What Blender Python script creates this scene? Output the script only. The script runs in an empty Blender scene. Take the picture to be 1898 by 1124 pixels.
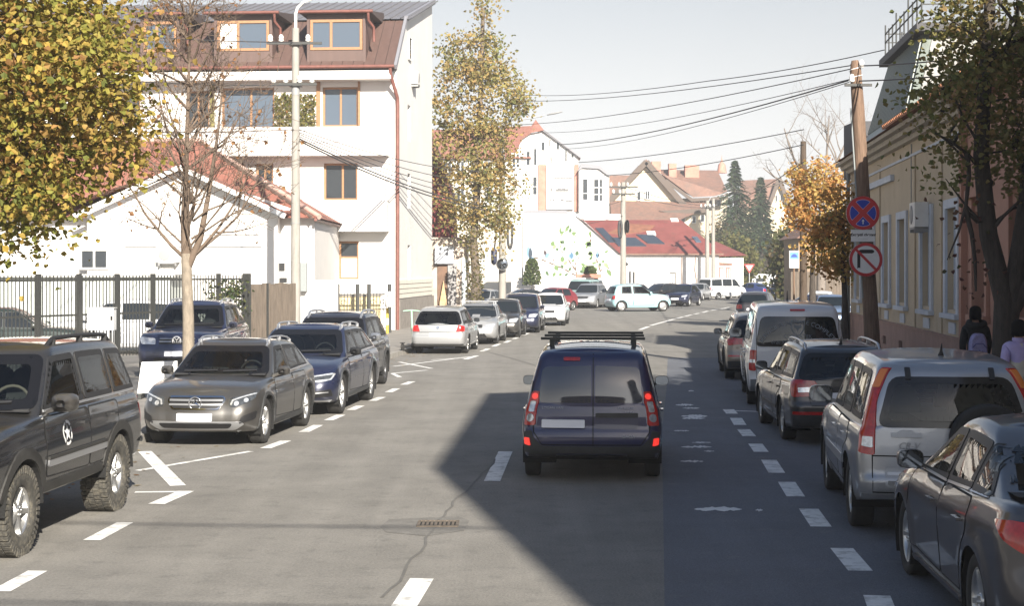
import bpy, bmesh, math, random
from mathutils import Vector, Matrix
from mathutils.bvhtree import BVHTree
random.seed(7)
S = bpy.context.scene
COL = S.collection
R = math.radians

# ------------------------------------------------------------------ camera, sky, sun, exposure
CAM_H, FOC, HX, HY = 2.58, 2950.0, 949.0, 502.0
cd = bpy.data.cameras.new('camera'); cam = bpy.data.objects.new('camera', cd); COL.objects.link(cam)
cam.location = (0, 0, CAM_H); cam.rotation_euler = (R(90), 0, 0)
cd.sensor_width = 36; cd.lens = FOC/1898*36; cd.shift_y = -60/1898
cd.clip_start = .3; cd.clip_end = 4000
S.camera = cam
SUN_AZ, SUN_EL = 17.0, 27.0          # sun behind the camera, to the right
w = bpy.data.worlds.new('World'); S.world = w; w.use_nodes = True
nt = w.node_tree; bg = nt.nodes['Background']
sk = nt.nodes.new('ShaderNodeTexSky'); sk.sky_type = 'NISHITA'; sk.sun_disc = False
sk.sun_elevation = R(SUN_EL); sk.sun_rotation = R(180-SUN_AZ)
sk.altitude = 350; sk.air_density = 1.0; sk.dust_density = 1.3; sk.ozone_density = 1.2
# pale autumn haze low in the sky all round, bluer overhead
bw = nt.nodes.new('ShaderNodeRGBToBW'); hs = nt.nodes.new('ShaderNodeMix'); hs.data_type = 'RGBA'
gy = nt.nodes.new('ShaderNodeVectorMath'); gy.operation = 'SCALE'; gy.inputs[0].default_value = (.975, .958, .945)
tcw = nt.nodes.new('ShaderNodeTexCoord'); sz = nt.nodes.new('ShaderNodeSeparateXYZ'); mrw = nt.nodes.new('ShaderNodeMapRange')
mrw.interpolation_type = 'SMOOTHSTEP'; mrw.inputs[1].default_value = 0; mrw.inputs[2].default_value = .65; mrw.inputs[3].default_value = .96; mrw.inputs[4].default_value = .0
nt.links.new(tcw.outputs['Generated'], sz.inputs[0]); nt.links.new(sz.outputs[2], mrw.inputs[0]); nt.links.new(mrw.outputs[0], hs.inputs[0])
nt.links.new(sk.outputs[0], bw.inputs[0]); nt.links.new(bw.outputs[0], gy.inputs['Scale']); nt.links.new(sk.outputs[0], hs.inputs[6]); nt.links.new(gy.outputs[0], hs.inputs[7])
nt.links.new(hs.outputs[2], bg.inputs[0]); bg.inputs[1].default_value = .0545
sl = bpy.data.lights.new('sun', 'SUN'); sun = bpy.data.objects.new('sun', sl); COL.objects.link(sun)
sl.energy = 4.4; sl.angle = R(.53); sl.color = (1, .93, .82)
sdir = Vector((math.sin(R(SUN_AZ))*math.cos(R(SUN_EL)), -math.cos(R(SUN_AZ))*math.cos(R(SUN_EL)), math.sin(R(SUN_EL))))
sun.rotation_euler = sdir.to_track_quat('Z', 'Y').to_euler()
S.view_settings.view_transform = 'Standard'; S.view_settings.look = 'None'
S.view_settings.gamma = 1; S.view_settings.use_curve_mapping = False
S.view_settings.exposure = 1.54

def G(px, py, z=0.0):
    """ground point seen at this place of the photograph"""
    d = FOC*(CAM_H-z)/(py-HY)
    return Vector(((px-HX)*d/FOC, d, z))
def PT(px, py, d):
    return Vector(((px-HX)*d/FOC, d, CAM_H-(py-HY)*d/FOC))
def PX(px, d): return (px-HX)*d/FOC
def PZ(py, d): return CAM_H-(py-HY)*d/FOC

# ------------------------------------------------------------------ materials
MATS = {}
def mat(name, col, rough=.7, metal=0, var=0, vscale=4.0, bump=0, bscale=40.0, spec=.5, coat=0, dirt=None, dscale=2.0,
        emit=None, estr=0, attr=None, trans=0, stretch=None, ior=None, grain=0, streak=0):
    if name in MATS: return MATS[name]
    m = bpy.data.materials.new(name); m.use_nodes = True; n = m.node_tree; L = n.links
    b = n.nodes['Principled BSDF']
    b.inputs['Roughness'].default_value = rough; b.inputs['Metallic'].default_value = metal
    b.inputs['Specular IOR Level'].default_value = spec
    if coat: b.inputs['Coat Weight'].default_value = coat; b.inputs['Coat Roughness'].default_value = .03
    if trans: b.inputs['Transmission Weight'].default_value = trans
    if ior: b.inputs['IOR'].default_value = ior
    c = (*col, 1); b.inputs['Base Color'].default_value = c
    if emit: b.inputs['Emission Color'].default_value = (*emit, 1); b.inputs['Emission Strength'].default_value = estr
    cur = None
    tc = n.nodes.new('ShaderNodeTexCoord'); co = tc.outputs['Object']
    if stretch:
        mp = n.nodes.new('ShaderNodeMapping'); mp.inputs['Scale'].default_value = stretch; L.new(co, mp.inputs[0]); co = mp.outputs[0]
    if attr:
        a = n.nodes.new('ShaderNodeAttribute'); a.attribute_name = attr; cur = a.outputs['Color']
    if var:
        nz = n.nodes.new('ShaderNodeTexNoise'); nz.inputs['Scale'].default_value = vscale; nz.inputs['Detail'].default_value = 6
        nz.inputs['Roughness'].default_value = .65
        L.new(co, nz.inputs['Vector'])
        mr = n.nodes.new('ShaderNodeMapRange'); mr.inputs[1].default_value = .3; mr.inputs[2].default_value = .7
        mr.inputs[3].default_value = 1-var; mr.inputs[4].default_value = 1+var; L.new(nz.outputs['Fac'], mr.inputs[0])
        mx = n.nodes.new('ShaderNodeVectorMath'); mx.operation = 'SCALE'
        if cur: L.new(cur, mx.inputs[0])
        else: mx.inputs[0].default_value = col
        L.new(mr.outputs[0], mx.inputs['Scale']); cur = mx.outputs[0]
    if dirt:
        nz = n.nodes.new('ShaderNodeTexNoise'); nz.inputs['Scale'].default_value = dscale; nz.inputs['Detail'].default_value = 8
        nz.inputs['Roughness'].default_value = .7
        L.new(co, nz.inputs['Vector'])
        mr = n.nodes.new('ShaderNodeMapRange'); mr.inputs[1].default_value = dirt[3]; mr.inputs[2].default_value = dirt[3]+.18
        mr.inputs[4].default_value = dirt[4]; L.new(nz.outputs['Fac'], mr.inputs[0])
        mx = n.nodes.new('ShaderNodeMix'); mx.data_type = 'RGBA'; L.new(mr.outputs[0], mx.inputs[0])
        if cur: L.new(cur, mx.inputs[6])
        else: mx.inputs[6].default_value = c
        mx.inputs[7].default_value = (*dirt[:3], 1); cur = mx.outputs[2]
    if streak:                                       # wear drawn out along the traffic lanes
        mp = n.nodes.new('ShaderNodeMapping'); mp.inputs['Scale'].default_value = (1.6, .05, 1); mp.inputs['Rotation'].default_value = (0, 0, -.07); L.new(tc.outputs['Object'], mp.inputs[0])
        nz = n.nodes.new('ShaderNodeTexNoise'); nz.inputs['Scale'].default_value = 1; nz.inputs['Detail'].default_value = 5; nz.inputs['Roughness'].default_value = .6; L.new(mp.outputs[0], nz.inputs['Vector'])
        mr = n.nodes.new('ShaderNodeMapRange'); mr.inputs[1].default_value = .3; mr.inputs[2].default_value = .7; mr.inputs[3].default_value = 1-streak; mr.inputs[4].default_value = 1+streak; L.new(nz.outputs['Fac'], mr.inputs[0])
        mx = n.nodes.new('ShaderNodeVectorMath'); mx.operation = 'SCALE'; L.new(cur, mx.inputs[0]) if cur else None
        L.new(mr.outputs[0], mx.inputs['Scale']); cur = mx.outputs[0]
    if grain:                                        # single stones and pits of the surface
        nz = n.nodes.new('ShaderNodeTexNoise'); nz.inputs['Scale'].default_value = 38; nz.inputs['Detail'].default_value = 4; nz.inputs['Roughness'].default_value = .8; L.new(co, nz.inputs['Vector'])
        mr = n.nodes.new('ShaderNodeMapRange'); mr.inputs[1].default_value = .25; mr.inputs[2].default_value = .75; mr.inputs[3].default_value = 1-grain; mr.inputs[4].default_value = 1+grain; L.new(nz.outputs['Fac'], mr.inputs[0])
        mx = n.nodes.new('ShaderNodeVectorMath'); mx.operation = 'SCALE'
        if cur: L.new(cur, mx.inputs[0])
        else: mx.inputs[0].default_value = col
        L.new(mr.outputs[0], mx.inputs['Scale']); cur = mx.outputs[0]
    if cur: L.new(cur, b.inputs['Base Color'])
    if bump:
        nz = n.nodes.new('ShaderNodeTexNoise'); nz.inputs['Scale'].default_value = bscale; nz.inputs['Detail'].default_value = 5
        L.new(co, nz.inputs['Vector'])
        bp = n.nodes.new('ShaderNodeBump'); bp.inputs['Strength'].default_value = bump; bp.inputs['Distance'].default_value = .02
        L.new(nz.outputs['Fac'], bp.inputs['Height']); L.new(bp.outputs[0], b.inputs['Normal'])
    MATS[name] = m
    return m

def window_glass(name, tint, rough=.02):
    """thin car glass: tinted see-through pane with a mirror sheen"""
    m = bpy.data.materials.new(name); m.use_nodes = True; n = m.node_tree; n.nodes.remove(n.nodes['Principled BSDF'])
    t = n.nodes.new('ShaderNodeBsdfTransparent'); t.inputs[0].default_value = (*tint, 1); g = n.nodes.new('ShaderNodeBsdfGlossy'); g.inputs['Roughness'].default_value = rough
    f = n.nodes.new('ShaderNodeFresnel'); f.inputs[0].default_value = 1.6; x = n.nodes.new('ShaderNodeMixShader')
    n.links.new(f.outputs[0], x.inputs[0]); n.links.new(t.outputs[0], x.inputs[1]); n.links.new(g.outputs[0], x.inputs[2]); n.links.new(x.outputs[0], n.nodes['Material Output'].inputs['Surface'])
    MATS[name] = m; return m
def paint(name, col, rough=.32, metal=.0, dust=.25, dcol=(.17, .155, .135)):
    """car paint: clear coat, road dust lying on the level faces and sprayed on the lower flanks"""
    if name in MATS: return MATS[name]
    m = bpy.data.materials.new(name); m.use_nodes = True; n = m.node_tree; L = n.links; b = n.nodes['Principled BSDF']
    b.inputs['Metallic'].default_value = metal
    b.inputs['Coat Weight'].default_value = 1.0; b.inputs['Coat Roughness'].default_value = .04
    g = n.nodes.new('ShaderNodeNewGeometry'); tc = n.nodes.new('ShaderNodeTexCoord')
    sx = n.nodes.new('ShaderNodeSeparateXYZ'); L.new(g.outputs['Normal'], sx.inputs[0])
    so = n.nodes.new('ShaderNodeSeparateXYZ'); L.new(tc.outputs['Object'], so.inputs[0])
    up = n.nodes.new('ShaderNodeMapRange'); up.inputs[1].default_value = .5; up.inputs[2].default_value = 1; up.inputs[4].default_value = dust
    L.new(sx.outputs[2], up.inputs[0])
    lo = n.nodes.new('ShaderNodeMapRange'); lo.inputs[1].default_value = .75; lo.inputs[2].default_value = .2; lo.inputs[4].default_value = dust*1.3
    L.new(so.outputs[2], lo.inputs[0])
    nz = n.nodes.new('ShaderNodeTexNoise'); nz.inputs['Scale'].default_value = 3; nz.inputs['Detail'].default_value = 8; nz.inputs['Roughness'].default_value = .7
    L.new(tc.outputs['Object'], nz.inputs['Vector'])
    nr = n.nodes.new('ShaderNodeMapRange'); nr.inputs[1].default_value = .3; nr.inputs[2].default_value = .7; nr.inputs[3].default_value = .5; nr.inputs[4].default_value = 1.3
    L.new(nz.outputs['Fac'], nr.inputs[0])
    a = n.nodes.new('ShaderNodeMath'); a.operation = 'ADD'; L.new(up.outputs[0], a.inputs[0]); L.new(lo.outputs[0], a.inputs[1])
    mu = n.nodes.new('ShaderNodeMath'); mu.operation = 'MULTIPLY'; mu.use_clamp = True; L.new(a.outputs[0], mu.inputs[0]); L.new(nr.outputs[0], mu.inputs[1])
    mx = n.nodes.new('ShaderNodeMix'); mx.data_type = 'RGBA'; L.new(mu.outputs[0], mx.inputs[0])
    mx.inputs[6].default_value = (*col, 1); mx.inputs[7].default_value = (*dcol, 1)
    L.new(mx.outputs[2], b.inputs['Base Color'])
    ro = n.nodes.new('ShaderNodeMapRange'); ro.inputs[3].default_value = rough; ro.inputs[4].default_value = .9; L.new(mu.outputs[0], ro.inputs[0])
    L.new(ro.outputs[0], b.inputs['Roughness'])
    cw = n.nodes.new('ShaderNodeMapRange'); cw.inputs[2].default_value = .8; cw.inputs[3].default_value = .9; cw.inputs[4].default_value = .1
    L.new(mu.outputs[0], cw.inputs[0]); L.new(cw.outputs[0], b.inputs['Coat Weight'])
    MATS[name] = m
    return m

# ------------------------------------------------------------------ mesh helpers
class MB:
    def __init__(s): s.v = []; s.f = []; s.c = []; s.sm = []
    def add(s, vs, fs, col=None, sm=False):
        o = len(s.v); s.v += [tuple(p) for p in vs]; s.f += [tuple(i+o for i in f) for f in fs]
        s.sm += [sm]*len(fs)
        if col is not None: s.c += [col]*len(fs)
        return s
    def box(s, x0, x1, y0, y1, z0, z1, M=None):
        vs = [Vector((x, y, z)) for z in (z0, z1) for y in (y0, y1) for x in (x0, x1)]
        if M: vs = [M @ p for p in vs]
        return s.add(vs, [(0, 2, 3, 1), (4, 5, 7, 6), (0, 1, 5, 4), (2, 6, 7, 3), (0, 4, 6, 2), (1, 3, 7, 5)])
    def bar(s, a, b, w, h=None, up=(0, 0, 1)):
        a = Vector(a); b = Vector(b); d = (b-a).normalized(); h = h or w
        u = Vector(up)
        if abs(d.dot(u)) > .95: u = Vector((1, 0, 0))
        x = d.cross(u).normalized(); z = x.cross(d)
        vs = [p+x*i*w/2+z*j*h/2 for p in (a, b) for i, j in ((-1, -1), (1, -1), (1, 1), (-1, 1))]
        return s.add(vs, [(3, 2, 1, 0), (4, 5, 6, 7), (0, 1, 5, 4), (1, 2, 6, 5), (2, 3, 7, 6), (3, 0, 4, 7)])
    def tube(s, pts, r, n=8, cap=True, col=None):
        pts = [Vector(p) for p in pts]; m = len(pts)
        rs = r if isinstance(r, (list, tuple)) else [r]*m
        vs = []; u = None
        for i, p in enumerate(pts):
            d = (pts[min(i+1, m-1)]-pts[max(i-1, 0)])
            d = d.normalized() if d.length > 1e-9 else Vector((0, 0, 1))
            if u is None:
                u = Vector((1, 0, 0)) if abs(d.x) < .9 else Vector((0, 1, 0))
            u = (u-d*u.dot(d)); u = u.normalized() if u.length > 1e-6 else d.orthogonal().normalized()
            w2 = d.cross(u)
            vs += [p+(u*math.cos(2*math.pi*k/n)+w2*math.sin(2*math.pi*k/n))*rs[i] for k in range(n)]
        fs = [(i*n+k, i*n+(k+1) % n, (i+1)*n+(k+1) % n, (i+1)*n+k) for i in range(m-1) for k in range(n)]
        s.add(vs, fs, col, True)
        if cap:
            s.add(vs[:n], [tuple(range(n))[::-1]], col); s.add(vs[-n:], [tuple(range(n))], col)
        return s
    def lathe(s, prof, n=16, M=None, sm=True):
        """profile (r, h) round local z, or M"""
        vs = [Vector((r*math.cos(2*math.pi*k/n), r*math.sin(2*math.pi*k/n), h)) for r, h in prof for k in range(n)]
        if M: vs = [M @ p for p in vs]
        m = len(prof)
        fs = [(i*n+k, i*n+(k+1) % n, (i+1)*n+(k+1) % n, (i+1)*n+k) for i in range(m-1) for k in range(n)]
        return s.add(vs, fs, None, sm)
    def prism(s, poly, y0, y1, M=None):
        """polygon in x,z swept from y0 to y1"""
        n = len(poly)
        vs = [Vector((x, y0, z)) for x, z in poly]+[Vector((x, y1, z)) for x, z in poly]
        if M: vs = [M @ p for p in vs]
        return s.add(vs, [tuple(range(n)), tuple(range(n, 2*n))[::-1]]+[(i, i+n, (i+1) % n+n, (i+1) % n) for i in range(n)])
    def slab(s, pts, z0, z1):
        """polygon in plan from z0 to z1"""
        n = len(pts)
        vs = [Vector((p[0], p[1], z0)) for p in pts]+[Vector((p[0], p[1], z1)) for p in pts]
        return s.add(vs, [tuple(range(n))[::-1], tuple(range(n, 2*n))]+[(i, (i+1) % n, (i+1) % n+n, i+n) for i in range(n)])
    def quad(s, a, b, c, d): return s.add([a, b, c, d], [(0, 1, 2, 3)])
    def mesh(s, name, m):
        me = bpy.data.meshes.new(name); me.from_pydata(s.v, [], s.f)
        for q in (m if isinstance(m, (list, tuple)) else [m]): me.materials.append(q)
        me.polygons.foreach_set('use_smooth', s.sm)
        if s.c and len(s.c) == len(s.f):
            at = me.color_attributes.new('Col', 'FLOAT_COLOR', 'CORNER')
            buf = []
            for f, c in zip(s.f, s.c): buf += [c[0], c[1], c[2], 1]*len(f)
            at.data.foreach_set('color', buf)
        me.update()
        return me

def obj(name, mb, m=None, parent=None, smooth=None, loc=None, rz=0):
    me = mb.mesh(name, m) if isinstance(mb, MB) else mb
    if smooth is not None: me.polygons.foreach_set('use_smooth', [smooth]*len(me.polygons))
    o = bpy.data.objects.new(name, me); COL.objects.link(o)
    if parent: o.parent = parent
    if loc is not None: o.location = loc
    if rz: o.rotation_euler = (0, 0, rz)
    return o
def tag(o, label=None, cat=None, group=None, kind=None):
    for k, v in (('label', label), ('category', cat), ('group', group), ('kind', kind)):
        if v: o[k] = v
    return o
def empty(name, loc=(0, 0, 0), rz=0, parent=None):
    o = bpy.data.objects.new(name, None); COL.objects.link(o); o.location = loc; o.rotation_euler = (0, 0, rz); o.empty_display_size = .2
    if parent: o.parent = parent
    return o
def thing(name, label, cat, loc=(0, 0, 0), rz=0, group=None):
    return tag(empty(name, loc, rz), label, cat, group)
def copy_tree(o, parent=None):
    c = o.copy(); COL.objects.link(c)
    if parent: c.parent = parent
    for ch in list(o.children): copy_tree(ch, c)
    return c
def lerp(a, b, t): return a+(b-a)*t
def pl(pts, x):
    """piecewise linear through (x, y) points"""
    if x <= pts[0][0]: return pts[0][1]
    for (x0, y0), (x1, y1) in zip(pts, pts[1:]):
        if x <= x1: return lerp(y0, y1, (x-x0)/(x1-x0))
    return pts[-1][1]
def ps(pts, x):
    """smooth piecewise (monotone cubic-ish, Catmull-Rom tangents) through (x, y) points"""
    n = len(pts)
    if x <= pts[0][0]: return pts[0][1]
    if x >= pts[-1][0]: return pts[-1][1]
    for i in range(n-1):
        if x <= pts[i+1][0]: break
    (x0, y0), (x1, y1) = pts[i], pts[i+1]; h = x1-x0
    def slope(j):
        if j == 0: return (pts[1][1]-pts[0][1])/(pts[1][0]-pts[0][0])
        if j == n-1: return (pts[-1][1]-pts[-2][1])/(pts[-1][0]-pts[-2][0])
        a = (pts[j][1]-pts[j-1][1])/(pts[j][0]-pts[j-1][0]); b = (pts[j+1][1]-pts[j][1])/(pts[j+1][0]-pts[j][0])
        return 0 if a*b <= 0 else 2*a*b/(a+b)
    m0, m1 = slope(i), slope(i+1); t = (x-x0)/h
    return y0*(2*t**3-3*t*t+1)+h*m0*(t**3-2*t*t+t)+y1*(3*t*t-2*t**3)+h*m1*(t**3-t*t)
# ------------------------------------------------------------------ cars
def clip_cell(poly, x0, x1, y0, y1):
    def cut(P, ax, v, keep_less):
        out = []
        for i in range(len(P)):
            a, b = P[i], P[(i+1) % len(P)]
            ia = a[ax] <= v if keep_less else a[ax] >= v
            ib = b[ax] <= v if keep_less else b[ax] >= v
            if ia: out.append(a)
            if ia != ib:
                t = (v-a[ax])/(b[ax]-a[ax]); out.append((a[0]+(b[0]-a[0])*t, a[1]+(b[1]-a[1])*t))
        return out
    for ax, v, l in ((0, x0, False), (0, x1, True), (1, y0, False), (1, y1, True)):
        if len(poly) < 3: return []
        poly = cut(poly, ax, v, l)
    return poly
def rpoly(poly, r, n=4):
    """polygon with rounded corners"""
    out = []; m = len(poly)
    for i in range(m):
        p = Vector(poly[i]).to_2d(); a = Vector(poly[i-1]).to_2d()-p; b = Vector(poly[(i+1) % m]).to_2d()-p
        rr = r[i] if isinstance(r, (list, tuple)) else r
        rr = min(rr, a.length*.45, b.length*.45)
        if rr <= 0: out.append(tuple(p)); continue
        a = p+a.normalized()*rr; b = p+b.normalized()*rr
        for k in range(n+1):
            t = k/n; q = a*(1-t)**2+p*2*t*(1-t)+b*t*t; out.append(tuple(q))
    return out
def grow(poly, d):
    """polygon pushed outward by d (roughly)"""
    A = sum(poly[i][0]*poly[(i+1) % len(poly)][1]-poly[(i+1) % len(poly)][0]*poly[i][1] for i in range(len(poly)))
    sg = 1 if A > 0 else -1; out = []; m = len(poly)
    for i in range(m):
        a, p, b = (Vector(poly[j % m]).to_2d() for j in (i-1, i, i+1))
        e1 = (p-a); e2 = (b-p)
        if e1.length < 1e-6 or e2.length < 1e-6: out.append(tuple(p)); continue
        n1 = Vector((e1.y, -e1.x)).normalized(); n2 = Vector((e2.y, -e2.x)).normalized(); nn = n1+n2
        nn = nn.normalized() if nn.length > 1e-6 else n1
        out.append(tuple(p+nn*sg*d/max(.5, nn.dot(n1))))
    return out
def line_poly(pts, w):
    """thin strip along a polyline in 2D"""
    L_, R_ = [], []
    for i, p in enumerate(pts):
        d = Vector(pts[min(i+1, len(pts)-1)]).to_2d()-Vector(pts[max(i-1, 0)]).to_2d(); d.normalize()
        n = Vector((-d.y, d.x))*w/2; p = Vector(p).to_2d(); L_.append(tuple(p+n)); R_.append(tuple(p-n))
    return L_+R_[::-1]
AX = {'L': (Vector((0, -1, 0)), lambda a, b: Vector((a, 3, b))), 'R': (Vector((0, 1, 0)), lambda a, b: Vector((a, -3, b))),
      'F': (Vector((-1, 0, 0)), lambda a, b: Vector((6, a, b))), 'B': (Vector((1, 0, 0)), lambda a, b: Vector((-6, a, b))),
      'T': (Vector((0, 0, -1)), lambda a, b: Vector((a, b, 4)))}
def diag(p, end, sgn):
    """projection onto a corner of the body at 45 degrees; the first coordinate runs round the corner from its middle towards the side"""
    k = 2**-.5; xc = p['xr']+.09 if end == 'B' else p['xf']-.17; sx = 1 if end == 'B' else -1
    d = Vector((sx*k, -sgn*k, 0)); t = Vector((sx*k, sgn*k, 0)); c = Vector((xc, sgn*(p['hw']-.09), 0))
    return d, lambda a, b: c-d*4+t*a+Vector((0, 0, b))
def proj(bvh, axis, poly, off=.004, cell=.06, skirt=.012, mb=None, maxdepth=None, eps=None):
    """lay a flat outline onto the body: the patch follows the surface, has an edge of its own and stands off by `off`"""
    mb = mb or MB(); d, at = AX[axis] if isinstance(axis, str) else axis
    xs = [p[0] for p in poly]; ys = [p[1] for p in poly]
    nx = max(1, math.ceil((max(xs)-min(xs))/cell)); ny = max(1, math.ceil((max(ys)-min(ys))/cell))
    gx = [lerp(min(xs), max(xs), i/nx) for i in range(nx+1)]; gy = [lerp(min(ys), max(ys), i/ny) for i in range(ny+1)]
    vid = {}; vs = []; fs = []
    def vert(a, b):
        k = (round(a, 4), round(b, 4))
        if k not in vid:
            h, n, _, _ = bvh.ray_cast(at(a, b), d)
            if h is None: vid[k] = None
            else:
                if n.dot(d) > 0: n = -n
                vid[k] = len(vs); vs.append(h+n*off)
        return vid[k]
    for i in range(nx):
        for j in range(ny):
            c = clip_cell(poly, gx[i], gx[i+1], gy[j], gy[j+1])
            if len(c) < 3: continue
            ids = []
            for a, b in c:
                q = vert(a, b)
                if q is None: ids = None; break
                if q not in ids: ids.append(q)
            if ids and len(ids) > 2: fs.append(ids)
    fs = [f for f in fs if max((vs[f[q]]-vs[f[q-1]]).length for q in range(len(f))) < max(.09, 2.4*cell)]
    if not fs: return mb
    # consistent winding: the face normal must look back along the ray
    ff = []; cnt = {}
    for f in fs:
        a, b, c = (vs[q] for q in f[:3]); n = Vector((0, 0, 0))
        for q in range(1, len(f)-1): n += (vs[f[q]]-vs[f[0]]).cross(vs[f[q+1]]-vs[f[0]])
        if n.dot(d) > 0: f = f[::-1]
        ff.append(f)
        for q in range(len(f)):
            e = (f[q], f[(q+1) % len(f)]); cnt[e] = cnt.get(e, 0)+1
    mb.add(vs, ff, None, True)
    bd = [e for e in cnt if (e[1], e[0]) not in cnt]
    sv = []; sf = []
    for a, b in bd:
        o = len(sv); sv += [vs[a], vs[b], vs[b]+d*(off+skirt), vs[a]+d*(off+skirt)]; sf.append((o+3, o+2, o+1, o))
    mb.add(sv, sf)
    return mb

def outline(xr, xf, hw, k, n):
    """half plan outline from front centre to rear centre, n = (front, corner, side, corner, rear) counts"""
    bf, br, rf, rfx, rr, rrx, tf, tr = k; P = []
    e = 2.4
    for i in range(n[0]):
        y = (hw-rf)*i/n[0]; P.append((xf-bf*(y/hw)**2, y))
    xc = xf-bf*((hw-rf)/hw)**2
    for i in range(n[1]):
        a = math.pi/2*i/n[1]; P.append((xc-rfx+rfx*math.cos(a)**(2/e), hw-rf+rf*math.sin(a)**(2/e)))
    x1 = xc-rfx; xq = xr+br*((hw-rr)/hw)**2; x2 = xq+rrx
    for i in range(n[2]):
        P.append((lerp(x1, x2, i/n[2]), hw))
    for i in range(n[3]):
        a = math.pi/2*i/n[3]; P.append((xq+rrx-rrx*math.sin(a)**(2/e), hw-rr+rr*math.cos(a)**(2/e)))
    for i in range(n[4]+1):
        y = (hw-rr)*(1-i/n[4]); P.append((xr+br*(y/hw)**2, y))
    xm = (xr+xf)/2; a = (xf-xr)/2; out = []
    for x, y in P:
        t = (x-xm)/a; out.append((x, y*(1-(tf if t > 0 else tr)*abs(t)**2.5)))
    return out

def loft(levels, crown, nc, mb, bottom=False):
    """levels: lists of half-outline 3D points (same count); closed by mirroring, capped by a crowned grid"""
    K = len(levels[0]); ring = []
    for lv in levels:
        full = list(lv)+[(x, -y, z) for x, y, z in lv[-2:0:-1]]
        ring.append(full)
    N = len(ring[0]); vs = [p for r in ring for p in r]; fs = []
    for i in range(len(ring)-1):
        for k in range(N):
            fs.append((i*N+k, i*N+(k+1) % N, (i+1)*N+(k+1) % N, (i+1)*N+k))
    def capgrid(lv, flip, crn):
        base = len(vs); li = (len(ring)-1)*N if not flip else 0
        ids = []
        for k in range(K):
            x, y, z = lv[k]; row = []
            if k in (0, K-1): row = [li+k]*(nc+1)
            else:
                for j in range(nc+1):
                    if j == 0: row.append(li+k)
                    elif j == nc: row.append(li+N-k)
                    else:
                        t = 1-2*j/nc; vs.append((x, y*t, z+crn(x)*(1-t*t)*min(1, y/.35))); row.append(len(vs)-1)
            ids.append(row)
        for k in range(K-1):
            for j in range(nc):
                f = []
                for q in (ids[k][j], ids[k+1][j], ids[k+1][j+1], ids[k][j+1]):
                    if q not in f: f.append(q)
                if len(f) > 2: fs.append(tuple(f[::-1] if flip else f))
    capgrid(levels[-1], False, crown)
    if bottom: capgrid(levels[0], True, lambda x: 0)
    mb.add(vs, fs, None, True)
    return N

BASE = dict(zs=.22, rise=.06, tw=.21, bowf=.16, bowr=.06, rf=.34, rfx=.36, rr=.24, rrx=.22, tf=.03, tr=.03,
            side=[(0, .935), (.10, .965), (.3, .985), (.5, .998), (.62, 1.0), (.72, .985), (.86, .975), (.95, .955), (1, .92)],
            fprof=[(0, .14), (.12, .05), (.3, .0), (.5, .01), (.7, .05), (.88, .12), (1, .24)],
            rprof=[(0, .10), (.12, .03), (.3, .0), (.5, .03), (.55, .05), (.8, .07), (1, .10)],
            hb=.93, ht=.70, bulge=.04, cbow=.13, cbowr=.07, ccr=.16, arch=1.13, crown=.035, hoodcrown=.05, flare=.012)

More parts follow.
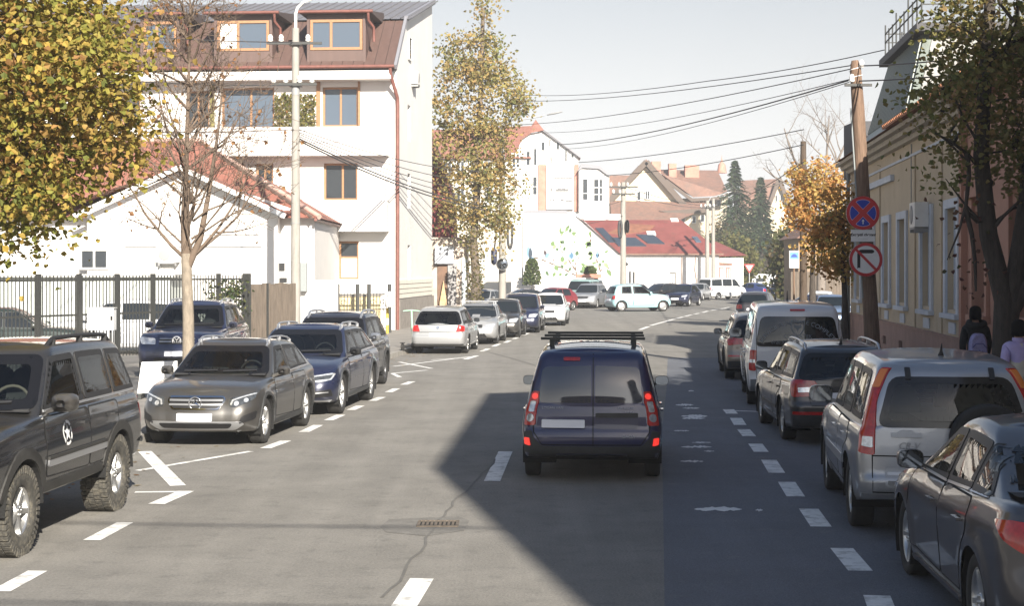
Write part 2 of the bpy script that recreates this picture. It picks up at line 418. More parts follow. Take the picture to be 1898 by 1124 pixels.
def car_shell(p, hi):
    q = dict(BASE); q.update(p); p.update(q)
    wb, xf = p['wb'], p['wb']/2+p['fo']; xr = xf-p['L']; hw = p['W']/2
    p['xf'], p['xr'], p['hw'] = xf, xr, hw
    m = 2 if hi else 1
    n = (4*m, 6*m, 40*m if hi else 44, 5*m, 4*m); ns = 9*m+1
    k = (p['bowf'], p['bowr'], p['rf'], p['rfx'], p['rr'], p['rrx'], p['tf'], p['tr'])
    top = p['top']; zs = p['zs']
    def zbot(x):
        a = max(0, (x-(wb/2+.25))/max(.1, xf-wb/2-.25)); b = max(0, (-(wb/2+.25)-x)/max(.1, -xr-wb/2-.25))
        return zs+p['rise']*(a**1.3)*.7+p['rise']*(b**1.3)
    mb = MB(); levels = []
    for i in range(ns+1):
        s = i/ns
        o = outline(xr+ps(p['rprof'], s), xf-ps(p['fprof'], s), hw*ps(p['side'], s), k, n)
        lv = []
        for x, y in o:
            zb = zbot(x); zt = ps(top, x); z = zb+s*(zt-zb)
            if p['flare']:
                for cx in (-wb/2, wb/2):
                    R_ = p['r']*p['arch']; dd = math.hypot(x-cx, z-p['r'])
                    if y > .7*hw and dd < R_+.14: y += p['flare']*min(1, max(0, (R_+.14-dd)/.09))
            lv.append((x, y, z))
        levels.append(lv)
    loft(levels, lambda x: p['hoodcrown'], 6*m, mb, True)
    allv = list(mb.v); allf = list(mb.f)
    # wheel arches
    R_ = p['r']*p['arch']; kill = set(); vk = {}
    for fi, f in enumerate(mb.f):
        c = sum((Vector(mb.v[q]) for q in f), Vector())/len(f)
        for cx in (-wb/2, wb/2):
            if abs(c.y) > .45*hw and math.hypot(c.x-cx, c.z-p['r']) < R_: kill.add(fi)
    used_k = {q for fi in kill for q in mb.f[fi]}; keep = [f for fi, f in enumerate(mb.f) if fi not in kill]
    used = {q for f in keep for q in f}
    for q in used_k & used:
        x, y, z = mb.v[q]
        cx = min((-wb/2, wb/2), key=lambda c: abs(x-c)); dd = math.hypot(x-cx, z-p['r'])
        if dd > 1e-4 and abs(y) > .6*hw: mb.v[q] = (cx+(x-cx)*R_/dd, y, p['r']+(z-p['r'])*R_/dd)
    mb.f = keep; mb.sm = [True]*len(keep)
    # cabin
    c = p['cab']; xb0, xt0, xt1, xb1 = c; cl = []; nt_ = 8*m+4
    nn = (4*m, 4*m, 20*m, 4*m, 4*m)
    rise_t = [0, .15, .3, .45, .6, .74, .84, .90, .94, .965, .98, .99, .997, 1] if not hi else \
             [0, .08, .16, .24, .32, .4, .48, .56, .64, .72, .79, .85, .89, .92, .945, .962, .975, .985, .992, .997, 1]
    def cpt(t):
        rr = 0
        if t > .86: u = (t-.86)/.14; rr = 1-math.sqrt(max(0, 1-u*u))
        f0 = lerp(xb0, xt0, t**p.get('rpow', 1.0))-p['bulge']*math.sin(math.pi*t)*p.get('rb', 1)
        f1 = lerp(xb1, xt1, t)+p['bulge']*math.sin(math.pi*t)
        h = lerp(p['hb'], p['ht'], t**1.15)*hw-rr*.075
        return f0+rr*.10, f1-rr*.12, h
    for t in rise_t:
        f0, f1, h = cpt(t); r0 = p['ccr']
        o = outline(f0, f1, h, (p['cbow'], p['cbowr'], r0, r0*.8, r0, r0*.7, .03, .04), nn)
        lv = []
        for x, y in o:
            zb = ps(top, x)-.03; zt = ps(p['roof'], x); lv.append((x, y, zb+t*(zt-zb)))
        cl.append(lv)
    cb = MB(); loft(cl, lambda x: p['crown'], 6*m, cb)
    bv = [Vector(q) for q in allv]+[Vector(q) for q in cb.v]; o = len(allv)
    bvh = BVHTree.FromPolygons(bv, allf+[tuple(i+o for i in f) for f in cb.f])
    p['ncab'] = len(mb.f); mb.add(cb.v, cb.f, None, True)
    p['zt'] = lambda x, t: (ps(top, x)-.03)+t*(ps(p['roof'], x)-ps(top, x)+.03)
    p['cpt'] = cpt; p['bvh'] = bvh
    return mb

def liner_mesh(p, cx, sy):
    mb = MB(); R_ = p['r']*p['arch']*1.0; y0 = sy*(p['hw']*.985); y1 = sy*(p['hw']-.42); n = 18; zc = p['r']
    a0 = math.asin(max(-1, min(1, (p['zs']+.0-zc)/R_)))-.15
    an = [a0+(math.pi-2*a0)*i/n for i in range(n+1)]
    vs = [(cx+R_*math.cos(a), y, zc+R_*math.sin(a)) for y in (y0, y1) for a in an]
    fs = [(i, i+1, i+n+2, i+n+1) for i in range(n)]+[tuple(range(n+1, 2*n+2))]
    return mb.add(vs, fs)

WHEELS = {}
def wheel_meshes(r, tw, style, spokes, rim_fr, knobby=False):
    key = (round(r, 3), tw, style, spokes, rim_fr, knobby)
    if key in WHEELS: return WHEELS[key]
    M = Matrix.Rotation(R(-90), 4, 'X')        # lathe axis z -> +y (outer face)
    rr = r*rim_fr; h = tw/2; t = MB()
    t.lathe([(rr*.97, -h*.8), (rr*1.06, -h*.98), (r*.93, -h), (r*.985, -h*.86), (r, -h*.6), (r, h*.6), (r*.985, h*.86), (r*.93, h), (rr*1.06, h*.98), (rr*.97, h*.8)], 40, M)
    if knobby:
        rnd = random.Random(3); nb = 44
        for k in range(nb):
            for j, (c0, c1) in enumerate(((-1.0, -.62), (-.54, -.12), (-.06, .40), (.48, 1.0))):
                a = 2*math.pi*(k+(.5 if j % 2 else 0)+rnd.uniform(-.1, .1))/nb; da = .36*2*math.pi/nb
                edge = j in (0, 3)
                for_r = r+.011
                q = []
                for rad in (r*.97, for_r):
                    for hh in (c0*h, c1*h):
                        for aa in (a-da, a+da): q.append(M @ Vector((rad*math.cos(aa), rad*math.sin(aa), hh)))
                t.add(q, [(4, 5, 7, 6), (0, 1, 5, 4), (2, 6, 7, 3), (0, 4, 6, 2), (1, 3, 7, 5)])
                if edge:
                    s_ = 1 if j == 3 else -1; q = []
                    for rad in (r*.84, for_r):
                        for hh in (s_*h*.9, s_*h*1.035):
                            for aa in (a-da*.8, a+da*.8): q.append(M @ Vector((rad*math.cos(aa), rad*math.sin(aa), hh)))
                    t.add(q, [(4, 5, 7, 6), (0, 1, 5, 4), (2, 6, 7, 3), (0, 4, 6, 2), (1, 3, 7, 5), (0, 2, 3, 1)])
    tm = t.mesh('tyre', MATS['tyre_mud' if knobby else 'tyre'])
    b = MB(); ho = h*.82
    b.lathe([(rr, ho*.4), (rr*.99, ho), (rr*.94, ho*1.02), (rr*.90, ho*.8), (rr*.88, -ho)], 40, M)
    b.lathe([(rr*.9, ho*.05), (.001, ho*.05)], 24, M)
    nb_ = len(b.f)
    if style == 'cap':                            # steel wheel under a flat plastic trim
        b.lathe([(rr*.95, ho*.9), (rr*.7, ho*1.06), (rr*.3, ho*1.1), (.001, ho*1.1)], 32, M)
        for k in range(8):
            a = 2*math.pi*k/8; c, s_ = math.cos(a), math.sin(a)
            b.bar(M @ Vector((rr*.5*c, rr*.5*s_, ho*1.09)), M @ Vector((rr*.8*c, rr*.8*s_, ho*1.03)), .02, .02, up=(0, 1, 0))
    else:
        b.lathe([(rr*.24, ho*.3), (rr*.24, ho*.86), (rr*.17, ho*.95), (.001, ho*.96)], 20, M)
        for k in range(spokes):
            for dd in ((-.13, .13) if style == 'twin' else (0,)):
                a = 2*math.pi*k/spokes; w0 = rr*(.30 if style == 'star' else .15 if style == 'twin' else .22); w1 = w0*(.75 if style == 'star' else .9)
                q = []
                for rad, w_, z_ in ((rr*.15, w0*1.15, ho*.84), (rr*.55, w0*.9, ho*.9), (rr*.95, w1*1.15, ho*.97)):
                    aa = a+dd*(rad/rr)
                    for zz in (z_-.05, z_):
                        for sg in (-1, 1):
                            tx, ty = -math.sin(aa)*sg*w_/2, math.cos(aa)*sg*w_/2
                            if zz == z_: tx, ty = tx*.75, ty*.75
                            q.append(M @ Vector((rad*math.cos(aa)+tx, rad*math.sin(aa)+ty, zz)))
                f = []
                for i in (0, 4):
                    f += [(i+2, i+3, i+7, i+6), (i, i+2, i+6, i+4), (i+1, i+5, i+7, i+3)]
                b.add(q, f)
        for k in range(5):
            a = 2*math.pi*k/5+.3; b.lathe([(.012, ho*.8), (.012, ho*.93), (.001, ho*.93)], 6, M @ Matrix.Translation((rr*.16*math.cos(a), rr*.16*math.sin(a), .01)))
    me = b.mesh('rim', [MATS['alloy'] if style != 'dark' else MATS['alloy_dark'], MATS['well']])
    for pg in me.polygons:
        if nb_-24 <= pg.index < nb_: pg.material_index = 1
    WHEELS[key] = (tm, me)
    return WHEELS[key]

def mirror_mesh(sy, sz=1.0):
    """door mirror: shell open to the rear, on a stalk; local origin at its foot on the door"""
    mb = MB(); n = 14; prof = [(.10, .35), (.075, .75), (.03, .95), (-.03, 1.0), (-.07, .97)]
    vs = []; fs = []
    for dx, f in prof:
        for k in range(n):
            a = 2*math.pi*k/n; c, s_ = math.cos(a), math.sin(a)
            y = .115*f*math.copysign(abs(c)**.6, c); z = .085*f*math.copysign(abs(s_)**.6, s_)
            vs.append((dx*sz, sy*(.15+y)*sz, (.09+z)*sz))
    m = len(prof)
    for i in range(m-1):
        for k in range(n): fs.append((i*n+k, i*n+(k+1) % n, (i+1)*n+(k+1) % n, (i+1)*n+k))
    fs.append(tuple(range(n)))
    mb.add(vs, fs, None, True)
    mb.bar((0.02, -sy*.03, .0), (0.01, sy*.1, .05), .07, .035)
    gl = MB(); gl.add([((-.066)*sz, (sy*(.15+.108*math.copysign(abs(math.cos(2*math.pi*k/n))**.6, math.cos(2*math.pi*k/n))))*sz,
                        (.09+.078*math.copysign(abs(math.sin(2*math.pi*k/n))**.6, math.sin(2*math.pi*k/n)))*sz) for k in range(n)], [tuple(range(n))])
    return mb, gl

def car(p, name, label, cat, paintm, hi=True, group=None):
    """build a vehicle at the origin, nose along +x"""
    p = dict(p); root = thing(name, label, cat, group=group)
    mb = car_shell(p, hi); bv = p['bvh']; hw = p['hw']; xf, xr, wb, r = p['xf'], p['xr'], p['wb'], p['r']
    cell = .055 if hi else .10
    see = hi and not p.get('opaque'); cuts = []
    body_o = None
    G_, BL = MATS['car_glass'], MATS['plastic']; FT = MATS['frit']
    if see: G_ = MATS['clear_glass']
    zt = p['zt']; cpt = p['cpt']
    def cabx(x, t): return zt(x, t)
    # windscreen and rear glass: in (y,z) with a black border band beneath
    t0, t1 = p.get('wst', (.17, .86))
    def frontglass(axis, name, t0, t1, mg, rad, par=root):
        poly = []
        for t, sgn in ((t0, -1), (t0, 1), (t1, 1), (t1, -1)):
            f0, f1, h = cpt(t); x = f1 if axis == 'F' else f0
            poly.append((sgn*(h-mg-p.get('gin', 0)*(t)), zt(x, t)))
        pg = rpoly(poly, rad)
        o = obj(name, proj(bv, axis, pg, .006, cell), G_, par); cuts.append((axis, pg))
        return o, poly
    def seal(axis, poly, out, inn, rad, par, m):
        """black band round a pane"""
        a = rpoly(grow(poly, out), rad+out)
        if see: b = rpoly(grow(poly, -inn), max(.01, rad-.01)); a = a+[a[0]]+[b[0]]+b[::-1]
        obj('seal', proj(bv, axis, a, .0075 if see else .0025, cell, .01), m, par)
    fr, poly = frontglass('F', 'windscreen', t0, t1, .075, .07)
    seal('F', poly, .02, .07, .07, fr, FT)
    if hi:
        wi = MB()
        zz = poly[0][1]
        for y0, y1 in ((-.62, -.05), (.05, .62)):
            pr = proj(bv, 'F', line_poly([(y0*.95, zz+.03), (y1*.9, zz+.045)], .018), .02, .12); wi.add(pr.v, pr.f)
        obj('wiper', wi, BL, fr)
    if p.get('rearglass', True):
        q0, q1 = p.get('rgt', (.12, .84))
        bk, poly = frontglass('B', 'rear_window', q0, q1, p.get('rgm', .09), .09)
        seal('B', poly, .02, .045, .09, bk, FT)
    # side glass: list of (x at belt rear, x at belt front, x at top rear, x at top front)
    s0, s1 = p.get('sgt', (.13, .83))
    for sd in 'LR':
        doors = []
        for di, dp in enumerate(p.get('doors', ())):
            # dp: polygon of the door skin in (x,z)
            dm = MB(); proj(bv, sd, rpoly(dp, .05), .0035, cell, .004, dm); nf = len(dm.f)
            rim = line_poly(rpoly(dp, .05)+[rpoly(dp, .05)[0]], .013)
            rp = rpoly(dp, .05)+[rpoly(dp, .05)[0]]
            for a, b in zip(rp, rp[1:]):
                if math.dist(a, b) > .004: proj(bv, sd, line_poly([a, b], .013), .0042, .15, 0, dm)
            do = obj('door', dm, [paintm, MATS['gap']], root)
            for pg in do.data.polygons:
                if pg.index >= nf: pg.material_index = 1
            doors.append(do)
            if hi:
                hx = min(a[0] for a in dp)+.17; hz = p.get('hz', p['hbelt']-.10)
                h, n, _, _ = bv.ray_cast(AX[sd][1](hx, hz), AX[sd][0])
                if h:
                    sy = 1 if sd == 'L' else -1
                    hm = MB().bar(h+Vector((-.09, sy*.03, 0)), h+Vector((.09, sy*.034, 0)), .03, .022)
                    hm.bar(h+Vector((-.085, sy*.03, 0)), h+Vector((-.085, -sy*.01, 0)), .02).bar(h+Vector((.085, sy*.03, 0)), h+Vector((.085, -sy*.01, 0)), .02)
                    obj('handle', hm, MATS.get(p.get('handle', ''), paintm), do)
        for wi_, (a, b, c, d) in enumerate(p['wins']):
            poly = []
            for t, x in ((s0, a), (s0, b)): poly.append((x, zt(x, t)))
            for t in (s0+(s1-s0)*.5,): poly.append((lerp(b, d, .5)+p.get('acur', 0)*(.02 if wi_ == 0 else 0), zt(lerp(b, d, .5), t)))
            nn = 4
            for k in range(nn+1):
                x = lerp(d, c, k/nn); poly.append((x, zt(x, s1)))
            pg = rpoly(poly, p.get('wr', .035))
            tn = p.get('tint') if wi_ > 0 else None
            o = obj('side_window', proj(bv, sd, pg, .006, cell), MATS['clear_tint' if tn == 'glass_tint' and see else tn] if tn and not (see and tn == 'glass_light') else G_, root); cuts.append((sd, pg))
            seal(sd, poly, .014, .042, p.get('wr', .035), o, MATS.get(p.get('dlo', 'plastic')) if not see else BL)
            if see and p.get('dlo'): obj('trim_strip', proj(bv, sd, line_poly([(a, zt(a, s0-.012)), (b, zt(b, s0-.012))], .018), .011, .2), MATS[p['dlo']], o)
    if see:
        # openings in the shell behind the panes, and what is seen through them
        def inside(pt, pl_):
            c = False; x, y = pt
            for i in range(len(pl_)):
                (x0, y0), (x1, y1) = pl_[i-1], pl_[i]
                if (y0 > y) != (y1 > y) and x < (x1-x0)*(y-y0)/(y1-y0)+x0: c = not c
            return c
        P3 = {'F': lambda v: (v[1], v[2]), 'B': lambda v: (v[1], v[2]), 'L': lambda v: (v[0], v[2]), 'R': lambda v: (v[0], v[2])}
        kf = []; xm = (p['cab'][0]+p['cab'][3])/2
        for f in mb.f[p['ncab']:]:
            c = sum((Vector(mb.v[q]) for q in f), Vector())/len(f); n_ = (Vector(mb.v[f[1]])-Vector(mb.v[f[0]])).cross(Vector(mb.v[f[2]])-Vector(mb.v[f[0]])); drop = False
            for ax_, pg in cuts:
                if (ax_ == 'F' and c.x < xm) or (ax_ == 'B' and c.x > xm) or (ax_ == 'L' and c.y < .3*hw) or (ax_ == 'R' and c.y > -.3*hw): continue
                k_ = abs(n_.normalized().dot(AX[ax_][0])) if n_.length > 1e-9 else 0
                if k_ > .3 and all(inside(P3[ax_](mb.v[q]), pg) for q in f): drop = True; break
            if not drop: kf.append(f)
        mb.f = mb.f[:p['ncab']]+kf; mb.sm = [True]*len(mb.f)
        fl = MB(); xs_ = [lerp(p['cab'][0]+.12, p['cab'][3]-.1, k/8) for k in range(9)]
        for a, b in zip(xs_, xs_[1:]):
            za, zb_ = ps(p['top'], a)+.045, ps(p['top'], b)+.045; w_ = hw*p['hb']-.1; fl.quad((a, -w_, za), (b, -w_, zb_), (b, w_, zb_), (a, w_, za))
        obj('parcel_floor', fl, MATS['cabin_dark'], root)
        x_s = p.get('seatx', p['wins'][0][0]+.12)
        for sx_, hs_ in ((x_s, 1.0), (x_s-.85, .86)):
            if sx_ < p['cab'][0]+.35: continue
            for y_ in (-.36, .36):
                zb0 = ps(p['top'], sx_); H_ = (ps(p['roof'], sx_)-zb0)
                sm_ = MB(); w_ = .23
                for (dx0, z0, w0), (dx1, z1, w1) in zip(((0, .0, w_), (-.05, .16, w_*.95), (-.08, .24*H_/.45, w_*.72)), ((-.05, .16, w_*.95), (-.08, .24*H_/.45, w_*.72), (-.09, .27*H_/.45, w_*.5))):
                    vs_ = [(sx_+dx+e, y_+s_*ww, zb0+z*hs_) for dx, z, ww in ((dx0, z0, w0), (dx1, z1, w1)) for e, s_ in ((.06, -1), (.06, 1), (-.07, 1), (-.07, -1))]
                    sm_.add(vs_, [(0, 1, 5, 4), (1, 2, 6, 5), (2, 3, 7, 6), (3, 0, 4, 7), (4, 5, 6, 7)])
                zh = zb0+.27*H_/.45*hs_; sm_.lathe([(.001, -.02), (.11, 0), (.13, .06), (.12, .12), (.07, .155), (.001, .16)], 10, Matrix.Translation((sx_-.09, y_, zh)) @ Matrix.Diagonal((.45, 1, 1, 1)))
                obj('seat', sm_, MATS[p.get('trim', 'cabin_seat')], root)
        xd = p['cab'][3]; zd = ps(p['top'], xd-.4)
        dsh = MB().prism([(xd-.62, zd+.02), (xd-.58, zd+.09), (xd-.40, zd+.10), (xd-.16, zd+.05), (xd-.16, zd)], -hw*p['hb']+.12, hw*p['hb']-.12); obj('dashboard', dsh, MATS['cabin_dark'], root)
        wc = Vector((xd-.72, .36, zd+.05)); sw = MB().tube([wc+Vector((-.06*math.sin(a), .185*math.cos(a), .175*math.sin(a))) for a in [2*math.pi*k/20 for k in range(21)]], .016, 6, False).bar(wc+Vector((0, -.18, 0)), wc+Vector((0, .18, 0)), .05, .03); obj('steering_wheel', sw, MATS[p.get('wheelmat', 'cabin_seat')], root)
    body_o = obj('body', mb, paintm, root)
    # wheels
    tm, rm = wheel_meshes(r, p['tw'], p.get('rim', 'spoke'), p.get('spokes', 5), p.get('rimf', .66), p.get('knobby', False))
    for cx in (wb/2, -wb/2):
        for sy in (1, -1):
            obj('wheel_arch', liner_mesh(p, cx, sy), MATS['well'], root)
            wl = empty('wheel', (cx, sy*(hw*p.get('track', .965)-p['tw']/2), r), 0 if sy > 0 else math.pi, root)
            if p.get('steer') and cx > 0: wl.rotation_euler.z += p['steer']
            a = obj('tyre', tm, None, wl); b = obj('rim', rm, None, wl); b.rotation_euler = (0, random.uniform(0, 6), 0)
    ub = MB().box(xr+.35, xf-.4, -hw+.42, hw-.42, p['zs']+.0, p['zs']+.16); obj('underbody', ub, MATS['well'], root)
    # patches: (name, axis, polygon, material, offset, round, mirrored, opts)
    last = root
    for e in p.get('patch', ()):
        nm, ax, poly, mt, off, rd = e[:6]; o_ = e[6] if len(e) > 6 else {}
        mts = paintm if mt == 'paint' else MATS[mt]
        sides = []
        if ax in ('Bd', 'Fd'): sides = [(diag(p, ax[0], 1), poly), (diag(p, ax[0], -1), poly)]
        elif ax in 'LR': sides = [('L', poly), ('R', poly)]
        elif o_.get('mir'): sides = [(ax, poly), (ax, [(-a, b) if ax in 'FB' else (a, -b) for a, b in poly])]
        else: sides = [(ax, poly)]
        if o_.get('one'): sides = sides[:1]
        for ax_, pp in sides:
            par = root
            if o_.get('sub'):
                cs = [c for c in root.children if c.name.split('.')[0] == o_['sub']]
                if cs:
                    par = cs[-1] if len(sides) == 1 or len(cs) < 2 else cs[-2 if (ax_, pp) == sides[0] else -1]
            o = obj(nm, proj(bv, ax_, rpoly(pp, rd) if rd else pp, off, o_.get('cell', .035 if hi and ('light' in nm or 'lamp' in nm) else cell), o_.get('skirt', .012)), mts, par)
            if o_.get('label'): o['label'] = o_['label']
    # mirrors
    if p.get('mirror'):
        mx, mz, ms = p['mirror']
        for sd, sy in (('L', 1), ('R', -1)):
            h, n, _, _ = bv.ray_cast(AX[sd][1](mx, mz), AX[sd][0])
            if h:
                a, g = mirror_mesh(sy, ms); o = obj('wing_mirror', a, MATS[p['mirmat']] if p.get('mirmat') else paintm, root, loc=h)
                obj('mirror_glass', g, MATS['mirror'], o)
    # roof rails
    if p.get('rails'):
        x0, x1, yf, mt, rad = p['rails']
        for sy in (1, -1):
            pts = []; feet = MB()
            for i in range(13):
                x = lerp(x0, x1, i/12); y = sy*yf*hw
                h, n, _, _ = bv.ray_cast(Vector((x, y, 4)), Vector((0, 0, -1)))
                lift = .055 if 0 < i < 12 else .0
                pts.append(h+Vector((0, 0, lift)))
                if i in (1, 6, 11): feet.bar(h-Vector((0, 0, .01)), h+Vector((0, 0, .05)), .06, .03)
            rmb = MB().tube(pts, rad, 8); rmb.add(feet.v, feet.f)
            obj('roof_rail', rmb, MATS[mt], root)
    if p.get('antenna'):
        ax_, hgt = p['antenna']; h, n, _, _ = bv.ray_cast(Vector((ax_, 0, 4)), Vector((0, 0, -1)))
        obj('antenna', MB().tube([h, h+Vector((-.02, 0, .04)), h+Vector((-.10*hgt/.2, 0, hgt))], [.03, .015, .004], 8), BL, root)
    return root, p

def place(root, p, near, far, side, s=None):
    """set a car on the road: ground contacts of the two wheels on one side (front, rear) as points"""
    f, b = Vector(near), Vector(far); d = (f-b); d.z = 0
    L_ = d.length; sc = s or L_/p['wb']; d.normalize()
    n = Vector((-d.y, d.x, 0))               # car's left
    off = (p['hw']*.965-p['tw']*.15)*sc
    c = (f+b)/2-n*off*(1 if side == 'L' else -1)
    root.location = (c.x, c.y, c.z); root.rotation_euler = (0, 0, math.atan2(d.y, d.x)); root.scale = (sc, sc, sc)
    return sc
# ------------------------------------------------------------------ shared car materials
mat('tyre', (.022, .021, .02), .85, var=.25, vscale=30)
mat('tyre_mud', (.055, .052, .045), .9, var=.4, vscale=25, bump=.4, bscale=60, dirt=(.15, .135, .105, .47, .7), dscale=18)
mat('alloy', (.55, .55, .54), .33, .85, var=.12, vscale=12)
mat('alloy_dark', (.10, .10, .105), .4, .6)
mat('well', (.008, .008, .008), .95)
mat('plastic', (.018, .018, .019), .55, var=.15, vscale=14)
mat('cladding', (.035, .036, .037), .7, var=.2, vscale=9, bump=.1, bscale=120)
mat('gap', (.004, .004, .004), .9); mat('frit', (.007, .007, .008), .12)
mat('car_glass', (.010, .013, .015), .025, spec=.6, coat=.25)
window_glass('clear_glass', (.42, .46, .45)); window_glass('clear_tint', (.10, .11, .11))
mat('cabin_dark', (.022, .022, .023), .8); mat('cabin_seat', (.06, .06, .062), .85, var=.15, vscale=8); mat('cabin_beige', (.26, .23, .19), .8)
mat('glass_light', (.035, .045, .045), .03, spec=.7, coat=.6)
mat('glass_tint', (.006, .006, .007), .03, spec=.7, coat=.6)
mat('mirror', (.26, .29, .33), .05, 1)
mat('chrome', (.78, .78, .78), .12, 1)
mat('satin', (.52, .53, .55), .35, .8)
mat('lamp_red', (.42, .010, .008), .12, coat=1, var=.3, vscale=22)
mat('lamp_redlit', (.5, .02, .015), .2, coat=1, emit=(1, .05, .035), estr=.32)
mat('lamp_clear', (.62, .63, .64), .08, .6, coat=1, var=.35, vscale=26)
mat('lamp_dark', (.06, .065, .07), .06, .3, coat=1, var=.5, vscale=20)
mat('lamp_amber', (.7, .20, .03), .12, coat=1)
mat('plate', (.72, .73, .76), .45)
mat('grille', (.012, .012, .013), .45)
mat('white_paint', (.80, .80, .79), .6)
mat('lettering', (.36, .37, .40), .6)

def arch(cx, r, a, b, z0):
    """band round a wheel arch, in side view"""
    A0 = math.asin(max(-1, min(1, (z0-r)/a))); n = 12; out = []
    for k in range(n+1):
        t = A0+(math.pi-2*A0)*k/n; out.append((cx+b*math.cos(t), r+b*math.sin(t)))
    for k in range(n+1):
        t = A0+(math.pi-2*A0)*(1-k/n); out.append((cx+a*math.cos(t), r+a*math.sin(t)))
    return out
def rect(x0, x1, z0, z1): return [(x0, z0), (x1, z0), (x1, z1), (x0, z1)]
def circ(cx, cz, r, n=20, ry=None): return [(cx+r*math.cos(2*math.pi*k/n), cz+(ry or r)*math.sin(2*math.pi*k/n)) for k in range(n)]
MIR = {'mir': 1}
def claddings(p, z1, extra=.05, m='cladding'):
    """dark plastic sills and arch bands of a crossover"""
    r = p['r']; h = p['wb']/2; R_ = r*p.get('arch', 1.13); zs = p['zs']
    return [('arch_trim', 'L', arch(s*h, r, R_+.004, R_+extra, zs+.05), m, .016, 0) for s in (1, -1)]+\
           [('sill_trim', 'L', [(-h+R_+.02, zs+.02), (h-R_-.02, zs+.02), (h-R_-.04, z1), (-h+R_+.04, z1)], m, .012, .02)]
def doors4(p, xa, xb, xc, z0, zt_, sl=.02):
    """front and rear door skins: hinge line xa, post xb, rear edge xc"""
    r = p['r']; h = p['wb']/2; R_ = r*p.get('arch', 1.13)+.09
    def zc(x): return zt_ if not isinstance(zt_, tuple) else lerp(zt_[0], zt_[1], (xa-x)/(xa-xc))
    rear = [(xb-.012, z0), (xb-.012, zc(xb)), (xc, zc(xc))]
    n = 5; a0 = math.acos(max(-1, min(1, (xc+h)/R_))); a1 = math.asin(max(-1, min(1, (z0-r)/R_)))
    if xc < -h+R_:
        for k in range(n+1):
            t = lerp(min(a0, 1.5), a1, k/n); rear.append((-h+R_*math.cos(t), r+R_*math.sin(t)))
    else: rear.append((xc, z0))
    return [[(xa, z0+.03), (xa+.03, zc(xa)-.1), (xa-.02, zc(xa)), (xb+.012, zc(xb)), (xb+.012, z0)], rear]

T = {}
p = T['jeep'] = dict(wheelmat='cabin_beige', L=4.55, W=1.85, wb=2.69, fo=.90, r=.395, tw=.27, zs=.47, rise=.05, arch=1.16, flare=0, rimf=.56, rim='star', spokes=5, knobby=True,
    top=[(-2.31, 1.20), (-.5, 1.21), (.5, 1.20), (.98, 1.18), (1.6, 1.14), (2.24, 1.05)],
    roof=[(-2.3, 1.74), (-1.6, 1.79), (-.6, 1.81), (.2, 1.80), (.6, 1.76)], cab=(-2.24, -1.98, .22, .98), hb=.935, ht=.76, bulge=.02, ccr=.15,
    rf=.25, rfx=.24, bowf=.10, rr=.18, rrx=.14,
    fprof=[(0, .06), (.2, 0), (.5, 0), (.62, .04), (.9, .06), (1, .12)],
    wins=[(-.34, .70, -.34, .20), (-1.26, -.44, -1.24, -.44), (-2.06, -1.36, -1.86, -1.34)], tint='glass_tint', hbelt=1.12, hz=1.05, handle='plastic',
    mirror=(.60, 1.20, 1.05), rails=(-1.9, 0, .66, 'plastic', .022))
p['doors'] = doors4(p, .80, -.39, -1.32, .60, 1.175)
p['patch'] = claddings(p, .58, .10, 'jeep_flare')+[
    ('moulding', 'L', line_poly([(-.86, .765), (.80, .765)], .085), 'satin', .022, .02), ('moulding_strip', 'L', line_poly([(-.86, .80), (.80, .80)], .03), 'jeep_flare', .026, 0),
    ('chrome_strip', 'L', line_poly([(-2.05, 1.235), (-.4, 1.235), (.7, 1.225)], .022), 'satin', .010, 0),
    ('headlight', 'F', rpoly(rect(.50, .80, .86, 1.02), .03), 'lamp_clear', .008, 0, MIR), ('grille', 'F', rect(-.42, .42, .82, 1.03), 'grille', .006, .03),
    ('bumper', 'F', rect(-.88, .88, .50, .72), 'cladding', .03, .04), ('tail_light', 'B', rect(.70, .88, .85, 1.15), 'lamp_red', .008, .03, MIR),
    ('bumper', 'B', rect(-.88, .88, .50, .70), 'cladding', .03, .04)]

p = T['gla'] = dict(rise=.02, L=4.42, W=1.80, wb=2.70, fo=.86, r=.345, tw=.225, zs=.23, rim='spoke', spokes=5,
    top=[(-2.2, 1.02), (-1.2, 1.0), (0, .965), (.7, .965), (1.0, .955), (1.7, .88), (2.0, .81), (2.21, .73)],
    roof=[(-2.0, 1.34), (-1.5, 1.42), (-.8, 1.485), (-.2, 1.50), (.3, 1.47), (.6, 1.42)], cab=(-2.08, -1.45, .10, 1.02), hb=.93, ht=.70, bulge=.05, rf=.42, rfx=.46, bowf=.20,
    wins=[(-.28, .60, -.30, .08), (-1.02, -.36, -1.02, -.38), (-1.62, -1.07, -1.36, -1.07)], hbelt=.93, hz=.83, mirror=(.56, .98, 0.84), wr=.03, dlo='satin',
    rails=(-1.5, .15, .62, 'satin', .016))
p['doors'] = doors4(p, .82, -.33, -1.20, .34, .955)
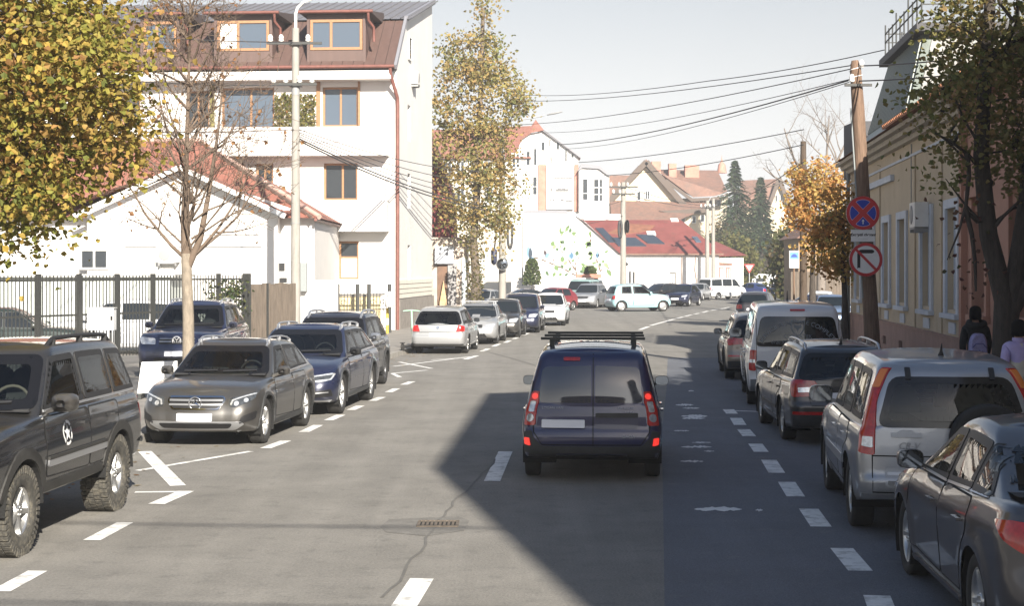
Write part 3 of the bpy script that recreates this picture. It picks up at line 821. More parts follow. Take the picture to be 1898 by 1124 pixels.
p['patch'] = claddings(p, .33)+[
    ('grille', 'F', [(-.40, .745), (.40, .745), (.43, .70), (.34, .575), (-.34, .575), (-.43, .70)], 'grille', .006, .03),
    ('intake_frame', 'F', [(-.66, .40), (.66, .40), (.72, .36), (.58, .27), (-.58, .27), (-.72, .36)], 'satin', .007, .04), ('air_intake', 'F', [(-.56, .375), (.56, .375), (.50, .30), (-.50, .30)], 'grille', .012, .04),
    ('headlight', 'F', [(.49, .62), (.60, .60), (.80, .70), (.865, .79), (.84, .815), (.62, .755), (.50, .735)], 'lamp_dark', .010, .03, MIR),
    ('side_vent', 'F', [(.64, .36), (.84, .42), (.86, .55), (.80, .52), (.68, .47)], 'grille', .007, .03, MIR),
    ('skid_plate', 'F', [(-.66, .27), (.66, .27), (.58, .23), (-.58, .23)], 'satin', .014, .015),
    ('licence_plate', 'F', rect(-.26, .26, .40, .51), 'plate', .03, .012),
    ('tail_light', 'B', [(.45, .82), (.82, .80), (.84, .93), (.50, .93)], 'lamp_red', .008, .03, MIR)]

p = T['allroad'] = dict(rise=.02, L=4.90, W=1.89, wb=2.905, fo=.93, r=.355, tw=.24, zs=.24, rim='spoke', spokes=6, rimf=.7,
    top=[(-2.52, .99), (-1.2, .98), (0, .955), (.75, .955), (1.1, .95), (1.8, .88), (2.2, .79), (2.38, .70)],
    roof=[(-2.4, 1.36), (-1.7, 1.43), (-.8, 1.475), (0, 1.48), (.5, 1.44)], cab=(-2.44, -1.80, .05, 1.08), hb=.92, ht=.68, bulge=.05, rf=.42, rfx=.45, bowf=.20,
    wins=[(-.34, .66, -.36, .06), (-1.20, -.42, -1.20, -.44), (-2.05, -1.26, -1.68, -1.26)], hbelt=.93, hz=.84, mirror=(.62, .97, 0.88), mirmat='plastic', dlo='satin',
    rails=(-1.8, .1, .62, 'satin', .017))
p['doors'] = doors4(p, .88, -.39, -1.30, .34, .945)
p['patch'] = claddings(p, .33, .05, 'allroad_clad')+[
    ('grille', 'F', [(-.42, .72), (.42, .72), (.45, .60), (.36, .36), (-.36, .36), (-.45, .60)], 'grille', .006, .03),
    ('headlight', 'F', [(.52, .60), (.66, .59), (.84, .63), (.885, .73), (.84, .745), (.54, .70)], 'lamp_clear', .010, .02, MIR),
    ('headlight_mask', 'F', [(.57, .625), (.82, .65), (.85, .715), (.57, .68)], 'lamp_dark', .014, .015, MIR),
    ('air_intake', 'F', [(.52, .34), (.86, .36), (.84, .48), (.56, .44)], 'grille', .007, .02, MIR),
    ('fog_trim', 'F', [(.54, .40), (.80, .42), (.80, .435), (.54, .42)], 'satin', .014, 0, MIR),
    ('skid_plate', 'F', [(-.84, .30), (.84, .30), (.76, .235), (-.76, .235)], 'satin', .014, .015),
    ('licence_plate', 'F', rect(-.26, .26, .44, .55), 'plate', .03, .012)]

p = T['duster'] = dict(L=4.32, W=1.82, wb=2.67, fo=.82, r=.36, tw=.225, zs=.31, rim='dark', spokes=5, arch=1.15, rise=.14,
    top=[(-2.15, 1.10), (-1.0, 1.07), (.2, 1.05), (.8, 1.06), (1.05, 1.05), (1.7, .98), (2.0, .90), (2.16, .80)],
    roof=[(-2.1, 1.52), (-1.5, 1.60), (-.6, 1.645), (.1, 1.63), (.5, 1.58)], cab=(-2.06, -1.72, .15, .95), hb=.93, ht=.72, rf=.36, rfx=.34,
    wins=[(-.30, .60, -.32, .14), (-1.06, -.38, -1.06, -.40), (-1.72, -1.16, -1.55, -1.14)], hbelt=1.0, hz=.92, mirror=(.60, 1.06, 1.01), mirmat='satin',
    rails=(-1.7, .2, .64, 'satin', .026))
p['doors'] = doors4(p, .80, -.35, -1.22, .42, 1.035)
p['patch'] = claddings(p, .42, .06)+[
    ('grille', 'F', rect(-.46, .46, .74, .90), 'grille', .006, .03), ('headlight', 'F', [(.50, .72), (.84, .74), (.86, .90), (.52, .90)], 'lamp_clear', .008, .04, MIR),
    ('bumper', 'F', [(-.80, .34), (.80, .34), (.70, .52), (-.70, .52)], 'cladding', .014, .04), ('licence_plate', 'F', rect(-.26, .26, .56, .67), 'plate', .025, .012)]

p = T['mcv'] = dict(L=4.45, W=1.74, wb=2.905, fo=.77, r=.315, tw=.185, zs=.25, rim='cap', rise=.10, rearglass=False,
    top=[(-2.24, .96), (-1.2, .95), (.3, .95), (1.05, .96), (1.3, .95), (1.9, .86), (2.22, .74)],
    roof=[(-2.2, 1.555), (-1.7, 1.60), (-.6, 1.63), (.2, 1.61), (.6, 1.57)], cab=(-2.20, -2.02, .35, 1.22), hb=.945, ht=.74, rr=.20, rrx=.20, bulge=.03, rb=1.6, cbowr=.08, ccr=.17,
    rprof=[(0, .02), (.1, -.03), (.30, -.04), (.45, -.025), (.52, .0), (.75, .01), (1, .035)],
    wins=[(-.20, .80, -.20, .33), (-1.15, -.30, -1.15, -.30)], hbelt=.90, mirror=(.74, .98, .80), mirmat='plastic')
p['doors'] = doors4(p, 1.0, -.25, -1.18, .36, .935)
p['patch'] = [('rear_window', 'B', [(-.03+.035, .975), (.64, .975), (.60, 1.40), (.005, 1.42)], 'glass_van', .006, [.02, .06, .07, .02]),
    ('rear_window', 'B', [(-.62, .975), (-.045, .975), (-.045, 1.42), (-.58, 1.40)], 'glass_van', .006, [.06, .02, .02, .07]),
    ('door_gap', 'B', line_poly([(-.02, .46), (-.02, 1.56)], .012), 'gap', .003, 0), ('door_gap', 'B', line_poly([(.70, 1.50), (.725, 1.0), (.70, .62), (.60, .47), (-.60, .47), (-.70, .62), (-.725, 1.0), (-.70, 1.50)], .014), 'gap', .003, 0),
    ('bumper', 'B', [(-.845, .27), (.845, .27), (.865, .60), (.72, .64), (.71, .56), (.60, .455), (-.60, .455), (-.71, .56), (-.72, .64), (-.865, .60)], 'cladding', .018, .03),
    ('tail_light', 'Bd', [(-.10, .70), (.03, .70), (.03, .90), (-.03, 1.11), (-.10, 1.11), (-.10, .9)], 'lamp_red', .012, .02),
    ('brake_lamp', 'Bd', circ(-.065, 1.05, .030, ry=.036), 'lamp_redlit', .018, 0, {'sub': 'tail_light'}),
    ('reversing_lamp', 'Bd', circ(-.045, .79, .040, ry=.05), 'lamp_clear', .018, 0, {'sub': 'tail_light'}), ('indicator_lamp', 'Bd', rect(-.08, -.02, .86, .99), 'lamp_clear', .017, .015, {'sub': 'tail_light'}),
    ('reflector', 'Bd', [(-.085, .46), (-.01, .475), (-.01, .555), (-.075, .55)], 'lamp_redlit', .028, .015),  # reflectors given an emissive red glow, though they are no lamps
    ('licence_plate', 'B', rect(.08, .60, .66, .77), 'plate', .03, .012), ('plate_recess', 'B', [(-.56, .66), (-.04, .66), (-.04, .80), (-.56, .80)], 'mcv_recess', .006, .02),
    ('door_handle', 'B', line_poly([(-.56, .825), (-.05, .825)], .05), 'plastic', .03, .01),
    ('third_brake_light', 'B', rect(.14, .34, 1.475, 1.515), 'lamp_red', .012, .01)]

p = T['x1'] = dict(L=4.46, W=1.80, wb=2.76, fo=.84, r=.345, tw=.23, zs=.24, rim='star', spokes=5,
    top=[(-2.24, 1.0), (-1, .98), (.2, .95), (.8, .96), (1.1, .95), (1.8, .87), (2.2, .76)],
    roof=[(-2.1, 1.42), (-1.5, 1.50), (-.6, 1.545), (0, 1.54), (.5, 1.48)], cab=(-2.16, -1.70, .05, 1.0), hb=.93, ht=.70,
    wins=[(-.28, .62, -.30, .08), (-1.06, -.36, -1.06, -.38), (-1.85, -1.12, -1.60, -1.12)], hbelt=.92, mirror=(.58, .98, 0.92), rails=(-1.6, .1, .62, 'satin', .016))
p['doors'] = doors4(p, .82, -.33, -1.22, .34, .945)
p['patch'] = claddings(p, .33)+[
    ('tail_light', 'Bd', [(-.42, .88), (-.1, .84), (.06, .82), (.16, .98), (-.05, 1.0), (-.40, .95)], 'lamp_red', .010, .03),
    ('bumper', 'B', [(-.80, .26), (.80, .26), (.84, .46), (-.84, .46)], 'cladding', .010, .03), ('skid_plate', 'B', [(-.52, .27), (.52, .27), (.56, .36), (-.56, .36)], 'satin', .016, .02),
    ('exhaust_tip', 'B', circ(.46, .32, .05), 'exhaust', .03, 0), ('reflector', 'B', rect(.56, .82, .56, .60), 'lamp_red', .012, .01, MIR),
    ('licence_plate', 'B', rect(-.26, .26, .66, .77), 'plate', .012, .01)]

p = T['t5'] = dict(opaque=True, L=4.89, W=1.90, wb=3.0, fo=.90, r=.345, tw=.225, zs=.27, rim='cap', rise=.08,
    top=[(-2.5, 1.17), (1.2, 1.17), (1.7, 1.16), (1.95, 1.12), (2.2, 1.02), (2.42, .86)],
    roof=[(-2.5, 1.88), (-2.1, 1.93), (-1, 1.96), (.8, 1.96), (1.3, 1.93), (1.6, 1.88)], cab=(-2.47, -2.34, 1.18, 2.02), hb=.95, ht=.80, rr=.18, rrx=.16, bulge=.03, ccr=.15,
    rprof=[(0, .04), (.08, -.02), (.22, -.03), (.30, .0), (.6, .01), (1, .03)], rgt=(.06, .76), rgm=.13, wins=[(.62, 1.62, .62, 1.20), (-.70, .50, -.70, .50), (-2.22, -.82, -2.18, -.82)], tint='glass_light',
    hbelt=1.1, hz=.98, mirror=(1.46, 1.18, 1.18), mirmat='plastic', antenna=(.9, .2))
p['doors'] = doors4(p, 1.75, .55, -.76, .38, 1.155)
p['patch'] = [('tail_light', 'Bd', [(-.08, .70), (.05, .72), (.05, 1.10), (-.08, 1.10)], 'lamp_red', .012, .03),
    ('reversing_lamp', 'Bd', rect(-.07, .04, .86, .92), 'lamp_clear', .018, .01, {'sub': 'tail_light'}),
    ('bumper', 'B', [(-.90, .30), (.90, .30), (.92, .54), (-.92, .54)], 't5_bumper', .03, .03), ('third_brake_light', 'B', rect(-.14, .14, 1.835, 1.87), 'lamp_red', .012, .01),
    ('licence_plate', 'B', rect(-.26, .26, .66, .77), 'plate', .014, .012), ('tailgate_gap', 'B', line_poly([(-.77, 1.80), (-.77, .57), (.77, .57), (.77, 1.80)], .012), 'gap', .003, 0),
    ('headlight', 'F', rpoly(rect(.60, .86, .78, .98), .03), 'lamp_clear', .008, 0, MIR)]

p = T['octavia'] = dict(L=4.57, W=1.77, wb=2.58, fo=.92, r=.325, tw=.205, zs=.22, rim='twin', spokes=7,
    top=[(-2.36, .97), (-1, .95), (.2, .93), (.75, .93), (1.05, .925), (1.8, .84), (2.21, .72)],
    roof=[(-2.2, 1.36), (-1.6, 1.43), (-.6, 1.47), (.0, 1.465), (.5, 1.42)], cab=(-2.28, -1.80, .0, .98), hb=.93, ht=.70,
    rprof=[(0, .08), (.12, .0), (.3, -.03), (.46, -.03), (.54, .02), (.8, .05), (1, .07)],
    wins=[(-.30, .60, -.32, .04), (-1.02, -.38, -1.02, -.40), (-1.98, -1.08, -1.72, -1.08)], hbelt=.90, mirror=(.56, .95, 0.88), rails=(-1.75, .0, .62, 'satin', .016), antenna=(-1.55, .12))
p['doors'] = doors4(p, .78, -.35, -1.20, .32, .92)
p['patch'] = [('tail_light', 'Bd', [(-.26, .74), (.06, .72), (.11, .80), (.16, .975), (-.2, .965), (-.24, .90)], 'lamp_red', .010, .025),
    ('reversing_lamp', 'Bd', [(-.19, .80), (-.03, .79), (-.02, .86), (-.18, .87)], 'lamp_clear', .016, .012, {'sub': 'tail_light'}),
    ('bumper', 'B', [(-.80, .24), (.80, .24), (.82, .42), (-.82, .42)], 'cladding', .008, .02), ('reflector', 'B', rect(.40, .82, .47, .515), 'lamp_red', .012, .01, MIR),
    ('licence_plate', 'B', rect(-.26, .26, .68, .79), 'plate', .012, .012), ('number_recess', 'B', [(-.34, .62), (.34, .62), (.42, .88), (-.42, .88)], 'plastic', .004, .03),
    ('moulding', 'L', line_poly([(-.85, .47), (.82, .47)], .05), 'plastic', .014, .015), ('tailgate_gap', 'B', line_poly([(-.66, 1.0), (-.56, .60), (.56, .60), (.66, 1.0)], .012), 'gap', .003, 0)]

p = T['crv'] = dict(trim='cabin_beige', L=4.42, W=1.78, wb=2.62, fo=.88, r=.35, tw=.215, zs=.30, rise=.10, rim='spoke', spokes=5, glass='car_glass',
    top=[(-2.24, 1.07), (-1, 1.06), (.2, 1.04), (.8, 1.04), (1.05, 1.03), (1.7, .95), (2.19, .82)],
    roof=[(-2.2, 1.61), (-1.6, 1.665), (-.6, 1.69), (.1, 1.675), (.5, 1.62)], cab=(-2.19, -1.98, .12, 1.0), hb=.935, ht=.74, rr=.2, rrx=.2, ccr=.17, rb=1.3,
    rprof=[(0, .02), (.1, -.04), (.26, -.05), (.34, .0), (.6, .01), (1, .04)], rgt=(.07, .80), rgm=.16,
    wins=[(-.30, .62, -.30, .12), (-1.06, -.38, -1.06, -.38), (-1.86, -1.16, -1.72, -1.14)], tint='glass_light', hbelt=1.0, hz=.90, mirror=(.58, 1.07, 1.13), wr=.05, antenna=(-1.5, .12))
p['doors'] = doors4(p, .80, -.34, -1.20, .40, 1.03)
p['patch'] = [('tail_light', 'Bd', [(-.085, .80), (.075, .82), (.085, 1.05), (.06, 1.35), (.03, 1.60), (-.05, 1.60), (-.045, 1.3), (-.07, 1.05)], 'lamp_red', .014, .02),
    ('reversing_lamp', 'Bd', [(-.07, .87), (.03, .88), (.03, .97), (-.065, .97)], 'lamp_clear', .02, .012, {'sub': 'tail_light'}),
    ('indicator_lamp', 'Bd', [(-.035, 1.42), (.04, 1.42), (.02, 1.585), (-.04, 1.585)], 'lamp_amber', .02, .012, {'sub': 'tail_light'}),
    ('door_gap', 'B', line_poly([(.69, 1.55), (.72, 1.1), (.735, .80), (.735, .46), (-.735, .46), (-.735, .80), (-.72, 1.1)], .012), 'gap', .004, 0),
    ('door_gap', 'B', line_poly([(.735, .795), (-.735, .795)], .012), 'gap', .0042, 0),
    ('number_recess', 'B', rect(-.10, .62, .50, .70), 'crv_recess', .006, .03), ('recess_rib', 'B', line_poly([(.60, .63), (-.08, .63)], .035), 'paint', .016, .012), ('recess_rib', 'B', line_poly([(.60, .555), (-.08, .555)], .035), 'paint', .016, .012),
    ('door_handle', 'B', rpoly([(.28, .97), (.56, .97), (.56, 1.01), (.50, 1.01), (.47, 1.035), (.37, 1.035), (.34, 1.01), (.28, 1.01)], .01), 'crv_handle', .025, 0),
    ('bumper', 'B', [(-.86, .30), (.86, .30), (.87, .40), (-.87, .40)], 'cladding', .012, .02), ('reflector', 'B', rect(.44, .66, .335, .385), 'lamp_red', .02, .01, MIR),
    ('bumper_step', 'B', [(-.87, .41), (.87, .41), (.86, .455), (-.86, .455)], 'paint', .026, .015), ('hinge', 'B', rect(.36, .41, 1.50, 1.60), 'plastic', .02, .01, MIR),
    ('moulding', 'L', line_poly([(-.86, .62), (.82, .62)], .09), 'crv_handle', .014, .02), ('headlight', 'F', rpoly(rect(.5, .82, .72, .9), .03), 'lamp_clear', .008, 0, MIR)]

p = T['focus'] = dict(L=4.53, W=1.82, wb=2.65, fo=.88, r=.325, tw=.215, zs=.19, rim='spoke', spokes=5, rimf=.7, flare=.02,
    top=[(-2.34, 1.03), (-1.95, 1.07), (-1.5, 1.06), (-.8, 1.01), (.2, .96), (.85, .955), (1.2, .94), (1.8, .83), (2.2, .68)],
    roof=[(-1.9, 1.20), (-1.4, 1.35), (-.9, 1.43), (-.3, 1.475), (.2, 1.455), (.7, 1.40)], cab=(-2.05, -.85, .15, 1.22), hb=.92, ht=.67, bulge=.06, ccr=.16, cbowr=.14, rr=.36, rrx=.36,
    side=[(0, .93), (.10, .96), (.28, .975), (.5, .99), (.66, 1.0), (.78, 1.0), (.87, .975), (.95, .95), (1, .92)],
    wins=[(-.12, .86, -.14, .16), (-.92, -.20, -.86, -.22), (-1.50, -.98, -1.08, -.93)], sgt=(.10, .80), hbelt=.93, hz=.83, mirror=(.74, .97, 0.92), dlo='satin', wr=.03, gin=.03)
p['doors'] = doors4(p, 1.0, -.17, -1.12, .30, (.945, 1.0))
p['patch'] = [('tail_light', 'Bd', [(-.42, .86), (-.2, .79), (.0, .79), (.16, .86), (.30, .965), (.12, .985), (-.36, .975)], 'lamp_red', .012, .03),
    ('reversing_lamp', 'Bd', [(-.22, .83), (-.04, .82), (-.02, .875), (-.2, .885)], 'lamp_clear', .018, .02, {'sub': 'tail_light'}),
    ('licence_plate', 'B', rect(-.26, .26, .66, .77), 'plate', .012, .012), ('headlight', 'F', [(.45, .60), (.82, .66), (.86, .80), (.55, .74)], 'lamp_clear', .008, .03, MIR),
    ('sill_trim', 'L', line_poly([(-.9, .24), (.9, .24)], .05), 'paint', .02, .02)]

p = T['golf'] = dict(trim='cabin_beige', L=4.38, W=1.735, wb=2.515, fo=.86, r=.305, tw=.195, zs=.22, rim='cap',
    top=[(-2.26, .93), (-1, .92), (.2, .91), (.75, .91), (1.05, .90), (1.7, .82), (2.1, .70)],
    roof=[(-2.2, 1.38), (-1.7, 1.43), (-.7, 1.47), (-.1, 1.46), (.4, 1.40)], cab=(-2.22, -1.82, -.05, .88), hb=.94, ht=.72, rr=.2, rrx=.2, ccr=.14, rgt=(.10, .84), rgm=.07,
    rprof=[(0, .04), (.1, -.03), (.3, -.05), (.46, -.05), (.50, .0), (.8, .02), (1, .05)],
    wins=[(-.30, .52, -.32, .0), (-1.0, -.38, -1.0, -.40), (-1.95, -1.06, -1.74, -1.06)], hbelt=.88, mirror=(.50, .93, 0.84))
p['doors'] = doors4(p, .72, -.35, -1.16, .32, .90)
p['patch'] = [('tail_light', 'Bd', [(-.18, .72), (.08, .73), (.12, .88), (-.10, .92)], 'lamp_red', .010, .025),
    ('bumper', 'B', [(-.84, .26), (.84, .26), (.85, .34), (-.85, .34)], 'cladding', .010, .02), ('licence_plate', 'B', rect(-.26, .26, .56, .67), 'plate', .02, .012),
    ('bumper_gap', 'B', line_poly([(-.84, .70), (.84, .70)], .012), 'gap', .004, 0), ('badge', 'B', circ(0, .845, .05), 'chrome', .012, 0)]

# plainer kinds for the cars further down the street
def front_bits(w, zh, zl, dark=False):
    return [('headlight', 'F', [(w*.50, zh-.15), (w*.84, zh-.14), (w*.93, zh+.0), (w*.86, zh+.02), (w*.52, zh-.02)], 'lamp_clear', .010, .03, MIR),
            ('grille', 'F', rect(-w*.42, w*.42, zh-.14, zh-.02), 'grille', .006, .03), ('air_intake', 'F', [(-w*.6, zl), (w*.6, zl), (w*.5, zl+.14), (-w*.5, zl+.14)], 'grille', .006, .03),
            ('licence_plate', 'F', rect(-.26, .26, zl+.17, zl+.28), 'plate', .025, .012)]
def rear_bits(w, z):
    return [('tail_light', 'Bd', [(-.2, z-.2), (.04, z-.2), (.08, z), (-.16, z)], 'lamp_red', .010, .03), ('licence_plate', 'B', rect(-.26, .26, z-.28, z-.17), 'plate', .014, .012)]
def generic(L, W, H, wb, fo, r, belt, nose, cab, kind, wins, zs=.22, ht=.70, **k):
    xf = wb/2+fo; xr = xf-L
    q = dict(L=L, W=W, wb=wb, fo=fo, r=r, tw=.195, zs=zs, rim='spoke', spokes=6, rise=.06,
             top=[(xr, belt+.03), (0, belt), (cab[3]-.2, belt), (cab[3]+.1, belt-.01), (lerp(cab[3], xf, .6), lerp(belt, nose, .4)), (xf, nose)],
             roof=[(cab[1]-.5, H-.10), (cab[1]+.1, H-.05), (lerp(cab[1], cab[2], .5), H), (cab[2]+.1, H-.02), (cab[2]+.5, H-.07)],
             cab=cab, hb=.93, ht=ht, wins=wins, hbelt=belt-.04, mirror=(cab[3]-.42, belt+.01, .86))
    q['doors'] = doors4(q, cab[3]-.2, wins[0][0]-.04, wins[1][0]-.06, zs+.1, belt-.01)
    q['patch'] = front_bits(W/2, nose+.02, zs+.06)+rear_bits(W/2, belt-.06)
    q.update(k); return q
T['sedan'] = generic(4.73, 1.80, 1.43, 2.75, .90, .32, .93, .72, (-1.95, -1.0, .05, 1.05), 's', [(-.20, .70, -.22, .06), (-1.10, -.28, -1.0, -.30)], rgt=(.1, .82))
T['sedan']['top'] = [(-2.45, .97), (-2.0, 1.0), (-1.3, .97), (0, .93), (.9, .93), (1.2, .92), (1.9, .83), (2.27, .72)]
T['logan'] = generic(4.35, 1.74, 1.52, 2.63, .82, .31, .95, .74, (-1.80, -1.1, .05, .95), 's', [(-.24, .62, -.26, .06), (-1.10, -.32, -1.02, -.34)])
T['logan']['top'] = [(-2.22, .99), (-1.8, 1.02), (-1.2, .98), (0, .95), (.8, .95), (1.1, .94), (1.8, .86), (2.13, .74)]
T['hatch'] = generic(3.95, 1.70, 1.47, 2.49, .78, .30, .94, .74, (-1.88, -1.35, .05, .92), 'h', [(-.26, .58, -.28, .05), (-1.10, -.34, -1.08, -.36)])
T['mpv'] = generic(4.38, 1.80, 1.64, 2.68, .88, .32, 1.0, .80, (-2.05, -1.70, .25, 1.25), 'm', [(-.15, .85, -.15, .26), (-1.02, -.23, -1.02, -.23), (-1.80, -1.10, -1.62, -1.10)])
T['suv'] = generic(4.75, 1.93, 1.71, 2.85, .92, .37, 1.08, .90, (-2.20, -1.78, .12, 1.05), 'u', [(-.30, .66, -.32, .12), (-1.16, -.38, -1.16, -.40), (-1.92, -1.24, -1.70, -1.24)], zs=.28,
                   rails=(-1.75, .1, .62, 'satin', .018))
T['up'] = generic(3.54, 1.64, 1.48, 2.42, .60, .295, .93, .78, (-1.66, -1.42, .05, .86), 'h', [(-.50, .56, -.50, .10), (-1.20, -.60, -1.14, -.60)], rim='cap')
T['t4'] = generic(4.79, 1.84, 1.94, 2.92, .86, .32, 1.13, .88, (-2.38, -2.25, .85, 1.55), 'v', [(.40, 1.25, .40, .92), (-.85, .28, -.85, .28), (-2.2, -.97, -2.15, -.97)], ht=.82, zs=.26)
# ------------------------------------------------------------------ setting: materials
ASPH = mat('asphalt', (.180, .170, .152), .92, var=.17, vscale=.8, bump=.6, bscale=40, dirt=(.09, .087, .08, .53, .55), dscale=3.6, grain=.34, streak=.13)
ASPH2 = mat('asphalt_new', (.112, .120, .138), .92, var=.13, vscale=.8, bump=.5, bscale=70, dirt=(.165, .165, .165, .54, .55), dscale=3.4, grain=.38, streak=.12)
PAVE = mat('pavement_stone', (.21, .195, .175), .9, var=.2, vscale=1.2, bump=.3, bscale=30)
KERB = mat('kerb_stone', (.24, .225, .20), .9, var=.25, vscale=2.5, bump=.3, bscale=40)
LINE = mat('road_paint', (.70, .69, .66), .75, var=.12, vscale=9, dirt=(.22, .21, .19, .50, .85), dscale=5)
WORN = mat('road_paint_worn', (.66, .65, .63), .85, var=.15, vscale=9, dirt=(.18, .175, .165, .54, .9), dscale=9)
EARTH = mat('earth', (.16, .14, .10), 1, var=.3, vscale=.08)
WHITE = mat('render_white', (.64, .62, .595), .85, var=.05, vscale=.6, dirt=(.44, .42, .38, .60, .6), dscale=.7, bump=.1, bscale=60)
WHITE2 = mat('render_offwhite', (.56, .53, .46), .85, var=.08, vscale=.8, dirt=(.5, .46, .39, .6, .5), dscale=.8)
BROWN = mat('roof_brown', (.098, .060, .050), .55, var=.14, vscale=1.5, stretch=(3, 3, .3))
GREYR = mat('roof_grey', (.17, .165, .175), .5, .2, var=.15, vscale=1.5)
REDR = mat('roof_red', (.235, .095, .068), .75, var=.22, vscale=2.2, dirt=(.15, .085, .065, .52, .7), dscale=3, bump=.2, bscale=25)
REDR2 = mat('roof_red_old', (.19, .105, .078), .8, var=.25, vscale=2.5, dirt=(.125, .085, .068, .47, .8), dscale=1.2, bump=.2, bscale=25)
REDR3 = mat('roof_red_metal', (.185, .055, .047), .55, var=.2, vscale=1.0, dirt=(.14, .065, .05, .52, .7), dscale=.8)
TILEO = mat('roof_orange_tile', (.36, .15, .075), .85, var=.35, vscale=6, dirt=(.2, .13, .10, .5, .6), dscale=5)
COPPER = mat('gutter_copper', (.165, .066, .052), .5, .1, var=.2, vscale=5)
WOODF = mat('window_wood', (.30, .155, .075), .5, var=.2, vscale=12)
DGLASS = mat('pane_glass', (.03, .035, .04), .04, spec=.4)
SKYGLASS = mat('pane_glass_pale', (.075, .098, .13), .08, spec=.5)
BLIND = mat('window_blind', (.62, .61, .58), .6)
WFRAME = mat('window_white', (.72, .72, .70), .5)
IRON = mat('fence_iron', (.035, .036, .034), .6, var=.2, vscale=20)
PLANK = mat('fence_plank', (.125, .10, .078), .9, var=.3, vscale=3, stretch=(5, 5, .6))
STONE = mat('plinth_stone', (.23, .205, .18), .9, var=.25, vscale=4, bump=.3, bscale=12)
CONC = mat('concrete', (.27, .255, .23), .9, var=.18, vscale=4, bump=.2, bscale=40, stretch=(2, 2, .4))
YELL = mat('render_yellow', (.48, .39, .275), .9, var=.07, vscale=.9, dirt=(.38, .29, .2, .53, .7), dscale=1.2, bump=.15, bscale=40)
PINK = mat('render_pink', (.40, .215, .155), .9, var=.1, vscale=1.1, dirt=(.36, .19, .14, .56, .6), dscale=1.4, bump=.15, bscale=40)
PLINTH = mat('plinth_rose', (.33, .205, .165), .9, var=.16, vscale=2.0, dirt=(.23, .16, .13, .5, .6), dscale=2.5, bump=.2, bscale=30)
TRIMB = mat('trim_bluegrey', (.50, .53, .58), .8, var=.08, vscale=3)
SHUT = mat('shutter_bluegrey', (.40, .44, .50), .7, var=.06, vscale=4)
PATINA = mat('tower_sheet', (.12, .14, .125), .55, .2, var=.25, vscale=2, stretch=(2, 2, .5))
DKRED = mat('wall_darkred', (.17, .035, .035), .8, var=.2, vscale=2)
WOODP = mat('pole_wood', (.155, .10, .068), .9, var=.45, vscale=5, stretch=(6, 6, .5), bump=.5, bscale=14)
WOODP2 = mat('pole_wood_dark', (.07, .05, .035), .95, var=.35, vscale=5, stretch=(6, 6, .5), bump=.5, bscale=14)
WIRE = mat('cable_black', (.045, .045, .048), .7)
STEEL = mat('lamp_steel', (.50, .51, .52), .4, .6)
PORC = mat('insulator', (.8, .79, .76), .3)
GRIDM = mat('cast_iron', (.14, .115, .09), .8, .3, var=.3, vscale=20)

# ------------------------------------------------------------------ ground, road, pavements, markings
def sheet(name, pts, z, m, parent=None, kind=None):
    mb = MB().add([(x, y, z) for x, y in pts], [tuple(range(len(pts)))])
    # keep the sheet facing up
    A = sum(pts[i-1][0]*pts[i][1]-pts[i][0]*pts[i-1][1] for i in range(len(pts)))
    if A < 0: mb.f = [f[::-1] for f in mb.f]
    o = obj(name, mb, m, parent)
    if kind: o['kind'] = kind
    return o
sheet('ground', [(-1500, -300), (1500, -300), (1500, 2600), (-1500, 2600)], -.06, EARTH, kind='structure')
road = sheet('road', [(-45, -45), (40, -45), (60, 120), (90, 300), (-60, 300), (-60, 100)], 0, ASPH, kind='structure')
sheet('asphalt_patch', [(.5, -10), (1.17, 12.2), (1.81, 19.1), (2.35, 25), (3.4, 35), (4.6, 47), (7.4, 47), (6.9, 35), (6.3, 25), (5.7, 12), (5.2, -10)], .003, ASPH2, road)

LK = [(-7.3, -20), (-6.55, 10), (-6.1, 16), (-5.3, 28), (-4.6, 38), (-3.75, 45), (-3.3, 50), (-1.75, 63), (-.55, 74), (.45, 82), (.7, 86), (0, 90), (-8, 93), (-30, 97)]
RK = [(3.6, -20), (5.2, 8), (5.9, 18), (6.7, 30), (7.9, 45), (9.6, 57), (13, 72), (20, 95), (34, 130), (55, 180)]
def kerb(name, line, side, w, far):
    """pavement slab with a row of kerb stones along its edge"""
    pave = tag(obj(name, MB().slab([*line, *far] if side > 0 else [*line[::-1], *far[::-1]], -.05, .125), PAVE), kind='structure')
    me = {}
    for (x0, y0), (x1, y1) in zip(line, line[1:]):
        L_ = math.hypot(x1-x0, y1-y0); n = max(1, round(L_/1.0)); a = math.atan2(y1-y0, x1-x0)
        for k in range(n):
            if not 3 < lerp(y0, y1, k/n) < 100: continue
            key = round(L_/n, 2)
            if key not in me: me[key] = MB().box(.008, key-.008, -.08*(side > 0)-.09*(side < 0), .08+.01, -.05, .137).mesh('kerb_stone', KERB)
            o = obj('kerb_stone', me[key], None, pave, loc=(lerp(x0, x1, k/n), lerp(y0, y1, k/n), random.uniform(-.006, .006)), rz=a)
    return pave
kerb('pavement', LK, 1, 0, [(-45, 97), (-45, -20)])
kerb('pavement', RK, -1, 0, [(80, 180), (80, -20)])

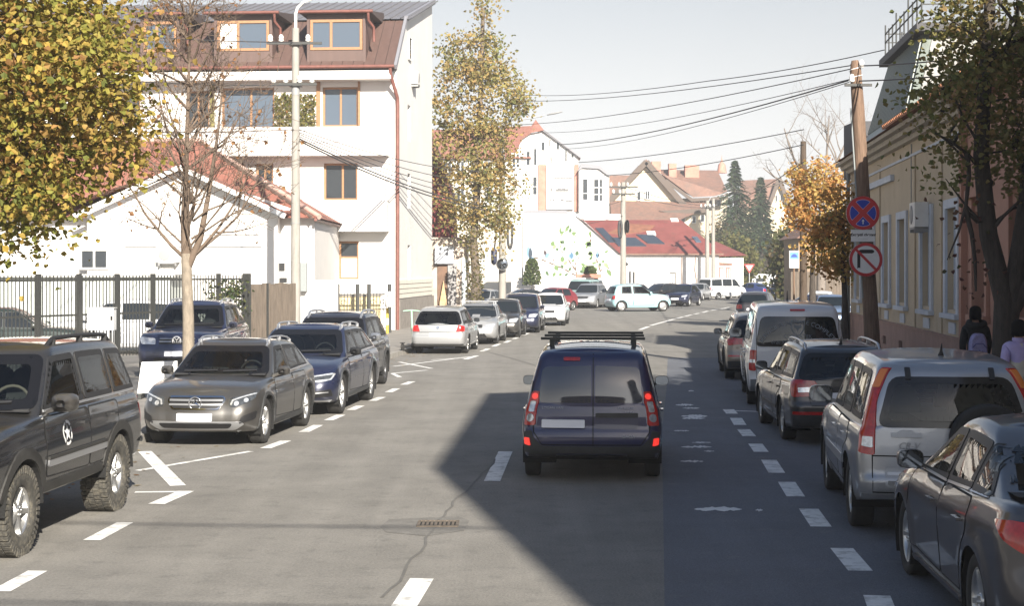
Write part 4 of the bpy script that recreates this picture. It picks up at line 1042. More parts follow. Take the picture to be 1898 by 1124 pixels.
ZD = [.0045]
def dash(px0, py0, px1, py1, w, m=LINE, name='lane_marking'):
    ZD[0] += .00006
    a, b = G(px0, py0), G(px1, py1); d = (b-a).normalized(); n = Vector((-d.y, d.x, 0))*w/2
    return sheet(name, [(q.x, q.y) for q in (a+n, a-n, b-n, b+n)], ZD[0], m, road)
for q in ((727, 1160, 782, 1074), (912, 893, 937, 838)): dash(*q, .20)
for q in ((0, 1098, 70, 1060), (170, 1003, 232, 970), (492, 832, 530, 818), (563, 802, 590, 789), (609, 780, 632, 770), (650, 761, 668, 753), (690, 744, 708, 737), (720, 728, 735, 721), (748, 714, 764, 708),
          (862, 667, 884, 660), (893, 652, 905, 647), (915, 643, 925, 638), (936, 636, 945, 632), (952, 629, 962, 625), (970, 622, 979, 618), (988, 615, 996, 611), (1003, 608, 1010, 605), (1016, 602, 1022, 599)): dash(*q, .17)
for q in ((1640, 1145, 1625, 1106), (1595, 1060, 1560, 1018), (1522, 978, 1499, 945), (1475, 922, 1458, 895), (1440, 878, 1425, 854), (1411, 839, 1400, 824), (1389, 810, 1378, 797), (1372, 789, 1364, 776), (1357, 768, 1350, 760)): dash(*q, .21)
dash(1346, 762, 1405, 764, .12)
for q in ((255, 874, 465, 838), (250, 914, 354, 913)): dash(*q, .11)
for q in ((290, 936, 345, 912), (268, 838, 330, 902)): dash(*q, .19)
for q in ((740, 672, 800, 684), (730, 680, 872, 662), (728, 693, 792, 687), (727, 693, 741, 700), (800, 668, 862, 664)): dash(*q, .12)
for q in ((1186, 612, 1202, 606), (1206, 604, 1250, 592), (1254, 591, 1266, 588), (1270, 587, 1282, 584), (1287, 583, 1296, 581), (1302, 580, 1312, 577), (1318, 576, 1330, 574), (1336, 573, 1352, 570)): dash(*q, .20)
def blotch(px0, px1, py, hpx, seed):
    r = random.Random(seed); n = 16; P = []
    for k in range(n+1):
        t = k/n; P.append((lerp(px0, px1, t), py-hpx*(math.sin(math.pi*t)**.6)*r.uniform(.3, 1)))
    for k in range(1, n): P.append((lerp(px1, px0, k/n), py+hpx*(math.sin(math.pi*k/n)**.6)*r.uniform(.1, .8)))
    ZD[0] += .00006; sheet('worn_marking', [(G(a, b).x, G(a, b).y) for a, b in P], ZD[0], WORN, road)
for i, q in enumerate(((1286, 1376, 946, 6), (1260, 1304, 857, 3), (1282, 1318, 822, 2), (1262, 1320, 830, 3), (1304, 1324, 838, 2), (1264, 1308, 777, 3), (1262, 1312, 773, 4), (1248, 1278, 800, 2),
                       (1252, 1286, 752, 3), (1264, 1298, 758, 2), (1400, 1414, 948, 3), (1276, 1286, 726, 2))): blotch(*q, i)
def crack(pts, w, seed):
    r = random.Random(seed); P = []
    for (a, b), (c, d) in zip(pts, pts[1:]):
        for k in range(5):
            q = G(lerp(a, c, k/5), lerp(b, d, k/5)); P.append((q.x+r.uniform(-.03, .03), q.y))
    ZD[0] += .00006; sheet('crack_seal', line_poly(P, w), ZD[0]-.0025, MATS['tar'], road)
mat('tar', (.115, .11, .10), .85, var=.2, vscale=5)
crack([(920, 852), (880, 895), (835, 940), (800, 985), (760, 1050), (700, 1124)], .028, 1)
crack([(860, 640), (1000, 680), (1080, 700)], .04, 3)
sheet('asphalt_repair', [(G(a, b).x, G(a, b).y) for a, b in ((705, 977), (722, 964), (850, 958), (870, 966), (860, 985), (790, 995), (716, 988))], .0032, MATS['asphalt_rep'] if 'asphalt_rep' in MATS else mat('asphalt_rep', (.145, .138, .125), .95, var=.25, vscale=6, bump=.4, bscale=50), road)
g0 = G(812, 973); dr = thing('drain_grate', 'rusty iron drain grate set in the road left of the centre line', 'drain', (g0.x, g0.y, .004))
fr = MB().box(-.21, .21, -.19, -.15, 0, .012).box(-.21, .21, .15, .19, 0, .012).box(-.21, -.18, -.15, .15, 0, .012).box(.18, .21, -.15, .15, 0, .012)
obj('grate_frame', fr, GRIDM, dr); obj('pit', MB().quad((-.18, -.15, .001), (.18, -.15, .001), (.18, .15, .001), (-.18, .15, .001)), MATS['well'], dr)
bm_ = MB().box(-.012, .012, -.15, .15, .001, .01).mesh('grate_bar', GRIDM)
for k in range(8): obj('grate_bar', bm_, None, dr, loc=(-.15+k*.043, 0, 0))

# ------------------------------------------------------------------ building helpers
def wall(mb, o, u, w, h, holes=(), depth=.22, top=None):
    """upright wall face from o along unit u, outward normal to the right of u (u x z); openings with reveals"""
    o = Vector(o); u = Vector(u).normalized(); n = Vector((u.y, -u.x, 0)); Z = Vector((0, 0, 1))
    xs = sorted({0, w, *[v for q in holes for v in q[:2]]}); zs = sorted({0, h, *[v for q in holes for v in q[2:]]})
    for x0, x1 in zip(xs, xs[1:]):
        for z0, z1 in zip(zs, zs[1:]):
            cx, cz = (x0+x1)/2, (z0+z1)/2
            if any(q[0] < cx < q[1] and q[2] < cz < q[3] for q in holes): continue
            mb.quad(o+u*x0+Z*z0, o+u*x1+Z*z0, o+u*x1+Z*z1, o+u*x0+Z*z1)
    for a, b, c, d in holes:
        P = [o+u*a+Z*c, o+u*b+Z*c, o+u*b+Z*d, o+u*a+Z*d]; I = -n*depth
        for i in range(4): mb.quad(P[i], P[i]+I, P[(i+1) % 4]+I, P[(i+1) % 4])
    return mb
PANES = {}
def window(par, loc, rz, w, h, cols=(.5,), rows=(), frame=None, glass=None, fw=.07, depth=.05, sill=None, gl2=None, name='window'):
    """frame with its panes as children; the pane plane faces local -y"""
    frame = frame or WFRAME; glass = glass or DGLASS
    mb = MB(); xs = [0, *[c*w for c in cols], w]; zs = [0, *[r_*h for r_ in rows], h]
    mb.box(0, w, -depth, 0, 0, fw).box(0, w, -depth, 0, h-fw, h).box(0, fw, -depth, 0, fw, h-fw).box(w-fw, w, -depth, 0, fw, h-fw)
    for c in xs[1:-1]: mb.box(c-fw*.5, c+fw*.5, -depth+.002, 0, fw, h-fw)
    for z in zs[1:-1]: mb.box(fw, w-fw, -depth+.006, -.004, z-fw*.35, z+fw*.35)
    wo = obj(name, mb, frame, par, loc=loc, rz=rz)
    for i in range(len(xs)-1):
        for j in range(len(zs)-1):
            a = xs[i]+fw*.5; b = xs[i+1]-fw*.5; c = zs[j]+fw*.35; d = zs[j+1]-fw*.35
            g_ = gl2 if gl2 and (i+j) % 2 == 0 else glass
            key = (round(b-a, 2), round(d-c, 2), g_.name)
            if key not in PANES: PANES[key] = MB().box(0, b-a, -.012, 0, 0, d-c).mesh('pane', g_)
            obj('pane', PANES[key], None, wo, loc=(a, -.015, c))
    if sill:
        obj('sill', MB().box(-.06, w+.06, -.16, -depth-.002, -.07, -.003), sill, wo)
    return wo
def gable_roof(x0, x1, y0, y1, ze, zr, ov=.3, th=.14, xr=None):
    """two pitched slabs, ridge along y"""
    xr = (x0+x1)/2 if xr is None else xr; mb = MB()
    for xe, s in ((x0, -1), (x1, 1)):
        k = (zr-ze)/(xr-xe); e = xe+s*ov; zz = ze+k*(e-xe)
        mb.prism([(e, zz), (xr, zr), (xr, zr+th), (e, zz+th)], y0-ov, y1+ov)
    return mb
def beam(a, b, w, h=None): return MB().bar(a, b, w, h)
def ac_unit(par, loc, rz, label=None):
    """outdoor unit: case, fan guard, bracket"""
    b = obj('air_conditioner', MB().box(0, .8, -.30, 0, 0, .55), MATS['ac_white'], par, loc=loc, rz=rz)
    f = MB().lathe([(.21, 0), (.21, .012), (.19, .014), (.001, .014)], 20, Matrix.Translation((.30, -.30, .28)) @ Matrix.Rotation(R(90), 4, 'X'))
    obj('fan_guard', f, MATS['ac_grey'], b)
    obj('bracket', MB().prism([(.08, -.12), (.13, -.12), (.13, -.05), (.67, -.05), (.67, -.12), (.72, -.12), (.72, -.003), (.08, -.003)], -.30, 0), MATS['ac_grey'], b)
    return b
mat('ac_white', (.62, .61, .58), .5, var=.08, vscale=4); mat('ac_grey', (.25, .25, .25), .6)
def downpipe(par, pts, r=.055, m=None, name='downpipe'): return obj(name, MB().tube(pts, r, 8), m or COPPER, par)

# ------------------------------------------------------------------ apartment house, four storeys, left
D0 = 66.0; K = D0/FOC
def ax_(px): return (px-735)*K
def az_(py): return CAM_H+(HY-py)*K
ap = thing('apartment_building', 'white four storey apartment block with brown mansard roof and dormer windows', 'building', (PX(735, D0), D0, 0), math.atan2(-.077, .997))
LW = 24.0; DEP = 11.6; ZE = az_(128); ZM = az_(20)
fw_ = [(ax_(405), ax_(505), az_(236), az_(160), (.55,), SKYGLASS, WOODF), (ax_(596), ax_(663), az_(234), az_(160), (.5,), SKYGLASS, WOODF), (ax_(338), ax_(382), az_(236), az_(165), (.5,), DGLASS, WOODF),
       (ax_(598), ax_(662), az_(371), az_(302), (.55,), DGLASS, WOODF), (ax_(592), ax_(664), az_(518), az_(447), (.42, .5), DGLASS, WOODF), (ax_(470), ax_(503), az_(371), az_(302), (.5,), DGLASS, WOODF),
       (ax_(410), ax_(450), az_(371), az_(302), (.5,), DGLASS, WOODF), (ax_(-20), ax_(40), az_(236), az_(165), (.5,), DGLASS, WOODF), (ax_(-220), ax_(-120), az_(236), az_(165), (.5,), DGLASS, WOODF), (ax_(180), ax_(250), az_(236), az_(165), (.5,), DGLASS, WOODF)]
ew = [(3.25, 4.15, az_(248), az_(178)), (3.25, 4.15, az_(380), az_(312)), (3.25, 4.15, az_(520), az_(452)), (3.25, 4.15, az_(90), az_(44))]
wm = MB()
wall(wm, (-LW, 0, 0), (1, 0, 0), LW, ZE, [(q[0]+LW, q[1]+LW, q[2], q[3]) for q in fw_])
ZB = 15.6
wall(wm, (0, 0, 0), (0, 1, 0), DEP, ZE, [q for q in ew if q[3] < ZE], .25)
wm.add([(0, 0, ZE), (0, DEP, ZE), (0, DEP, ZB), (0, 2.35, ZM)], [(0, 1, 2, 3)])
wm.quad((-LW, 0, 0), (-LW, 0, ZE), (-LW, DEP, ZE), (-LW, DEP, 0)).quad((-LW, DEP, 0), (-LW, DEP, ZB), (0, DEP, ZB), (0, DEP, 0))
obj('wall', wm, WHITE, ap)
for a, b, c, d, cols, g_, f_ in fw_:
    gf = abs(c-az_(518)) < .01
    window(ap, (a, .2, c), 0, b-a, d-c, cols, (.58,) if gf else (), f_, g_, .085, .07, gl2=BLIND if gf else None)
for a, b, c, d in ew[:3]: window(ap, (-.22, a, c), R(90), b-a, d-c, (), (), WFRAME, DGLASS, .06, .05, sill=STONE)
a, b, c, d = ew[3]; window(ap, (.02, a, c), R(90), b-a, d-c, (), (), WFRAME, DGLASS, .06, .05)
# wooden surround of the top corner window
obj('window_surround', MB().box(ax_(585)-.0, ax_(592), -.06, -.003, az_(236), az_(150)).box(ax_(663), ax_(667), -.06, -.003, az_(236), az_(150)).box(ax_(592), ax_(663), -.06, -.003, az_(237), az_(234)), WOODF, ap)
# balcony bands standing out from the wall
for z0, z1 in ((az_(290), az_(237)), (az_(430), az_(373))):
    obj('balcony_parapet', MB().box(-LW+.2, -.30, -.80, -.66, z0, z1).box(-LW+.2, -.30, -.66, -.004, z0, z0+.16).box(-.44, -.30, -.66, -.004, z0+.16, z1), WHITE, ap)
obj('eaves_band', MB().box(-LW, -.12, -.80, -.004, az_(150), az_(134)), WHITE, ap)
obj('pilaster', MB().box(ax_(384), ax_(392), -.1, -.003, az_(236), az_(152)), mat('vine_olive', (.16, .14, .05), .9, var=.4, vscale=14), ap)
obj('plinth', MB().box(.003, .10, .3, DEP, 0, az_(556)), STONE, ap)
for k in range(4): obj('cladding_board', MB().box(.003, .06, .3, DEP, az_(554-k*9), az_(546.5-k*9)), mat('board_cream', (.66, .62, .54), .7, var=.08, vscale=3), ap)
# mansard: brown panels between seams, grey upper roof
mans = MB(); n = 54; pw = (LW+.06)/n
panel = MB().add([(0, 0, 0), (pw-.03, 0, 0), (pw-.03, 2.35+.72, ZM-ZE), (0, 2.35+.72, ZM-ZE), (pw-.03, .02, -.06), (0, .02, -.06), (pw-.03, 2.35+.72, ZM-ZE-.08), (0, 2.35+.72, ZM-ZE-.08)],
                 [(0, 1, 2, 3), (5, 4, 1, 0), (1, 4, 6, 2), (0, 3, 7, 5)]).mesh('roof_panel', BROWN)
for k in range(n): obj('roof_panel', panel, None, ap, loc=(-LW+k*pw, -.72, ZE))
obj('roof_underlay', MB().add([(-LW, -.66, ZE-.02), (.04, -.66, ZE-.02), (.04, 2.35, ZM-.03), (-LW, 2.35, ZM-.03), (-LW, DEP+.2, ZB), (.04, DEP+.2, ZB), (-LW, 0, ZE-.02), (.04, 0, ZE-.02)], [(0, 1, 2, 3), (3, 2, 5, 4), (1, 0, 6, 7)]), mat('roof_underlay', (.06, .04, .035), .8), ap)
gp = MB().add([(0, 0, 0), (.42, 0, 0), (.42, 9.4, ZB-ZM+.1), (0, 9.4, ZB-ZM+.1), (.42, 0, .05), (.45, 0, .05), (.45, 9.4, ZB-ZM+.15), (.42, 9.4, ZB-ZM+.15), (.45, 0, 0), (.45, 9.4, ZB-ZM+.1)],
              [(0, 1, 2, 3), (4, 5, 6, 7), (1, 4, 7, 2), (5, 8, 9, 6)]).mesh('roof_sheet', GREYR)
for k in range(54): obj('roof_sheet', gp, None, ap, loc=(-LW+k*.45, 2.2, ZM+.02))
obj('verge', MB().bar((.06, -.72, ZE), (.06, 2.35, ZM+.06), .12, .2).bar((.06, 2.35, ZM+.06), (.06, DEP+.3, ZB+.16), .16, .22), mat('verge_grey', (.20, .20, .22), .5), ap)
obj('gutter', MB().tube([(-LW, -.78, ZE+.03), (.02, -.78, ZE+.03)], .075, 8), COPPER, ap)
downpipe(ap, [(-.15, -.78, ZE-.05), (-.14, -.74, ZE-.3), (.05, -.12, ZE-1.2), (.06, -.10, ZE-1.5), (.06, -.10, .1)], .075)
for a, b in ((395, 505), (570, 680), (255, 330), (60, 160)):
    xa, xb = ax_(a), ax_(b); dz0, dz1 = az_(94), az_(27)
    dm = obj('dormer', MB().box(xa, xa+.12, -.35, 2.2, dz0-.5, dz1).box(xb-.12, xb, -.35, 2.2, dz0-.5, dz1).box(xa+.12, xb-.12, -.33, -.1, dz0-.45, dz0).box(xa+.12, xb-.12, -.33, -.1, dz1-.22, dz1), BROWN, ap)
    obj('dormer_roof', MB().add([(xa-.25, -.62, dz1+.08), (xb+.3, -.62, dz1+.08), (xb+.3, 2.6, dz1+.5), (xa-.25, 2.6, dz1+.5), (xa-.25, -.62, dz1), (xb+.3, -.62, dz1), (xb+.3, 2.6, dz1+.02), (xa-.25, 2.6, dz1+.02)],
        [(0, 1, 2, 3), (4, 5, 1, 0), (7, 6, 5, 4), (5, 6, 2, 1), (4, 0, 3, 7)]), mat('dormer_soffit', (.07, .05, .045), .7), dm)
    obj('dormer_gutter', MB().tube([(xa-.4, -.68, dz1+.06), (xb+.35, -.68, dz1+.06)], .07, 8), COPPER, dm)
    obj('dormer_downpipe', MB().tube([(xb+.15, -.66, dz1), (xb+.15, -.6, dz1-.3), (xb+.32, -.3, dz1-.55), (xb+.33, -.28, dz1-1.15)], .06, 8), COPPER, dm)
    w_ = window(ap, (xa+.14, -.28, dz0+.02), 0, xb-xa-.28, dz1-dz0-.24, (.4,), (), WOODF, SKYGLASS, .11, .08, gl2=BLIND if a == 395 else None)
ac_unit(ap, (.003, 4.3, az_(132)), R(90))
for k in range(5):                                            # white ornaments behind the dormer pane
    pass
# vine on the wall between the upper windows
def leafmat(name, rough=.75): return mat(name, (.1, .1, .05), rough, attr='Col', var=.12, vscale=3)
LEAF = leafmat('leaves')
def thin_leaf(m):
    """leaves let some light through"""
    n = m.node_tree; b = n.nodes['Principled BSDF']; t = n.nodes.new('ShaderNodeBsdfTranslucent'); x = n.nodes.new('ShaderNodeMixShader'); x.inputs[0].default_value = .48
    n.links.new(b.inputs['Base Color'].links[0].from_socket, t.inputs[0]); n.links.new(b.outputs[0], x.inputs[1]); n.links.new(t.outputs[0], x.inputs[2]); n.links.new(x.outputs[0], n.nodes['Material Output'].inputs['Surface'])
thin_leaf(LEAF)
def leaf_at(mb, c, s, r, col, droop=0.0):
    """one leaf: a folded pointed blade"""
    a = r.uniform(0, 6.283); t = r.uniform(-.9, .9); u = Vector((math.cos(a)*math.cos(t), math.sin(a)*math.cos(t), math.sin(t)-droop)).normalized()
    v = u.cross(Vector((r.uniform(-1, 1), r.uniform(-1, 1), r.uniform(-1, 1)))).normalized(); n = u.cross(v)*.18*s
    c = Vector(c); k = s*.42
    mb.add([c-u*s*.5, c+v*k-u*s*.12+n, c+u*s*.5, c-v*k-u*s*.12+n, c+v*k*.75+u*s*.2+n, c-v*k*.75+u*s*.2+n], [(0, 1, 4, 2), (0, 2, 5, 3)], col)
def pick(r, pal):
    c = r.choice(pal); f = r.uniform(1.0, 1.55); return tuple(q*f for q in c)
vr = random.Random(5); vm = MB()
for k in range(900):
    x = vr.uniform(ax_(507), ax_(584)); z = vr.uniform(az_(238), az_(172)); leaf_at(vm, (x, -.08-abs(vr.gauss(0, .09)), z), vr.uniform(.09, .16), vr, pick(vr, [(.16, .14, .04), (.11, .12, .03), (.20, .16, .05)]), .5)
vine = tag(obj('climbing_vine', vm, LEAF, loc=ap.location, rz=ap.rotation_euler.z), 'yellow green vine climbing the white wall between two upper windows', 'vine'); vine['kind'] = 'thing'

# ------------------------------------------------------------------ white house with red roof, left
wh = thing('white_house', 'low white house with a red tiled gable roof behind the iron fence', 'house', (0, 58, 0))
def wx(px): return PX(px, 58)
def wz(py): return PZ(py, 58)
hx0, hx1, hap, hza, hze = -21.0, wx(583), wx(345), wz(318), wz(402)
fm = MB(); wall(fm, (hx0, 0, 0), (1, 0, 0), hx1-hx0, hze)
fm.add([(hap-(hx1-hap), 0, hze), (hx1, 0, hze), (hap, 0, hza)], [(0, 1, 2)])
fm.quad((hx1, 0, 0), (hx1, 9, 0), (hx1, 9, hze), (hx1, 0, hze)).quad((hx0, 0, 0), (hx0, 0, hze), (hx0, 9, hze), (hx0, 9, 0))
obj('wall', fm, WHITE, wh)
# broad roof that slopes to the street with a hip on its right end, and the gable roof standing out of it
ry, rz_ = 5.2, PZ(262, 63.2); rx = PX(368, 63.2); ex1 = PX(592, 57.5)
ez = PZ(404, 57.5); sl2 = (rz_-ez)/(ry+.5)
mr_ = MB().add([(hx0-.5, -.5, ez), (ex1, -.5, ez), (rx, ry, rz_), (hx0-.5, ry, rz_), (ex1, 10.5, ez), (hx0-.5, 10.5, ez)], [(0, 1, 2, 3), (1, 4, 2), (3, 2, 4, 5)]); obj('roof', mr_, REDR, wh)
nb2 = 46
for k in range(nb2):                                          # standing tile courses down the slope
    x = lerp(hx0-.4, ex1-.15, k/(nb2-1)); t = 1.0 if x < rx else (ex1-x)/(ex1-rx)
    obj('roof_batten', beam((x, -.5, ez+.03), (lerp(x, x, t), -.5+(ry+.5)*t, ez+(rz_-ez)*t+.03), .06, .05), REDR, wh)
obj('hip_ridge', MB().tube([(rx, ry, rz_+.03), (ex1, -.5, ez+.03)], .10, 7).tube([(hx0, ry, rz_+.03), (rx, ry, rz_+.03)], .10, 7), mat('ridge_pale', (.46, .30, .25), .8, var=.2, vscale=3), wh)
obj('hip_flashing', MB().bar((rx+.12, ry-.25, rz_-.05), (ex1-.25, -.62, ez+.02), .05, .10), mat('verge_brown', (.16, .11, .09), .7), wh)
gew = hx1-1.25
gwm = MB(); gwm.prism([(2*hap-gew, 0), (gew, 0), (gew, hze+.12), (hap, hza), (2*hap-gew, hze+.12)], -.66, -.004); gwo = obj('gable_wall', gwm, WHITE, wh)
window(wh, (wx(158), -.68, wz(500)), 0, wx(210)-wx(158), wz(462)-wz(500), (.5,), (), WFRAME, DGLASS)
gr2 = gable_roof(2*hap-hx1-.2, hx1-1.2, -.85, 3.2, hze+.15, hza+.1, .3, .10, hap); obj('gable_roof', gr2, REDR, wh)
ge = hx1-1.2
obj('verge_board', MB().bar((hap, -1.18, hza+.08), (ge+.3, -1.18, hze-.02), .05, .17).bar((hap, -1.18, hza+.08), (2*hap-ge-.3, -1.18, hze-.02), .05, .17), WFRAME, wh)
obj('soffit', MB().bar((hap+.3, -.92, hza-.12), (ge+.2, -.92, hze-.08), .5, .04), mat('soffit_grey', (.42, .41, .40), .8), wh)
obj('gutter', MB().tube([(hx1+.1, -.5, hze-.12), (hx1+.1, 9, hze-.12)], .06, 8), COPPER, wh)
downpipe(wh, [(wx(512), -.06, wz(405)), (wx(508), -.06, wz(525))], .05)
ac_unit(wh, (wx(300), -.664, wz(487)), 0)
obj('side_wall', MB().box(hx1+.01, wx(626), -.05, .2, 0, wz(520)), WHITE, wh)
obj('meter_box', MB().box(wx(514), wx(540), -.28, -.004, wz(528), wz(484)), WFRAME, wh)
obj('meter_window', MB().box(wx(518), wx(530), -.30, -.283, wz(503), wz(488)).box(wx(520), wx(534), -.30, -.283, wz(524), wz(515)), MATS['grille'], wh)
obj('cable_box', MB().box(wx(557), wx(570), -.35, -.004, wz(540), wz(487)), mat('box_grey', (.22, .24, .24), .6), wh)
obj('cable_conduit', MB().tube([(wx(240), -.68, wz(458)), (wx(490), -.68, wz(458))], .02, 6).tube([(wx(300), -.68, wz(437)), (wx(485), -.68, wz(436)), (wx(487), -.68, wz(452))], .015, 6), MATS['ac_grey'], wh)
pn = MB()
shed = thing('shed', 'pale grey corrugated shed standing behind the bar fence', 'shed', (PX(70, 53), 53, 0))
obj('wall', MB().box(-5.5, 4.4, 0, 3, 0, 2.35), mat('shed_pale', (.50, .53, .50), .6, var=.08, vscale=2), shed)
rb = MB().box(0, .05, -.035, -.003, .02, 2.3).mesh('corrugation', MATS['shed_pale'])
for k in range(33): obj('corrugation', rb, None, shed, loc=(-5.4+k*.3, 0, 0))
obj('roof', MB().box(-5.7, 4.6, -.2, 3.2, 2.36, 2.46), mat('shed_roof', (.42, .42, .40), .6), shed)

# ------------------------------------------------------------------ bar fence and plank fence
fa, fb = Vector((PX(-30, 37), 37, .12)), Vector((PX(458, 46), 46, .12)); fd = fb-fa; FL = fd.length
fe = thing('bar_fence', 'dark iron bar fence along the yard on the left', 'fence', fa, math.atan2(fd.y, fd.x))
bmesh_ = MB().box(-.011, .011, -.011, .011, .25, 2.34).mesh('bar', IRON); pmesh = MB().box(-.05, .05, -.05, .05, -.12, 2.38).mesh('post', IRON)
nb = int(FL/.125)
for k in range(nb+1): obj('bar', bmesh_, None, fe, loc=(k*FL/nb, 0, 0))
for k in range(8): obj('post', pmesh, None, fe, loc=(.3+k*(FL-.3)/7, -.055, 0))
obj('post', pmesh, None, fe, loc=(FL-.18, -.055, 0))
for z in (.35, 1.35, 2.22): obj('rail', MB().box(0, FL, .012, .045, z-.025, z+.025), IRON, fe)
pa, pb = Vector((PX(461, 47), 47, .12)), Vector((PX(548, 49), 49, .12)); pd = pb-pa; PL_ = pd.length
pf = thing('plank_fence', 'weathered brown plank fence beside the concrete pole', 'fence', pa, math.atan2(pd.y, pd.x))
for k in range(11):
    w_ = PL_/11; obj('plank', MB().box(k*w_+.006, (k+1)*w_-.006, -.012-.004*(k % 2), .012, .05, 2.07+random.uniform(-.02, .02)), PLANK, pf)
obj('post', MB().box(PL_*.37-.03, PL_*.37+.03, -.06, -.02, 0, 2.08), IRON, pf)
for z in (.5, 1.7): obj('rail', MB().box(0, PL_, .016, .06, z-.04, z+.04), PLANK, pf)
# wrought iron gate next to the apartment house
ga = Vector((PX(626, 62), 62, .1)); gb = Vector((PX(722, 63), 63, .1)); gd = gb-ga; GL_ = gd.length
gt = thing('iron_gate', 'wrought iron gate with scrolls between the white wall and apartment block', 'gate', ga, math.atan2(gd.y, gd.x))
pg_ = MB().box(-.06, .06, -.06, .06, -.1, 1.95).mesh('post', IRON)
for f in (0, .38, .6, 1): obj('post', pg_, None, gt, loc=(GL_*f, 0, 0))
gbm = MB().box(-.012, .012, -.012, .012, .1, 1.6).mesh('bar', IRON)
for k in range(1, 16): obj('bar', gbm, None, gt, loc=(GL_*k/16, 0, 0))
for z in (.2, .95, 1.55): obj('rail', MB().box(.06, GL_-.06, -.02, .02, z-.02, z+.02), IRON, gt)
for i in range(5):
    c = GL_*(.1+.19*i); obj('scroll', MB().tube([(c+.13*math.cos(a*.6)*(1-a/16), -.03, 1.22+.13*math.sin(a*.6)*(1-a/16)) for a in range(14)], .012, 5), IRON, gt)
gw = MB().box(0, GL_, .9, 1.05, 0, 1.45); obj_ = thing('garden_wall', 'pale yellow low wall behind the iron gate', 'wall', ga, math.atan2(gd.y, gd.x)); obj('wall_face', gw, mat('garden_yellow', (.62, .52, .30), .9, var=.1, vscale=2), obj_)
obj('coping', MB().box(-.05, GL_+.05, .85, 1.1, 1.452, 1.52), STONE, obj_)
# ------------------------------------------------------------------ buildings further down the street
def flat_poly(pts, d0, th=.3):
    """upright wall whose outline is given by photograph places at distance d0"""
    P = [(PX(a, d0), PZ(b, d0)) for a, b in pts]
    A = sum(P[i-1][0]*P[i][1]-P[i][0]*P[i-1][1] for i in range(len(P)))
    if A < 0: P = P[::-1]
    return MB().prism(P, d0, d0+th)
dr_ = thing('dark_red_house', 'narrow dark red house with a steep side wall behind the apartment block', 'house', (0, 0, 0))
obj('wall', flat_poly([(789, 610), (789, 262), (800, 262), (836, 360), (842, 470), (842, 610)], 86, 7), DKRED, dr_)
obj('roof', MB().prism([(PX(787, 86), PZ(250, 86)), (PX(799, 86), PZ(250, 86)), (PX(840, 86), PZ(362, 86)), (PX(836, 86), PZ(366, 86))], 85.6, 93), REDR3, dr_)
sp = thing('shop_front', 'small shop front with a white sign board over a dark doorway', 'shop', (0, 0, 0))
SD = 83
obj('wall', flat_poly([(800, 600), (800, 440), (866, 440), (866, 600)], SD, 3), mat('shop_wall', (.40, .34, .29), .9, var=.25, vscale=1.5), sp)
obj('sign_board', flat_poly([(806, 489), (806, 457), (841, 457), (841, 489)], SD-.35, .33), mat('sign_grey', (.52, .54, .58), .6, var=.2, vscale=3), sp)
obj('door', flat_poly([(811, 588), (811, 491), (829, 491), (829, 588)], SD-.08, .07), mat('door_brown', (.13, .07, .04), .6, var=.3, vscale=3), sp)
obj('pillar', flat_poly([(830, 598), (830, 489), (846, 489), (846, 598)], SD-.2, .19), mat('pillar_grey', (.28, .27, .27), .9, var=.2, vscale=3), sp)
obj('gate', flat_poly([(856, 596), (856, 478), (866, 478), (866, 596)], SD-.1, .09), mat('gate_pale', (.5, .55, .56), .6), sp)
obj('plant_trough', flat_poly([(815, 560), (822, 520), (828, 560), (826, 585), (814, 585)], SD-.4, .2), mat('timber_pale', (.42, .30, .17), .8, var=.4, vscale=5), sp)

D5 = 178
hb = thing('gabled_block', 'tall white block with red roof and a big white sign panel', 'building', (0, 0, 0))
def wins(par, d0, L_, frame=WFRAME, glass=DGLASS, off=.03):
    for a, b, c, d, cols, rows in L_: window(par, (PX(a, d0), d0-off+.03, PZ(d, d0)), 0, PX(b, d0)-PX(a, d0), PZ(c, d0)-PZ(d, d0), cols, rows, frame, glass, min(.12, .13*(PX(b, d0)-PX(a, d0))), .10)
obj('wall', flat_poly([(955, 600), (955, 288), (968, 258), (984, 247), (1008, 243), (1072, 291), (1072, 600)], D5, 14), WHITE, hb)
obj('side_wall', flat_poly([(790, 600), (790, 292), (954, 292), (954, 600)], D5+.3, 12), WHITE2, hb)
ro = MB(); a, b, c, d = PX(786, D5), PX(985, D5), PZ(294, D5), PZ(236, D5)
ro.add([(a, D5-.4, c), (b, D5-.4, c), (b, D5+7, d+.8), (a, D5+7, d+.3), (a, D5+14, c), (b, D5+14, c)], [(0, 1, 2, 3), (3, 2, 5, 4), (1, 5, 2), (0, 3, 4)]); obj('roof', ro, REDR, hb)
g1 = MB(); g1.add([(PX(952, D5), D5-.5, PZ(285, D5)), (PX(993, D5), D5+.5, PZ(221, D5)), (PX(1008, D5), D5-.5, PZ(242, D5)), (PX(984, D5), D5-.5, PZ(247, D5)), (PX(968, D5), D5-.5, PZ(258, D5)), (PX(1000, D5), D5+13, PZ(226, D5)), (PX(1076, D5), D5-.5, PZ(294, D5)), (PX(1076, D5), D5+13, PZ(294, D5))],
    [(0, 4, 1), (4, 3, 1), (3, 2, 1), (1, 2, 5), (2, 6, 7, 5)]); obj('roof', g1, REDR, hb)
obj('verge_line', MB().bar((PX(1006, D5), D5-.3, PZ(241, D5)), (PX(1075, D5), D5-.3, PZ(292, D5)), .25, .2), MATS['verge_grey'], hb)
wins(hb, D5-.02, [(948, 964, 284, 312, (.5,), (.3,)), (975, 983, 280, 307, (), ()), (989, 995, 275, 307, (), ()), (1003, 1010, 263, 280, (), ()), (1018, 1021, 258, 271, (), ()), (1031, 1037, 263, 278, (), ()), (1047, 1051, 276, 300, (), ()), (1020, 1023, 291, 303, (), ()),
    (987, 996, 327, 362, (), (.45,)), (1058, 1064, 284, 293, (), ())])
